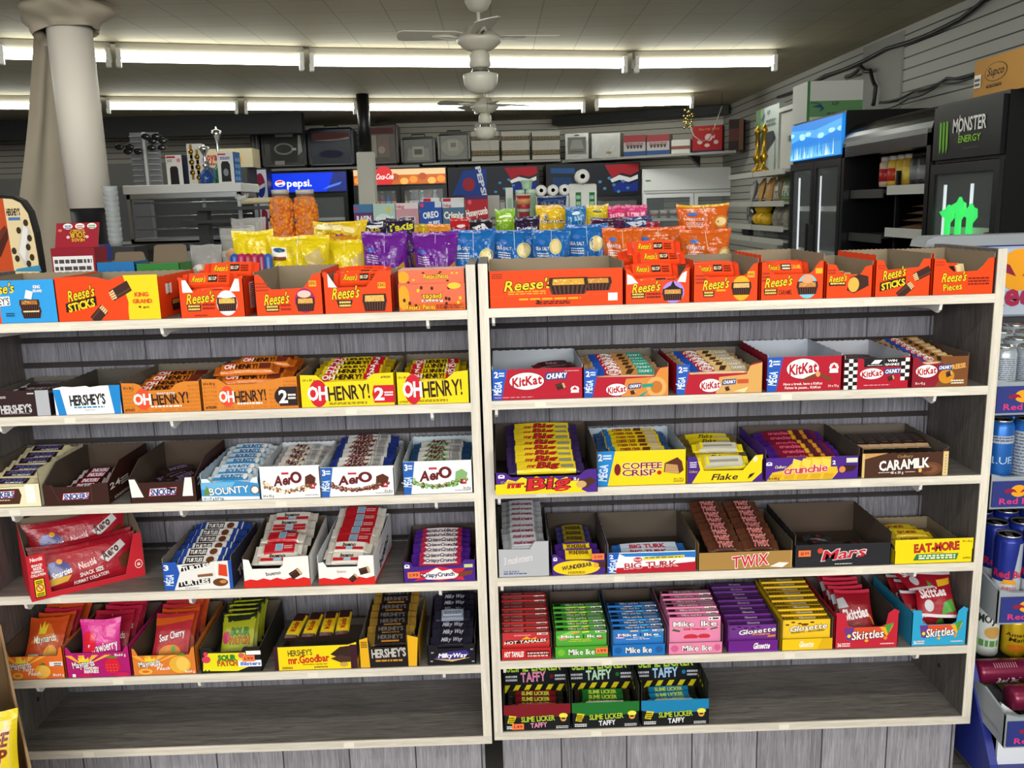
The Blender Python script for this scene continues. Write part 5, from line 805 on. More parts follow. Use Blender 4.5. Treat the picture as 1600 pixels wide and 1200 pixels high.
b = display('R5b', 'lime green chewy candy display box on the fifth shelf', 'lime green candy box', 867, 951, 987, 923, '4aa52a', [('p', [(0, .6), (.3, 1), (.5, 1), (.1, .3)], '7fd04a'), ('e', .14, .40, .08, .06, 'e8746a'), ('e', .88, .40, .07, .05, 'c8282c'), ('r', .3, .82, .46, .92, 'f0944a'), ('p', [(.52, .84), (.66, .88), (.66, .96), (.52, .92)], 'f2e23a'), *mi(0), ('t', 'Original Fruits', .28, .68, .36, .07, 'f2e83a', dict(b=1)), ('t', 'Fruits Originaux', .26, .70, .24, .07, 'f2e83a', dict(b=1))], MIT, MIL_, 6, 'green chewy candy carton', top='3a8a20')
sticker(b, .76, .35)
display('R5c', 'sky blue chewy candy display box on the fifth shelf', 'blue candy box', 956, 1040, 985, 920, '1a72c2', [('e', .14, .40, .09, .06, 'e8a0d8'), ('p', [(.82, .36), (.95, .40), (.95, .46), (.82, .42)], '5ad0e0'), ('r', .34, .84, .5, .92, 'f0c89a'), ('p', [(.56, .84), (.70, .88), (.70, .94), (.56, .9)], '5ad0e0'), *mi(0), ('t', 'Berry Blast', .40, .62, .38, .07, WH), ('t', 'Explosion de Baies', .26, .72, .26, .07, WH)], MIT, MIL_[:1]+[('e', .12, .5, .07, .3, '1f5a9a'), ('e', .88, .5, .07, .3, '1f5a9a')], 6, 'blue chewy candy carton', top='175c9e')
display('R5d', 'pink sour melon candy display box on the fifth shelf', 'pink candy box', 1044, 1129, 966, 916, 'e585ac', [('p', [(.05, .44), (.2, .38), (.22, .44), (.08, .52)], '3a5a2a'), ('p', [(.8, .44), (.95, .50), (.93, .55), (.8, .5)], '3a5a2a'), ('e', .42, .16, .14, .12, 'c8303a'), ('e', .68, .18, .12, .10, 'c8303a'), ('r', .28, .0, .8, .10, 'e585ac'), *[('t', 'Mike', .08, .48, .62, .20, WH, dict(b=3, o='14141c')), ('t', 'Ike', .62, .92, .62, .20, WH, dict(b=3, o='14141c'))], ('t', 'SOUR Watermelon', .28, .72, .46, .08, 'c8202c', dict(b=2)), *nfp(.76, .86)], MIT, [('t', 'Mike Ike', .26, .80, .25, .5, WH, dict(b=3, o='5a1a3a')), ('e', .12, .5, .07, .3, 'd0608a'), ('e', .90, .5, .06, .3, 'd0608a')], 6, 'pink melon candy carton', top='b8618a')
CHO = lambda c: [('e', x, y, .045, .045, c) for x, y in ((.10, .72), (.22, .86), (.36, .78), (.5, .74), (.62, .84))]
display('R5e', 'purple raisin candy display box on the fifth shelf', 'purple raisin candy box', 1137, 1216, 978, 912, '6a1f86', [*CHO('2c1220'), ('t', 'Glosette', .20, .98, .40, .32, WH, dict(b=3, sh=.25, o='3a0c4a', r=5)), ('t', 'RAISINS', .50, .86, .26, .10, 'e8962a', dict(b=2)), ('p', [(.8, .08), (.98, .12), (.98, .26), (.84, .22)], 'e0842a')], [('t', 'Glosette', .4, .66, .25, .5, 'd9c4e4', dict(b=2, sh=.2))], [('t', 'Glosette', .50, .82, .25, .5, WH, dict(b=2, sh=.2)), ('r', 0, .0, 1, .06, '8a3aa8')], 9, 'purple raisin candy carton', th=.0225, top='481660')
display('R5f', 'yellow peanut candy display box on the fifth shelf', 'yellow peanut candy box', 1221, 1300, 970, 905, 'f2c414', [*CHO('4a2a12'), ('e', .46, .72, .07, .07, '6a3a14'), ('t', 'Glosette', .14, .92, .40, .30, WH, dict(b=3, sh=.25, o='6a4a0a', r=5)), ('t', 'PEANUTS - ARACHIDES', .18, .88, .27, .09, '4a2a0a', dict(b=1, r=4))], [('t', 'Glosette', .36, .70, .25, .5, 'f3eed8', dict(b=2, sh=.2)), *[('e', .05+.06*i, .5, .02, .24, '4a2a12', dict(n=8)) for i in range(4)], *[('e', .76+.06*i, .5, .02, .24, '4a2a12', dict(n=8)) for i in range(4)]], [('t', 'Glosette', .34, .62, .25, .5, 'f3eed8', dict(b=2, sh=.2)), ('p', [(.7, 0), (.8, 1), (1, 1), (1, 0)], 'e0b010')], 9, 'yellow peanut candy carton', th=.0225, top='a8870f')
def skit(): return [('p', [(.16, .30), (.88, .42), (.90, .57), (.2, .57)], 'e0502a'), ('p', [(.14, .57), (.3, .57), (.26, .20), (.18, .24)], '6a3a8a'), ('p', [(.7, .57), (.80, .57), (.92, .62), (.82, .30)], 'e8b02a'), ('p', [(.78, .62), (.92, .68), (.84, .36)], '4a9a3a'), ('e', .22, .34, .03, .05, 'e8d22a'), ('e', .80, .26, .03, .05, 'e8862a'), ('e', .5, .2, .03, .04, 'e8b02a'), ('t', 'Skittles', .26, .76, .26, .22, WH, dict(b=3, sh=.1, o='5a1020', r=4)), ('t', '36', .04, .10, .05, .10, WH), *lines(.11, .24, .15, 2, .06, 'f0d8d8', 2), *lines(.72, .94, .12, 1, .05, 'f0d8d8', 3)]
SKR = bag_mesh('candy_pack', .092, .13, .014, '8f1524', [('t', 'Skittles', .1, .85, .42, .2, 'e9dfe0', dict(b=3, r=8)), ('p', [(.7, .1), (.98, .3), (.9, .5)], 'd9a02a'), ('p', [(.0, .6), (.3, .66), (.2, .85), (0, .8)], 'b5b3b8')], seed=31, crimp='c9324a')
SKW = bag_mesh('candy_pack', .098, .125, .016, '9c1628', [('t', 'Skittles', .1, .8, .42, .2, 'f0e8e8', dict(b=3, r=10)), ('p', [(.6, .05), (.98, .15), (.95, .4), (.7, .3)], '4a9a3a'), ('p', [(.62, .65), (.95, .72), (.95, .86), (.6, .8)], 'e8b02a'), ('e', .3, .22, .12, .12, 'c8c6cc')], seed=37, crimp='d9d4d6')
SKB = bag_mesh('candy_pack', .10, .11, .024, '2a9ac4', [('t', 'Skittles', .1, .85, .42, .2, WH, dict(b=3))], seed=39)
CUTK = [(0, 1), (.16, .98), (.19, .64), (.28, .58), (.72, .58), (.80, .64), (.83, .94), (.92, 1.06), (1, 1)]
b = tray('R5g', 'red fruit candy pack box with a rainbow ribbon, fifth shelf', 'red rainbow candy box', 'R', 5, 1304, 1402, 956, 900, 'c22438', skit(), cut=CUTK, inner='463830', shape='full', side='a81c30')
packs(b, [SKR], 'dark red candy pack', 5, seed=7)
b = tray('R5h', 'sky blue fruit candy box with rainbow ribbon at the fifth shelf end', 'sky blue rainbow candy box', 'R', 5, 1423, 1519, 952, 897, '2fa3cf', skit(), cut=CUTK, inner='463c36', shape='full', side='2a8fb8', yaw=0)
packs(b, [SKW, SKB, SKW], 'red and blue candy pack', 4, dy=.033, seed=8)
put(b, SKW, 'candy_pack', 'crumpled red candy pack', 'candy pack', (-.006, .065, .124), Rz(14) @ Rx(-76), 'lying on top', 'packs in the sky blue rainbow candy box')
put(b, SKW, 'candy_pack', 'crumpled red candy pack', 'candy pack', (.006, .020, .066), Rz(-10) @ Rx(-48), 'hanging over the lip', 'packs in the sky blue rainbow candy box')
# ------------------------------------------------------------------ bottom shelf: taffy displays with a header card
def taffy(key, xl, xr, c, tc, flav, label, short, seed):
    z = ZS[5]+.0003
    b = tray(key, label, short, 'R', 6, xl, xr, 0, 0, '14171a', [('p', [(0, .62), (0, 1), (1, 1), (1, .62), (.8, .5), (.2, .5)], c), ('t', 'SLIME LICKER', .26, .76, .34, .20, 'b9d23a', dict(b=2, o='0e1a10', r=2)), ('t', 'TAFFY', .40, .64, .10, .18, 'e5e3ea' if c != '7a1620' else 'd98aa8', dict(b=2, r=3)), ('p', [(.05, .30), (.14, .26), (.19, .56), (.08, .60)], 'e3cc1e'), *lines(.07, .16, .52, 3, .08, '2a2410', seed), *lines(.04, .22, .18, 2, .07, 'e9e9e6', 3), *lines(.78, .96, .14, 2, .06, 'cfcfcf', 4), ('e', .89, .42, .045, .11, 'e8a44a'), ('e', .89, .54, .065, .10, 'ece24a'), ('r', .86, .40, .92, .46, '1a1a1a')],
             d=.20, fh=.071, bh=.115, cut=[(0, 1), (.17, 1), (.20, .76), (.26, .72), (.76, .72), (.82, .76), (.85, 1), (1, 1)], inner='1c2016', shape='full')
    hd = MB(); h = .075; hd.slab([(0, 0), (b.w, 0), (b.w, .10), (0, .10)], (-b.w/2, .112, .040), (1, 0, 0), (0, 0, 1), .0016, ink('161a1e'))
    P_ = Print(hd, (-b.w/2, .112, .040), (1, 0, 0), (0, 0, 1), b.w, .10)
    P_.run([('r', 0, 0, 1, .22, '14160f')]+[('p', [(x, 0), (x+.08, 0), (x+.15, .22), (x+.07, .22)], 'd6c81c') for x in (-.04, .13, .30, .47, .64, .81)]+[('t', 'SLIME LICKER', .06, .90, .62, .30, 'a9d23a', dict(b=3, o='0e1a10', r=1)), ('t', 'TAFFY', .28, .66, .32, .26, tc, dict(b=2, r=2)), *lines(.04, .22, .5, 2, .1, 'cfcfd6', 2), ('e', .76, .45, .03, .06, c), *lines(.81, .98, .5, 2, .1, 'cfcfd6', 5)])
    hd.build('header_card', b.root)
    for s in (-1, 1):
        wg = MB(); pts = [(0, 0), (.118, 0), (.118, .02), (.02, -.04)]
        wg.slab([(0, .0), (.094, .0), (.094, .08), (.08, .08)] if s > 0 else [(0, .0), (.094, .0), (.014, .08), (0, .08)], ((b.w/2-.003)*s, .016 if s > 0 else .11, .05), (0, s, 0), (0, 0, 1), .0012, ink('14160f'), ink('14160f'))
        Pw = Print(wg, ((b.w/2-.003)*s-.0016*s, .11 if s > 0 else .016, .05), (0, -s, 0), (0, 0, 1), .094, .08)
        Pw.run([('p', [(x, .3), (x+.10, .3), (x+.16, .42), (x+.06, .42)], 'd6c81c') for x in (.05, .3, .55)])
        wg.build('side_flap', b.root)
    T = bar_mesh('taffy_bar', .125, .026, .013, c, [('t', 'SLIME LICKER', .14, .86, .3, .5, 'c4d84a', dict(b=2))], '2a2620', seed=seed)
    Wt = bar_mesh('taffy_bar', .13, .030, .013, 'dfe3e2' if c != '7a1620' else 'b03a44', [*lines(.3, .6, .6, 1, .3, '777', 2)] if c != '7a1620' else [('t', 'SLIME LICKER', .14, .86, .3, .5, 'e5d87a', dict(b=2))], c)
    bars(b, T, '%s taffy bar' % flav, 4, .042, .018, .020, .005, 30, jit=6, seed=seed)
    put(b, Wt, 'taffy_bar', '%s taffy bar' % flav, 'candy bar', (0, .019, .044), Rx(40), 'lying at the front lip')
    return b
b = taffy('R6a', 788, 892, '7a1620', 'd98aa8', 'cherry red', 'dark red and black taffy display with hazard stripes, by the gap on the bottom shelf', 'red taffy display', 71)
sticker(b, .12, .06, '1.49')
taffy('R6b', 894, 999, '1f6e2c', 'b9e0c4', 'apple green', 'green and black taffy display with hazard stripes on the bottom shelf', 'green taffy display', 72)
taffy('R6c', 1002, 1107, '1b7fb0', 'a8cdf0', 'berry blue', 'blue and black taffy display with hazard stripes on the bottom shelf', 'blue taffy display', 73)
# ------------------------------------------------------------------ generic helpers for goods behind the units
def glow(e): return lambda c: mat(c, .4, emit=e)
def pbox(name, label, cat, x0, x1, y0, y1, Y, d, col, ops=(), group=None, zb=None, b=.0, m=None, rz=0, inkf=ink, parts=None, topcol=None):
    """a box (or soft bag) standing at distance Y whose front fills the given part of the view"""
    A, B = atY(x0, y1, Y), atY(x1, y1, Y); w = (B-A).x; zb_ = zb if zb is not None else min(A.z, B.z); zt = atY((x0+x1)/2, y0, Y).z; h = zt-zb_
    mb = MB(); mb.box(-w/2, w/2, 0, d, 0, h, m or ink(col), b=b)
    if topcol: mb.box(-w/2, w/2, 0, d, h, h+.001, ink(topcol))
    Print(mb, (-w/2+b, -.0005, b), (1, 0, 0), (0, 0, 1), w-2*b, h-2*b, step=.0008, inkf=inkf).run(ops)
    o = mb.build(name, None, ((A.x+B.x)/2, Y, zb_), rz); tag(o, label, cat, group)
    o['w'], o['h'] = w, h
    return o
m_plas = mat('e6e6e2', .35); m_chrome = mat('c8c8ca', .18, 1.0); m_blk = mat('141416', .45); m_white = mat('e9e8e4', .5); m_steel = mat('9a9c9e', .35, .9)
# ------------------------------------------------------------------ fluorescent strip lights
def strip(p, q, label, on=TUBE, group='strip lights under the ceiling'):
    p, q = Vector(p), Vector(q); L = (q-p).length; rz = math.atan2(q.y-p.y, q.x-p.x); t = thing('ceiling_light', label, 'ceiling light', ((p.x+q.x)/2, (p.y+q.y)/2, CEIL), rz, None)
    hz = CEIL-p.z
    MB().box(-L/2, L/2, -.045, .045, -.066, -.001, mat('a39e90', .6), b=.006).build('housing', t)  # grey copies the housing's shadow side, so shade sits in the colour
    r = MB(); r.slab([(-.060, .002), (-.046, -.030), (.046, -.030), (.060, .002), (.060, .018), (-.060, .018)], (L/2-.03, 0, -.085), (0, 1, 0), (0, 0, 1), L-.06, mat('f7faf2', .4, emit=on)); r.build('diffuser', t, label='glowing ribbed diffuser')
    for s in (-1, 1):
        m = MB(); m.box(s*(L/2-.015)-.015, s*(L/2-.015)+.015, -.068, .068, -.118, -.04, m_plas, b=.006); m.build('end_cap', t); m = MB(); m.box(s*(L/2-.015)-.02, s*(L/2-.015)+.012, -.075, -.03, -.165, -.11, m_plas, b=.006); m.build('lamp_holder', t)
    return t
ZL = 2.56
def row(pts, words):
    P = [atZ(u, v, ZL) for u, v in pts]
    for i, w in enumerate(words):
        a, b = P[2*i], P[2*i+1]; a.z = b.z = ZL; strip(a, b, w, on=TUBE*(1.9 if w.startswith('tilted') else 1))
row([(-330, 78), (-10, 82), (0, 84), (174, 89), (183, 89), (474, 95), (484, 96), (976, 100), (990, 100), (1210, 97)],
    ['outermost strip light of the nearer ceiling row, beyond the draped cloth', 'nearer row strip light behind the white wrapped column', 'nearer row strip light just past the white wrapped column', 'long nearer row strip light passing behind the ceiling fan bowl', 'shortest strip light ending the nearer ceiling row'])
row([(-250, 164), (158, 166), (168, 166), (372, 167), (382, 167), (556, 168), (572, 168), (745, 168), (760, 167), (912, 166), (930, 163), (1082, 159)],
    ['outermost strip light of the farther row, behind the draped cloth', 'farther row strip light past the white column', 'farther row strip light ending at the black post', 'farther row strip light between black post and small fan', 'unlit looking farther row strip light past the small fan', 'tilted end strip light of the farther row near the slat wall'])
for y, w in ((3.3, 'strip light over the aisle beyond the candy shelves'), (.6, 'strip light over the candy shelves aisle')):
    for x, s in ((-1.9, 'window side'), (1.1, 'cooler side')): strip((x-1.2, y, ZL), (x+1.2, y+.1, ZL), w+', '+s, on=TUBE)
# ------------------------------------------------------------------ ceiling fans
def fan(u, Yf, label, rb, zs, ang):
    p = atY(u, 100, Yf); m_f = mat('cfcabb', .4); t = thing('ceiling_fan', label, 'ceiling fan', (p.x, Yf, CEIL))
    zm, zb = zs; k = rb/.46
    MB().lathe([(.0001, 0), (.075*k, -.002), (.072*k, -.02), (.05*k, -.055), (.02, -.07)], m_f).build('canopy', t)
    MB().tube([(0, 0, -.05), (0, 0, zm+.06)], .011, m_f, 10).build('downrod', t)
    m = MB(); m.lathe([(.02, zm+.08), (.06*k, zm+.07), (.078*k, zm+.04), (.12*k, zm+.015), (.13*k, zm), (.12*k, zm-.02), (.08*k, zm-.05), (.05*k, zm-.06)], m_f, 24); m.build('motor', t)
    for i in range(4):
        a = ang+i*pi/2; b = MB(); R = Matrix.Rotation(a, 4, 'Z') @ Matrix.Translation((0, 0, zm+.02)) @ Matrix.Rotation(.2, 4, 'X')
        pts = [(.20, -.035), (.30, -.055), (.92, -.066), (.98, -.05), (1, 0), (.98, .05), (.92, .066), (.30, .055), (.20, .035)]
        vs = [R @ Vector((x*rb, y*k*1.05, z)) for z in (0, .006) for x, y in pts]; n = len(pts)
        b.add(vs, [tuple(range(n-1, -1, -1)), tuple(range(n, 2*n))]+[(j, (j+1) % n, n+(j+1) % n, n+j) for j in range(n)], m_f)
        bl = b.build('blade', t)
        ir = MB(); ir.tube([R @ Vector((.11*k, 0, -.01)), R @ Vector((.17*k, .02, -.008)), R @ Vector((.26*rb/.46, 0, .0))], .008, m_f, 6); ir.tube([R @ Vector((.11*k, 0, -.01)), R @ Vector((.17*k, -.02, -.008)), R @ Vector((.26*rb/.46, 0, 0))], .008, m_f, 6); ir.build('blade_iron', bl)
    m = MB(); m.lathe([(.035*k, zm-.05), (.055*k, zm-.08), (.062*k, zm-.14), (.05*k, zm-.15)], m_f); m.lathe([(.04*k, zm-.15), (.05*k, zm-.17), (.045*k, zm-.2), (.07*k, zm-.215)], m_chrome); m.build('light_kit', t)
    r = .098*k; m = MB(); m.lathe([(r*.6, zb+.115*k), (r, zb+.105*k), (r*1.0, zb+.085*k), (r*.94, zb+.05*k), (r*.74, zb+.02*k), (r*.4, zb+.004*k), (.0001, zb)], mat('d9d6c8', .3), 28); m.build('glass_bowl', t)
    MB().tube([(.03, 0, zb+.12), (.035, 0, zb-.12*k)], .0012, m_chrome, 5).build('pull_chain', t)
fan(750, 5.25, 'cream ceiling fan with a frosted bowl, nearer and larger of the two', .46, (-.215, -.505), .12)
fan(755, 8.4, 'smaller looking ceiling fan farther back with white bowl', .46, (-.235, -.53), .5)
# ------------------------------------------------------------------ black post with pale sleeve, wrapped column, cloth
p = atZ(566, 147, CEIL); q = atY(571, 238, p.y)
struct(MB().lathe([(.062, q.z-.01), (.062, CEIL-.001)], mat('0e0e10', .4), 20).build('column', None, (p.x, p.y, 0)))
m = MB(); m.box(-.082, .082, -.082, .082, .002, q.z, mat('c9c8bd', .5), b=.01); struct(m.build('column', None, (p.x, p.y, 0)))
p = atZ(103, 2, CEIL); q = atY(146, 325, p.y-.1)
m = MB(); m.lathe([(.104, .002), (.104, q.z)], mat('17161a', .45), 28); m.lathe([(.113, q.z), (.113, CEIL-.03)], mat('f0e8dc', .55, bump=.1, bs=9), 32); m.lathe([(.098, CEIL-.03), (.098, CEIL-.001)], mat('2a1f22', .7), 24)
struct(m.build('column', None, (p.x, p.y, 0)))
PC = p
m_cloth = mat('b0a592', .85, var=.06, bs=8)
def drape():
    """beige cloth bunched round the head of the column and falling behind it"""
    t = thing('cloth_drape', 'beige cloth bunched at the ceiling and hanging behind the white column', 'cloth', (PC.x, PC.y+.16, CEIL))
    m = MB(); n, k = 40, 14; vs, fs = [], []
    for j in range(k+1):
        v = j/k; half = .12+.12*v+.08*(max(0, v-.35))**1.2; cx = -.17-.19*v
        for i in range(n+1):
            u = i/n; x = cx+(u-.5)*2*half; y = .07+.035*sin(u*7+v*2.5)+.018*sin(u*15-3*v)*(1-.6*v); z = -.06-1.42*v-(.05*sin(u*6) if j == k else 0)
            vs.append((x, y, z))
    for j in range(k):
        for i in range(n): a = j*(n+1)+i; fs.append((a, a+1, a+n+2, a+n+1))
    m.add(vs, fs, m_cloth, True); m.build('hanging_panel', t)
    m = MB(); n, k = 56, 12; vs, fs = [], []
    for j in range(k+1):
        v = j/k
        for i in range(n):
            a = 2*pi*i/n; r = .155+.075*sin(pi*min(1, v*1.15+.12))+.02*sin(a*3+v*4)+.012*sin(a*7-v*6); sg = .07*max(0, cos(a-2.6))
            vs.append((r*cos(a)*1.05, -.16+r*sin(a)*.9, -.004-.14*v-sg*v))
    for j in range(k):
        for i in range(n): fs.append((j*n+i, j*n+(i+1) % n, (j+1)*n+(i+1) % n, (j+1)*n+i))
    m.add(vs, fs, m_cloth, True); m.build('gathered_swag', t)
drape()
# ------------------------------------------------------------------ coolers
def cooler(name, label, loc, rz, w, h, d, hdr, ops, col='0c0c0e', emit=0.0, nd=2, frame='1a1b1d', inner='1c1d20', hcol='0c1a4a', shelves=4, ledcol=None, gl=.10, group=None, open_front=False):
    t = thing(name, label, 'cooler', loc, rz, group); mc = mat(col, .35, spec=.25)
    c = MB(); th = .04
    c.box(0, th, .02, d, .08, h, mc); c.box(w-th, w, .02, d, .08, h, mc); c.box(th, w-th, d-th, d, .08, h, mat(inner, .6)); c.box(th, w-th, .02, d, h-hdr, h, mc); c.box(th, w-th, .02, d, .08, .2, mc); c.box(.03, w-.03, .06, d-.03, 0, .08, m_blk)
    c.build('cabinet', t)
    hd = MB(); hd.box(.012, w-.012, 0, .02, h-hdr+.015, h-.015, mat(hcol, .35, emit=emit, spec=.2))
    Print(hd, (.012, 0, h-hdr+.015), (1, 0, 0), (0, 0, 1), w-.024, hdr-.03, step=.0007, inkf=glow(emit) if emit else ink).run(ops); hd.build('header_sign', t, label='printed header sign')
    for i in range(shelves):
        z = .3+(h-hdr-.60)*i/max(1, shelves-1)
        s = MB(); s.box(th, w-th, .07, d-th, z-.012, z, m_steel); s.box(th, w-th, .06, .07, z-.03, z+.004, mat('b9bab6', .4)); s.build('shelf', t)
    if not open_front:
        dw = w/nd; mf = mat(frame, .35, .0, spec=.3)
        for i in range(nd):
            f = MB(); a, b = i*dw+.004, (i+1)*dw-.004; z0, z1 = .1, h-hdr-.005; e = .045
            f.box(a, a+e, 0, .028, z0, z1, mf); f.box(b-e, b, 0, .028, z0, z1, mf); f.box(a+e, b-e, 0, .028, z0, z0+e, mf); f.box(a+e, b-e, 0, .028, z1-e, z1, mf)
            dr = f.build('door', t); MB().box(a+e, b-e, .01, .016, z0+e, z1-e, glass(a=gl)).build('glass_pane', dr)
            hx = b-e*.5 if i % 2 == 0 else a+e*.5
            MB().box(hx-.012, hx+.012, -.03, .0, 1.0, 1.35, m_blk, b=.004).build('handle', dr)
    if ledcol:
        for x in (th+.02, w/2, w-th-.02):
            l = MB(); l.box(x-.006, x+.006, .045, .055, .25, h-hdr-.1, mat(ledcol, .4, emit=.8)); l.build('light_strip', t)
    return t
BC = 11.0
def backcool(x0, x1, ytop, yh, label, ops, **kw):
    A, B = atY(x0, ytop, BC), atY(x1, ytop, BC); h = (A.z+B.z)/2; hdr = abs(atY((x0+x1)/2, yh, BC).z-h)
    return cooler('drinks_cooler', label, (A.x, BC, 0), 0, B.x-A.x, h, .75, hdr, ops, **kw), A.x, h, hdr
PEP = lambda cx, cy, r: [('e', cx, cy, r, r*2.6, 'f4f4f6'), ('p', [(cx-r*.9, cy+r*.4), (cx-r*.5, cy+r*2.0), (cx+r*.3, cy+r*2.3), (cx+r*.8, cy+r*1.2), (cx, cy+r*.5)], 'd02034'), ('p', [(cx-r*.7, cy-r*1.4), (cx, cy-r*2.4), (cx+r*.8, cy-r*1.2), (cx+r*.2, cy-r*.6)], '1a3aa0')]
backcool(415, 541, 268, 302, 'black cooler with a glowing blue header, behind the orange snack jars', [('p', [(.75, 0), (1, 0), (1, 1), (.85, 1)], '0a1a60'), ('p', [(.7, .1), (.92, .35), (.95, .5), (.78, .3)], '3a6ad0'), *PEP(.16, .48, .065), ('t', 'pepsi.', .25, .56, .30, .36, 'f4f6ff', dict(b=1))], emit=1.1, hcol='0e32c8', nd=2)
_c, cx0, ch, chd = backcool(550, 697, 262, 290, 'black cooler with an amber and red header, behind the pale sleeved post', [('r', 0, .62, 1, 1, 'e0b98a'), *[('e', .05+.1*i, [.3, .5, .2][i % 3], .045, .22, ['e88a2a', 'a8481a', 'f0a850'][i % 3]) for i in range(10)], ('e', .33, .5, .10, .75, 'c81c24'), ('t', 'Coca-Cola', .24, .43, .36, .34, 'fbf4f0', dict(b=1, sh=.3))], emit=.75, hcol='b8622a', nd=2)
m_wave = [('p', [(.62, .98), (.7, .55), (.8, .70), (.9, .62), (.99, .75), (.99, 1)], 'a8202c'), ('p', [(.68, .50), (.78, .64), (.9, .54), (.98, .64), (.98, .50), (.88, .40), (.78, .48), (.7, .40)], 'e9e9ec'), ('p', [(.7, .34), (.8, .42), (.9, .34), (.98, .44), (.98, .1), (.72, .08)], '1a2f8a'), *[('e', .52+.05*i, .1+.11*((i*3) % 5), .02, .05, '4a8ac0', dict(n=8)) for i in range(8)]]
backcool(699, 842, 260, 306, 'dark cooler with a blue can picture header, behind the cereal boxes', [('p', [(.03, .0), (.16, .92), (.42, .98), (.42, 0)], '22408a'), ('t', 'PEPSI', .20, .52, .42, .18, 'd5d9e6', dict(b=2, r=-78)), ('e', .22, .4, .07, .25, '9a2a3a'), *m_wave], hcol='101624')
backcool(853, 1001, 255, 307, 'dark cooler with a red white and blue wave header, behind the paper rolls', [('p', [(.04, .75), (.3, .72), (.3, .9), (.04, .92)], '28508a'), ('p', [(.05, .2), (.28, .3), (.26, .6), (.06, .62)], '1d3d6c'), *m_wave], hcol='0e141f')
_f, fx0, fh_, fhd = backcool(1004, 1166, 262, 301, 'white two door glass fridge behind the orange chip bags', [('r', 0, .05, 1, .09, '8a8f92'), ('r', .02, .5, .07, .56, '2f7a4a'), ('r', .93, .5, .95, .62, 'b02a2a'), ('r', .955, .5, .99, .62, '2a2a2a')], col='f2f3f1', frame='f4f5f4', hcol='f4f5f3', inner='30383c', nd=2)
def bottle(x, y, z, c, label, h=.24, r=.032, cap='d8d8d8', lab='e8e0d0', group='bottles in the amber headed cooler'):
    t = thing('drink_bottle', label, 'bottle', (x, y, z), 0, group)
    MB().lathe([(r*.9, 0), (r, .01), (r, h*.55), (r*.8, h*.70), (r*.38, h*.84), (r*.36, h*.93)], mat(c, .15, alpha=.85), 14).build('bottle_body', t)
    MB().lathe([(r*1.01, h*.22), (r*1.01, h*.5)], mat(lab, .5), 14).build('label_band', t); MB().lathe([(r*.44, h*.92), (r*.44, h), (.001, h)], mat(cap, .4), 10).build('cap', t)
zs_ = .3+(ch-chd-.60)
for i, (px, c, lb, w_) in enumerate(((590, '8a3a1a', 'e8b070', 'amber bottle'), (599, '7a1a22', 'e89a9a', 'dark red bottle'), (608, '1a6ab8', '8ac0e8', 'bright blue bottle'), (617, '8a1a2a', 'f0c0c0', 'red bottle'), (634, 'b07a2a', 'f4e8c8', 'gold bottle'), (643, '30303c', 'e0e0f0', 'black bottle'), (652, '3a3a4a', 'd0d0e0', 'smoky bottle'), (661, '7a9aa0', 'd0e8e8', 'pale teal bottle'), (672, 'b0282a', 'f0a090', 'orange red bottle'), (681, 'b8bcc0', 'f0f0f0', 'clear bottle'))):
    p = atY(px, 330, BC+.14); bottle(p.x, BC+.14, zs_+.001, c, w_+' on the top shelf of the amber headed cooler', cap='f0f0f0' if i % 2 else 'd04a2a', lab=lb)
zs_ = .3+(fh_-fhd-.60)
for r_, z in ((0, zs_), (1, .3+(fh_-fhd-.60)*2/3)):
    for i in range(4):
        p = atY(1022+15*i, 330, BC+.2); t = MB(); t.lathe([(.045, 0), (.055, .08), (.057, .085), (.057, .10), (.001, .102)], mat('d6d2cc', .5), 14); t.lathe([(.0525, .03), (.056, .06)], mat(['a83a3a', '7a2a2a', '3a3a3a', '8a4a3a'][i], .5), 14)
        tag(t.build('food_tub', None, (p.x, BC+.2, z+.001)), 'white food tub, %s along the %s shelf of the white fridge' % (['first', 'second', 'third', 'fourth'][i], ['top', 'second'][r_]), 'tub', 'tubs in the white fridge')
# tall white cooler with a red and blue emblem, left of the glowing header
p = atY(386, 268, 10.75); q = atY(416, 262, 10.75)
m = MB(); m.box(0, q.x-p.x, 0, .24, 0, q.z, mat('1a1b1d', .4)); t = m.build('drinks_cooler', None, (p.x, 10.75, 0)); tag(t, 'narrow cooler side panel with tall blue letters and round emblem', 'cooler')
m = MB(); wv = q.x-p.x; m.box(.02, wv-.005, -.012, -.001, .4, q.z-.02, mat('dfe3ec', .4))
Print(m, (.02, -.012, q.z-.72), (1, 0, 0), (0, 0, 1), wv-.025, .7).run([('e', .62, .74, .28, .20, '1c2f96'), ('p', [(.36, .78), (.5, .93), (.75, .93), (.88, .78), (.6, .74)], '9a2040'), ('p', [(.35, .7), (.6, .74), (.88, .78), (.88, .72), (.6, .68), (.38, .64)], 'dfe3ec'), ('p', [(.05, .3), (.25, .25), (.5, .75), (.2, .8)], '2440b0'), ('p', [(.1, 0), (.3, 0), (.3, .5), (.15, .6)], '2440b0'), ('p', [(.5, 0), (.9, 0), (.9, .3), (.6, .4)], 'a02a44')])
m.build('front_panel', t, label='white panel with blue letters and emblem')
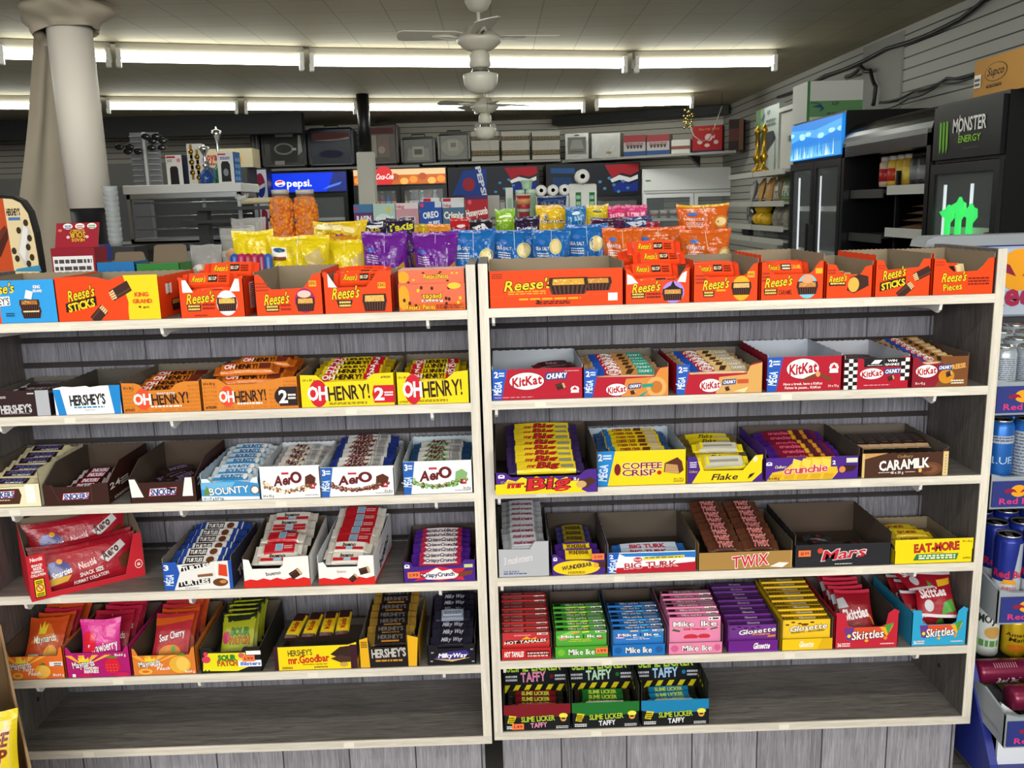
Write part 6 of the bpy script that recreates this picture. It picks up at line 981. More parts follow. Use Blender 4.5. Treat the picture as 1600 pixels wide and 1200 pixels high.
# ------------------------------------------------------------------ goods on the high wall shelves
def wshelf(x0, y0, x1, y1, Y0, Y1, label):
    A, B = atY(x0, y0, Y0), atY(x1, y1, Y1); rz = math.atan2(B.y-A.y, B.x-A.x); L = sqrt((B.x-A.x)**2+(B.y-A.y)**2)
    t = thing('wall_shelf', label, 'shelf', (A.x, A.y, (A.z+B.z)/2), rz)
    MB().box(0, L, 0, .42, -.028, 0, mat('8f8e88', .5)).build('shelf_board', t)
    for k in (.25, .75):
        m = MB(); m.slab([(0, 0), (.38, 0), (.38, -.12)], (L*k, .02, -.028), (0, 1, 0), (0, 0, 1), .03, m_blk); m.build('shelf_bracket', t)
    return (A.z+B.z)/2
HS = 11.35
z1_ = wshelf(398, 264, 655, 258, HS, HS, 'high wall shelf holding bagged bedding above the glowing headers')
z2_ = wshelf(660, 255, 876, 248, HS, HS, 'high wall shelf holding white patterned boxes above the dark coolers')
def bedding(x0, x1, y0, col, label, ops, zb=None, name='bedding_bag'):
    o = pbox(name, label, 'bedding', x0, x1, y0, 300, HS-.02, .30, col, ops, zb=z1_+.001 if zb is None else zb, b=.035, m=mat(col, .3, bump=.4, bs=14, spec=.3))
    m = MB(); w, h = o['w'], o['h']; fr = [(-w/2+.03, -.006, .03), (w/2-.03, -.006, .03), (w/2-.03, -.006, h-.03), (-w/2+.03, -.006, h-.03), (-w/2+.03, -.006, .03)]
    m.tube(fr, .009, mat('8a8a8a', .3), 6); m.build('piping', o)
    m = MB(); m.tube([(-.09, .1, h-.005), (-.08, .1, h+.03), (.08, .1, h+.03), (.09, .1, h-.005)], .008, mat('2a2a2c', .5), 6); m.build('carry_handle', o)
bedding(398, 411, 204, '3a2e28', 'narrow brown bedding bag edge on at the shelf end', [])
bedding(414, 483, 202, '33312d', 'grey printed bedding bag with big lettering at the shelf end', [('r', .15, .1, .85, .8, '3a3a38'), ('e', .5, .5, .25, .18, '8a8680'), ('e', .5, .5, .2, .13, '3a3a38'), ('r', .3, .86, .75, .96, '9a978f'), ('r', .25, .02, .5, .14, 'a09c94'), ('r', .72, .45, .82, .52, 'c9c6be'), ('p', [(.86, .3), (.97, .4), (.95, .9), (.88, .9)], 'a8a6a0')])
bedding(486, 557, 199, '14182c', 'navy bedding bag with red cloth showing along its top', [('r', .04, .72, .96, .93, '5a2f2c'), ('p', [(.04, .7), (.7, .74), (.96, .8), (.96, .74), (.5, .7)], 'a59a98'), ('e', .5, .3, .3, .12, '1e2340')])
bedding(578, 626, 192, '4a4038', 'brown floral bedding bag just past the pale sleeved post', [('r', .3, .15, .75, .75, '7a7064'), ('e', .45, .35, .14, .1, 'a89a90'), ('e', .6, .5, .1, .08, '8a6a64'), ('r', .05, .78, .95, .95, '5a2f30'), ('r', .08, .15, .26, .75, '9a9488')])
bedding(630, 683, 213, '5a5954', 'pale pillow bag with a square tag and black handle', [('p', [(.1, .05), (.9, .05), (.88, .6), (.14, .6)], '8f8d84'), ('r', .3, .2, .7, .68, 'a9a79c'), ('r', .36, .32, .64, .56, '5f5c54')], zb=z1_+.001)
bedding(687, 737, 207, '6a6962', 'rounded pale pillow bag beside the white patterned boxes', [('e', .45, .5, .42, .36, '9c9a90'), ('r', .28, .34, .66, .78, 'b0aea4'), ('r', .38, .5, .58, .7, '7d7a70')], zb=z2_+.001)
ops = [('r', 0, .28, 1, .62, '55503f'), *lines(.05, .95, .58, 2, .12, '8a7a55', 4), ('e', .15, .45, .03, .1, '9a4a2a')]
for c, (a, b_) in enumerate(((739, 782), (786, 829), (833, 876))):
    for r_, (ya, wd) in enumerate(((225, 'lower'), (205, 'upper'))):
        o = pbox('storage_box', 'white box with a brown pattern band, %s of the %s pair' % (wd, ['nearest the small fan', 'middle', 'last'][c]), 'box', a, b_, ya, 300, HS-.02, .3, 'b9b6ac', ops, 'white boxes with a patterned band', zb=z2_+.001 if r_ == 0 else zprev)
        zprev = o.location.z+o['h']+.001
        if c == 0: zfirst = zprev
pbox('storage_box', 'thin white box lying atop the white patterned pairs', 'box', 745, 778, 193, 300, HS, .28, 'b5b2a8', [], zb=zfirst)
# the angled stretch
sg = [(880, 249, 11.3), (1150, 236, 10.45)]
A, B = atY(*sg[0]), atY(*sg[1]); z3_ = wshelf(878, 249, 1150, 236, 11.35, 10.2, 'angled high wall shelf holding silver mats and red boxes')
def ang_y(u): return 11.33+(10.18-11.33)*(u-878)/(1150-878)
def abox(name, label, cat, a, b_, y0, col, ops=(), d=.22, m=None, group=None):
    o = pbox(name, label, cat, a, b_, y0, 300, ang_y((a+b_)/2)+.0, d, col, ops, group, zb=z3_+.001, m=m, rz=-.36); o.location.y += .02; return o
m_sil = mat('a9a9a4', .25, .5, bump=.3, bs=12)
abox('foil_mat', 'grey packaged mat standing beside the white patterned boxes', 'mat', 884, 921, 208, '8f8f89', [('r', .1, .2, .9, .85, '7a7a74'), ('p', [(.2, .4), (.8, .4), (.7, .75), (.3, .75)], '9a9a94'), ('e', .5, .92, .12, .03, '3a2a28'), ('r', .2, .28, .8, .31, '55554f')], m=m_sil)
abox('foil_mat', 'shiny silver wrapped mat beside the grey one', 'mat', 925, 970, 208, 'a5a5a0', [('p', [(.1, .3), (.3, .9), (.34, .9), (.18, .3)], 'd9d9d6'), ('p', [(.5, .1), (.8, .5), (.84, .46), (.56, .08)], 'd0d0cc'), ('e', .6, .2, .1, .06, '8a7a50')], m=m_sil)
ops = [('r', 0, .66, 1, 1, '8f3a3e'), ('r', 0, 0, 1, .22, '2f4a7a'), ('r', 0, .22, 1, .66, 'a8a3a2'), *[('e', .2+.15*i, .45, .06, .1, '4a4440') for i in range(5)], *lines(.1, .9, .62, 2, .08, '7a4a48', 2)]
abox('cookware_box', 'red white and blue cookware box beside the silver mat', 'box', 975, 1009, 211, 'a8a3a2', ops)
abox('cookware_box', 'red white and blue cookware box beside the plain white box', 'box', 1011, 1046, 210, 'a8a3a2', ops)
abox('storage_box', 'low white box with a brown band beside the red tea set box', 'box', 1049, 1078, 218, 'c2bfb8', [('r', 0, .3, 1, .55, '7a4a40')])
abox('tea_set_box', 'bright red box with a white teapot picture', 'box', 1082, 1127, 196, '9a141c', [('e', .55, .55, .13, .14, 'd0b0a8'), ('p', [(.66, .55), (.76, .66), (.74, .5)], 'd0b0a8'), ('e', .25, .38, .09, .08, 'd0b0a8'), ('e', .5, .25, .09, .07, 'd0b0a8'), ('e', .8, .36, .08, .08, 'd0b0a8'), ('t', 'TEA FOR TWO', .2, .9, .82, .08, 'c87a3a'), ('r', 0, 0, 1, .06, '2a1a4a')])
abox('storage_box', 'black and brown box in the corner of the slat walls', 'box', 1138, 1160, 186, '2c2120', [('r', .0, .3, 1, .7, '5a2f2c'), ('r', .7, 0, 1, 1, '6a4a30')])
# ------------------------------------------------------------------ coolers along the slat wall
FX = 2.1
def sidecool(ua, va, ub, label, w_hdr, ops, name='drinks_cooler', **kw):
    A, B = atX(ua, va, FX), atX(ub, va, FX); h = A.z
    return A.y, A.y-B.y, h
YA, wA, hA = sidecool(1237, 195, 1318, '', 0, [])
rn = random.Random(3)
sky = [('r', 0, 0, 1, .34, '2a86c8'), ('p', [(0, .5), (.3, .62), (.6, .5), (1, .66), (1, .9), (.5, .75), (0, .86)], '3f9ee0')]+[('e', rn.random(), rn.uniform(.55, .75), .06, .06, 'a8d8f4') for _ in range(8)]+[('p', [(x, .02), (x+.012, .04+.4*rn.random()), (x+.022, .02)], rn.choice(['9adcf4', 'd8f2fa', '6ac0e8'])) for x in [i/45 for i in range(44)]]
cooler('drinks_cooler', 'black two door cooler with a glowing blue water header by the corner shelves', (FX, YA, 0), -pi/2, wA-.01, hA, .7, .27, sky, emit=.9, hcol='1a7ad0', nd=2, ledcol='eef4f8', shelves=5)
YC = atX(1460, 160, FX).y; hB = atX(1455, 160, FX).z
# open black shelving cooler with a curved hood
def hooded(label, y0, w, h, d=.72):
    t = thing('open_shelf_cooler', label, 'shelving cooler', (FX, y0, 0), -pi/2); c = MB(); mk = mat('0c0d0f', .28, spec=.4)
    c.box(0, .04, .0, d, 0, h-.12, mk); c.box(w-.04, w, .0, d, 0, h-.12, mk); c.box(.04, w-.04, d-.03, d, 0, h, mat('0d0d0e', .6)); c.box(.04, w-.04, 0, d, 0, .15, mk); c.build('cabinet', t)
    hd = MB(); pf = [(0, h-.20)]+[(.14-.14*cos(a), h-.14+.14*sin(a)) for a in [pi/2*i/8 for i in range(9)]]+[(d, h), (d, h-.03), (.1, h-.20)]
    hd.slab(pf[::-1], (w, 0, 0), (0, 1, 0), (0, 0, 1), w, mk); hd.build('hood', t, label='glossy black curved hood')
    for i, (z, a, b_) in enumerate(((1.565, .56, w-.05), (1.55, .05, .50), (1.34, .56, w-.05), (1.3, .05, .50), (1.0, .05, w-.05))):
        s = MB(); s.box(a, b_, .05, d-.05, z-.02, z, mat('8a8b88' if a > .1 else '2a2a2b', .5)); s.box(a, b_, .04, .05, z-.045, z+.004, mat('cfcfca' if a > .1 else '3a3a3b', .4)); s.build('shelf', t)
    MB().box(.53, .55, .1, .12, .15, h-.3, mk).build('centre_post', t)
    return t
YBs = YA-wA
hooded('black open shelving cooler with a glossy curved hood between the two glass coolers', YBs, YBs-YC-.01, hB)
wB = YBs-YC-.01
for i, (c, lb, w_) in enumerate((('c9b49a', 'b8282e', 'red labelled'), ('d8b23a', 'c83a2a', 'red and yellow'), ('c9a020', 'e8d05a', 'yellow labelled'), ('b8901c', 'e8d05a', 'gold labelled'), ('26262a', '8a8a90', 'black labelled'), ('2a2a2e', '9a9aa0', 'black and silver'))):
    yy = atX([1385, 1398, 1411, 1422, 1434, 1445][i], 262, FX+.15).y; t = thing('protein_tub', '%s sports drink tub on the hooded cooler shelf' % w_, 'tub', (FX+.15, yy, 1.5665), 0, 'tubs in the hooded cooler')
    MB().lathe([(.034, 0), (.037, .02), (.037, .13), (.027, .148)], mat(c, .4), 16).build('tub_body', t); MB().lathe([(.0378, .03), (.0378, .10)], mat(lb, .4), 16).build('label_band', t); MB().lathe([(.03, .146), (.03, .168), (.001, .168)], mat('d9d6d0' if i < 4 else '1a1a1a', .4), 14).build('cap', t)
for i in range(4):
    m = bag_mesh('noodle_pack', .26, .30, .03, '8d6a52', [('r', .1, .55, .9, .8, '7a1a26'), ('r', .15, .2, .85, .4, 'c9a98a'), ('r', .35, .85, .65, .95, 'd9d4ce')], seed=50+i)
    o = bpy.data.objects.new('noodle_pack', m); COL.objects.link(o); o.matrix_world = Matrix.Translation((FX+.06+.012*i, YBs-.80-.02*i, 1.347+.036*i)) @ Rz(-90) @ Rx(-86)
    tag(o, 'brown and dark red noodle pack lying %s on the hooded cooler shelf' % ['farthest along', 'second along', 'third along', 'nearest the clawed cooler'][i], 'noodle pack', 'noodle packs in the hooded cooler')
YM = YC; wM = YM-atX(1572, 140, FX).y; hM = hB-.02
claw = [('p', [(.10+.055*i, .72), (.13+.055*i, .70), (.135+.055*i, .22-.06*(i % 2)), (.115+.055*i, .10), (.105+.055*i, .3)], '7ac231') for i in range(3)]
mon = claw+[('t', 'MONSTER', .32, .80, .48, .24, 'ededea', dict(b=1)), ('r', .415, .42, .425, .78, 'ededea'), ('t', 'ENERGY', .42, .74, .28, .12, '8ac231', dict(b=1)), ('r', .5, .16, .72, .175, '4a4a48')]
cooler('drinks_cooler', 'black single door cooler with green claw emblem beneath the brown carton', (FX, YM, 0), -pi/2, wM, hM, .72, .27, mon, nd=1, hcol='0d0e10', ledcol='dfe8ee', shelves=5, gl=.08)
# glowing green claw sign behind the glass
t = thing('claw_sign', 'glowing green three clawed plastic sign behind the cooler glass', 'sign', (FX+.029, 4.14, 1.31), -pi/2)
for i, (x, h) in enumerate(((-.10, .155), (0, .19), (.10, .16))):
    m = MB(); m.slab([(x-.020, -.1), (x+.014, -.1), (x+.018, h*.45), (x+.055, h*.62), (x+.05, h*.85), (x+.02, h*.9), (x+.005, h), (x-.015, h*.88), (x-.075, h*.78), (x-.05, h*.66), (x-.02, h*.6)], (0, 0, 0), (1, 0, 0), (0, 0, 1), .012, mat('14d858', .3, emit=1.0)); m.build('claw', t)
for k, (z, n) in enumerate(((1.36, 6), (.92, 0))):
    for i in range(n):
        x = .10+.085*i; c = ['9aa48a', '8a9a80', 'b8826a', 'a8887a', '9a6a5a', 'b0b4b0'][i]
        t = MB(); t.lathe([(.03, 0), (.034, .01), (.034, .13), (.026, .15), (.001, .15)], mat(c, .25, .3), 14); tag(t.build('drink_can', None, (FX+.2, YM-x, .3+(hM-.27-.60)*.75+.001)), '%s can on the upper shelf behind the clawed cooler door' % ['olive', 'sage', 'copper', 'rose', 'rust', 'silver'][i], 'can', 'cans behind the clawed door')
# cartons and flat boxes on top of the coolers
def topbox(name, label, cat, ua, ub, vt, z, X, d, col, ops, parts=()):
    A, B = atX(ua, vt, X), atX(ub, vt, X); w = A.y-B.y; h = A.z-z
    t = MB(); t.box(0, w, 0, d, 0, h, mat(col, .7)); Print(t, (0, 0, 0), (1, 0, 0), (0, 0, 1), w, h, step=.0008).run(ops)
    return tag(t.build(name, None, (X, A.y, z), -pi/2), label, cat)
o = topbox('cardboard_carton', 'brown cardboard carton with oval script mark on the clawed cooler', 'carton', 1524, 1640, 96, hM+.001, FX+.05, .5, 'b8863c', [('e', .32, .58, .16, .24, '3a2a14'), ('e', .32, .58, .15, .225, 'b8863c'), ('t', 'Supco', .20, .43, .50, .20, '3a2a14', dict(b=1, sh=.35)), ('r', .20, .26, .42, .275, '3a2a14'), *lines(.20, .42, .24, 1, .06, '3a2a14', 2), ('r', .02, .26, .12, .60, 'ece8e0'), *lines(.03, .11, .5, 2, .12, '444', 3)])
p = atY(1262, 132, YA-.25); q = atY(1349, 132, YA-.25)
m = MB(); wv = q.x-p.x; hv = p.z-hA+.02; m.box(0, wv, 0, .30, 0, hv, mat('c9c9c2', .6)); Print(m, (0, 0, 0), (1, 0, 0), (0, 0, 1), wv, hv, step=.0008).run([('r', .0, .1, 1, .50, '5f8f5c'), ('r', 0, 0, .05, 1, '3f7a40'), ('p', [(.08, .36), (.25, .42), (.32, .30), (.22, .22), (.26, .32)], '2a4a6a'), ('t', 'Lashou', .07, .25, .42, .07, '2a4a3a', dict(r=-8)), ('t', 'ASP', .44, .57, .38, .09, '3a4a3a'), *lines(.36, .75, .2, 2, .09, '4a5a4a', 2)])
tag(m.build('camera_kit_box', None, (p.x, YA-.25, hA+.001)), 'white and green box standing on the blue headed cooler', 'box')
# ------------------------------------------------------------------ corner shelves beyond the blue headed cooler
p0 = atX(1236, 260, FX); CY0 = YA+.02; CW = 1.5
t = thing('wall_gondola', 'pale metal shelving bay stocked with cookware and bags beside the blue headed cooler', 'shelving', (FX-.05, CY0+CW, 0), -pi/2)
MB().box(0, CW, .45, .47, 0, 1.95, mat('8f8f88', .6)).build('back_panel', t)
CZ = [atX(1205, v, FX-.05).z for v in (264, 313, 352, 372)]
for i, z in enumerate(CZ):
    for a, b_ in ((0, .73), (.77, CW)):
        s = MB(); s.box(a, b_, .02, .45, z-.03, z-.012, mat('a8a8a0', .5)); s.box(a, b_, 0, .02, z-.045, z-.005, mat('c4c3bb', .45)); s.build('shelf', t)
    
def cor(name, label, cat, s, y, z, mb, rz=-pi/2, group=None): return tag(mb.build(name, None, (FX-.05+y, CY0+CW-s, z), rz), label, cat, group)
z = CZ[0]-.010
m = MB(); m.box(0, .62, 0, .12, 0, .52, mat('b9c4c0', .5)); Print(m, (0, 0, 0), (1, 0, 0), (0, 0, 1), .62, .52, step=.001).run([('p', [(0, 0), (.3, 0), (.22, 1), (0, 1)], '3f7a34'), ('p', [(.22, 1), (.3, 0), (.42, 0), (.36, 1)], '7fa06a'), ('p', [(.2, .5), (.3, .62), (.8, .62), (.9, .5), (.5, .30), (.25, .36)], '20242c'), ('p', [(.25, .84), (.42, .92), (.36, .82), (.28, .78)], '2a5a7a'), ('t', 'ASP', .52, .64, .88, .06, '3a4a3a'), ('e', .28, .12, .08, .1, '2a2a1a'), ('e', .28, .12, .06, .075, 'a88a2a'), *lines(.5, .9, .8, 2, .06, '5a6a5a', 3)])
cor('camera_kit_box', 'big green and white kit box with dark oval picture on the corner shelving', 'box', .25, .16, z, m)
for i, s in enumerate((.62, .80)):
    m = MB(); m.lathe([(.04, 0), (.045, .02), (.015, .05), (.02, .09), (.035, .12), (.018, .16), (.016, .30), (.03, .32), (.012, .36), (.001, .38)], mat('b08a2c', .25, .9), 16); cor('brass_hookah', 'gold ornamental bottle on the corner shelving, %s' % ['nearer the green box', 'nearer the white chest'][i], 'ornament', s, .07, z, m)
m = MB(); m.box(0, .3, 0, .26, 0, .42, mat('c6c5bc', .5), b=.01); m.box(-.02, .32, -.02, .27, .42, .45, mat('d0cfc6', .5)); m.box(.2, .24, -.012, 0, .2, .24, m_steel); cor('wooden_chest', 'pale little chest against the blue headed cooler', 'chest', 1.12, .1, z, m)
m = MB(); m.box(0, .26, 0, .2, 0, .14, mat('cfcec8', .5), b=.03); cor('food_container', 'white lidded container tucked behind the gold bottles', 'container', .84, .2, z, m)
bagc = [('b8b8b4', 'clear wrapped white bag'), ('c99a4a', 'tan pasta bag'), ('c08a3c', 'gold pasta bag'), ('7a6a4a', 'brown grain bag'), ('5f7a4a', 'green edged bag')]
for i, (c, w_) in enumerate(bagc):
    mm = bag_mesh('food_bag', .16, .19, .06, c, [('p', [(.2, .1), (.8, .1), (.7, .6), (.3, .6)], 'd9b878' if i in (1, 2) else 'c9c9c6')], seed=70+i); o = bpy.data.objects.new('food_bag', mm); COL.objects.link(o); o.matrix_world = Matrix.Translation((FX+.06, CY0+CW-.35-.23*i, CZ[1]-.008)) @ Rz(-90+8*(i-2)) @ Rx(-12); tag(o, w_+' on the second corner shelf', 'food bag', 'bags on the second corner shelf')
for i in range(5):
    m = MB(); m.ball((0, 0, .05), .048, .058, .05, mat('dfb41c', .4), 12); o = cor('lemon_net', 'yellow lemon in the mound on the third corner shelf, %s' % ['lowest outer', 'lowest middle', 'lowest inner', 'upper outer', 'upper inner', 'topmost'][i], 'lemon', .62+.118*(i % 3)+(.06 if i > 2 else 0)-(.118 if i == 5 else 0), .1, CZ[2]-.011+(.088 if i > 2 else 0)+(.09 if i == 5 else 0), m)
    o.name = 'lemon'
m = MB(); m.box(0, .22, 0, .2, 0, .2, mat('1c1c1e', .4), b=.03); m.lathe([(.09, 0), (.09, .01), (.001, .012)], m_chrome, 20, Matrix.Translation((.11, -.012, .1)) @ Matrix.Rotation(pi/2, 4, 'X')); cor('coffee_maker', 'black appliance with a round chrome face on the third corner shelf', 'appliance', .3, .1, CZ[2]-.012, m)
for i in range(4):
    mm = bag_mesh('food_bag', .115, .17, .06, ['8a8578', '77736a', '94907f', '6a665c'][i], [('r', .2, .3, .8, .6, ['b5b0a5', 'a8a49a', 'c0b8a0', '9a968c'][i])], seed=80+i); o = bpy.data.objects.new('food_bag', mm); COL.objects.link(o); o.matrix_world = Matrix.Translation((FX+.05, CY0+CW-1.03-.125*i, CZ[2]-.010)) @ Rz(-90) @ Rx(-14); tag(o, '%s wrapped bag beside the lemons on the third corner shelf' % ['grey brown', 'dark grey', 'sand coloured', 'darkest'][i], 'food bag', 'bags beside the lemons')
for i in range(4):
    p_ = atY(1149+24*i, 356, CY0+CW*.85-.3*i)
    m = MB(); m.box(0, .2, 0, .2, 0, .07, mat(['3a3c40', 'b9bab8', '8a8c8c', '5a5c60'][i], .5), b=.01); cor('food_container', '%s box low on the corner shelving' % ['charcoal', 'white', 'mid grey', 'slate grey'][i], 'box', .1+.36*i, .1, CZ[3]-.012, m)
# ------------------------------------------------------------------ cables on the slat wall, chain garland
def cable(pts, r, label):
    P = []
    for k in range(len(pts)-1):
        for q in range(6): P.append(Vector(pts[k]).lerp(Vector(pts[k+1]), q/6)+Vector((0, 0, -.018*sin(pi*q/6))))
    P.append(Vector(pts[-1])); m = MB(); m.tube(P, r, m_blk, 6); tag(m.build('cable', None), label, 'cable')
X = WX-.03
cable([tuple(atX(u, v, X)) for u, v in ((1600, -60), (1500, 30), (1385, 76), (1290, 118), (1215, 152))], .014, 'thick black cable bundle along the ceiling edge of the slat wall')
cable([tuple(atX(u, v, X)) for u, v in ((1530, 112), (1480, 122), (1430, 142), (1375, 160))], .009, 'thin dark cable drooping across the slat wall above the curved hood')
cable([tuple(atX(u, v, X-.022)) for u, v in ((1526, 118), (1470, 130), (1420, 154), (1370, 172))], .006, 'second thin cable below the drooping one')
cable([tuple(atX(u, v, X-.02)) for u, v in ((1322, 120), (1345, 104), (1360, 110), (1368, 135), (1364, 165))], .016, 'black hose bent like a hook above the blue headed cooler')
E0 = atY(1076, 195, 10.0); m = MB(); pts = [atY(u, v, 10.0) for u, v in ((1078, 196), (1084, 212), (1096, 221), (1108, 218), (1116, 200), (1128, 166))]
m.tube(pts, .006, mat('b5b0a0', .4), 6); 
m.tube([atY(1128, 166, 10.0), Vector((atY(1128, 166, 10.0).x, 10.0, CEIL))], .003, m_blk, 5); m.tube([pts[0], Vector((pts[0].x, 10.0, CEIL))], .003, m_blk, 5); tag(m.build('bead_string', None), 'pale bead string looped before the red tea set box', 'bead string')
m = MB(); rn = random.Random(8)
for i in range(26): m.ball((rn.uniform(-.05, .05), rn.uniform(-.05, .05), rn.uniform(-.2, 0)), .014, .014, .014, mat('9a8a4a', .2, .9), 8)
m.tube([(0, 0, 0), (0, 0, CEIL-atY(1075, 172, 10.0).z)], .003, m_chrome, 5)
p = atY(1075, 172, 10.0); tag(m.build('hanging_ornament', None, tuple(p)), 'gold bead ornament hanging under the tilted strip light', 'ornament')
# ------------------------------------------------------------------ back to back gondola behind the candy units, with crisps on top
GY0, GZ = 2.42, 1.2
def gond(name, label, x0, x1, y0, y1, z, col='8a8985'):
    t = thing(name, label, 'gondola', (x0, y0, 0)); w, d = x1-x0, y1-y0
    MB().box(0, w, d/2-.02, d/2+.02, 0, z-.03, mat(col, .6)).build('spine', t)
    for k, zz in enumerate((z, z*.66, z*.33, .14)):
        MB().box(0, w, 0, d, zz-.03, zz, mat('b5b3ac', .5)).build('shelf', t)
    for x in (0, w-.03): MB().box(x, x+.03, 0, d, 0, z-.03, mat(col, .5)).build('end_panel', t)
    return t
gond('display_gondola', 'grey gondola topped with bagged crisps just behind the candy units', -1.35, 1.1, GY0, 3.75, GZ)
def chip(x0, x1, ytop, Y, col, label, ops=(), crimp=None, zb=None, tilt=0, seed=None, t=None, rz=0, name='chip_bag', sag=1.0, cat='chip bag', group='crisps on the gondola'):
    zb = GZ+.001 if zb is None else zb
    A, B = atY(x0, ytop, Y), atY(x1, ytop, Y); w = (B.x-A.x)*1.06; h = ((A.z+B.z)/2-zb)/max(.3, cos(radians(tilt)))
    m = bag_mesh(name, w, h, t or w*.5, col, ops, seed=seed or int(x0), crimp=crimp, nx=26, ny=28, vmap=.68 if name == 'snack_bag' else .47, crease=3.2)
    o = bpy.data.objects.new(name, m); COL.objects.link(o)
    o.matrix_world = Matrix.Translation(((A.x+B.x)/2, Y, zb)) @ Rz(rz) @ Rx(-tilt)
    return tag(o, label, cat, group)
def chipops(c='e0c27a', tx='dfe6f4', band=None, cx=.72, cy=.5, w1='Compliments', w2='BARBECUE'):
    return [('p', [(.492, .02), (.505, .02), (.505, .98), (.492, .98)], tx), ('e', cx, cy, .17, .17, c), ('e', cx, cy, .13, .12, 'f0dca0'), ('e', .24, .74, .09, .05, '4a78c8'), ('t', w2, .08, .42, .56, .07, 'f2eee8', dict(b=1)), *lines(.10, .40, .50, 3, .05, 'f2eee8', 3, .45)]
Y1 = 2.62
YEL = 'e9cf14'
chip(364, 424, 360, Y1, YEL, 'yellow chip bag half hidden behind its neighbour, nearest the clear sweet bags', [('p', [(.3, .0), (.95, .1), (.7, .5)], 'd9cfa0')], seed=3, rz=12)
chip(420, 512, 368, Y1-.03, YEL, 'yellow chip bag with a white and brown emblem', [('p', [(.492, .02), (.505, .02), (.505, .98), (.492, .98)], 'f4efc0'), ('r', .05, .55, .30, .78, 'f0ede4'), ('e', .18, .72, .1, .05, '2a5a8a'), ('r', .08, .50, .28, .58, '7a4a2a'), ('p', [(.62, .55), (.86, .74), (.95, .42), (.74, .32)], 'c9b26a')], seed=4)
chip(508, 568, 375, Y1+.015, YEL, 'yellow chip bag under the big tilted one', [('p', [(.492, .02), (.505, .02), (.505, .98), (.492, .98)], 'f4efc0'), ('p', [(.6, .5), (.95, .7), (.98, .4), (.7, .28)], 'd0b870')], seed=5)
chip(480, 566, 346, Y1+.17, 'e3bf1a', 'big golden chip bag lying tilted across the yellow ones', [('p', [(.05, .7), (.95, .5), (.95, .7), (.1, .9)], 'efe0a0'), ('t', 'Ripples', .2, .8, .74, .09, 'f7f4ea', dict(b=2, r=-14)), ('p', [(.2, .25), (.9, .12), (.92, .42), (.3, .5)], 'd08a1e'), ('t', 'All Dressed', .3, .8, .42, .07, '7a3a10', dict(r=-8, b=1)), ('e', .62, .42, .06, .05, 'd0302a'), ('e', .56, .42, .05, .05, '2a4ab0')], seed=6, zb=GZ+.12, tilt=16, rz=-10)
PUR = '6d1f94'
po = lambda: [('p', [(.492, .02), (.505, .02), (.505, .98), (.492, .98)], 'c8a8dc'), ('e', .18, .60, .10, .05, '4a6ad0'), *lines(.08, .36, .5, 4, .05, 'd8c8ea', 3, .5), ('p', [(.62, .12), (.95, .34), (.98, .14), (.8, .05)], 'c99a3a')]
chip(566, 634, 362, Y1, PUR, 'purple chip bag beside the yellow ones', po(), seed=7)
chip(630, 660, 366, Y1+.17, '57187a', 'dark purple chip bag seen edge on between two others', [('p', [(.2, .2), (.7, .3), (.6, .6), (.2, .5)], 'a87a2a')], seed=8, rz=40)
chip(646, 714, 362, Y1-.02, PUR, 'purple chip bag beside the blue ones', po(), seed=9)
BLU = '1768b4'
for i, (a, b_, yt, w_) in enumerate(((706, 772, 358, 'next to the purple bag'), (770, 836, 359, 'second from the purple bag'), (832, 890, 358, 'third from the purple bag'), (884, 948, 350, 'next to the orange bag'))):
    chip(a, b_, yt, Y1+.06*(i % 2), BLU, 'blue chip bag with an oval chip picture, '+w_, chipops('d9cf8a', 'bcd4ee', cx=[.8, .72, .6, .72][i], cy=[.42, .55, .62, .58][i], w2='SEA SALT'), seed=20+i, crimp='1560a8')
ORG = 'd9621a'
chip(942, 1002, 356, Y1+.03, ORG, 'orange barbecue chip bag beside the blue ones', chipops('e0a040', 'f0c8a0', cx=.9, cy=.45), seed=30)
chip(988, 1068, 354, Y1+.10, ORG, 'orange barbecue chip bag leaning in the middle of the orange group', chipops('d8c060', 'f0c8a0', cx=.86, cy=.3), seed=31, rz=-8)
chip(1064, 1140, 358, Y1, ORG, 'orange barbecue chip bag at the end of the front row', chipops('d9a050', 'f4d8b8', cx=.86, cy=.4), seed=32)
chip(1058, 1138, 319, Y1+.16, ORG, 'tallest orange barbecue chip bag standing behind the end one', chipops('d88a2a', 'f4d8b8', cx=.8, cy=.5), crimp='e0b020', seed=33, rz=6, zb=GZ+.10)
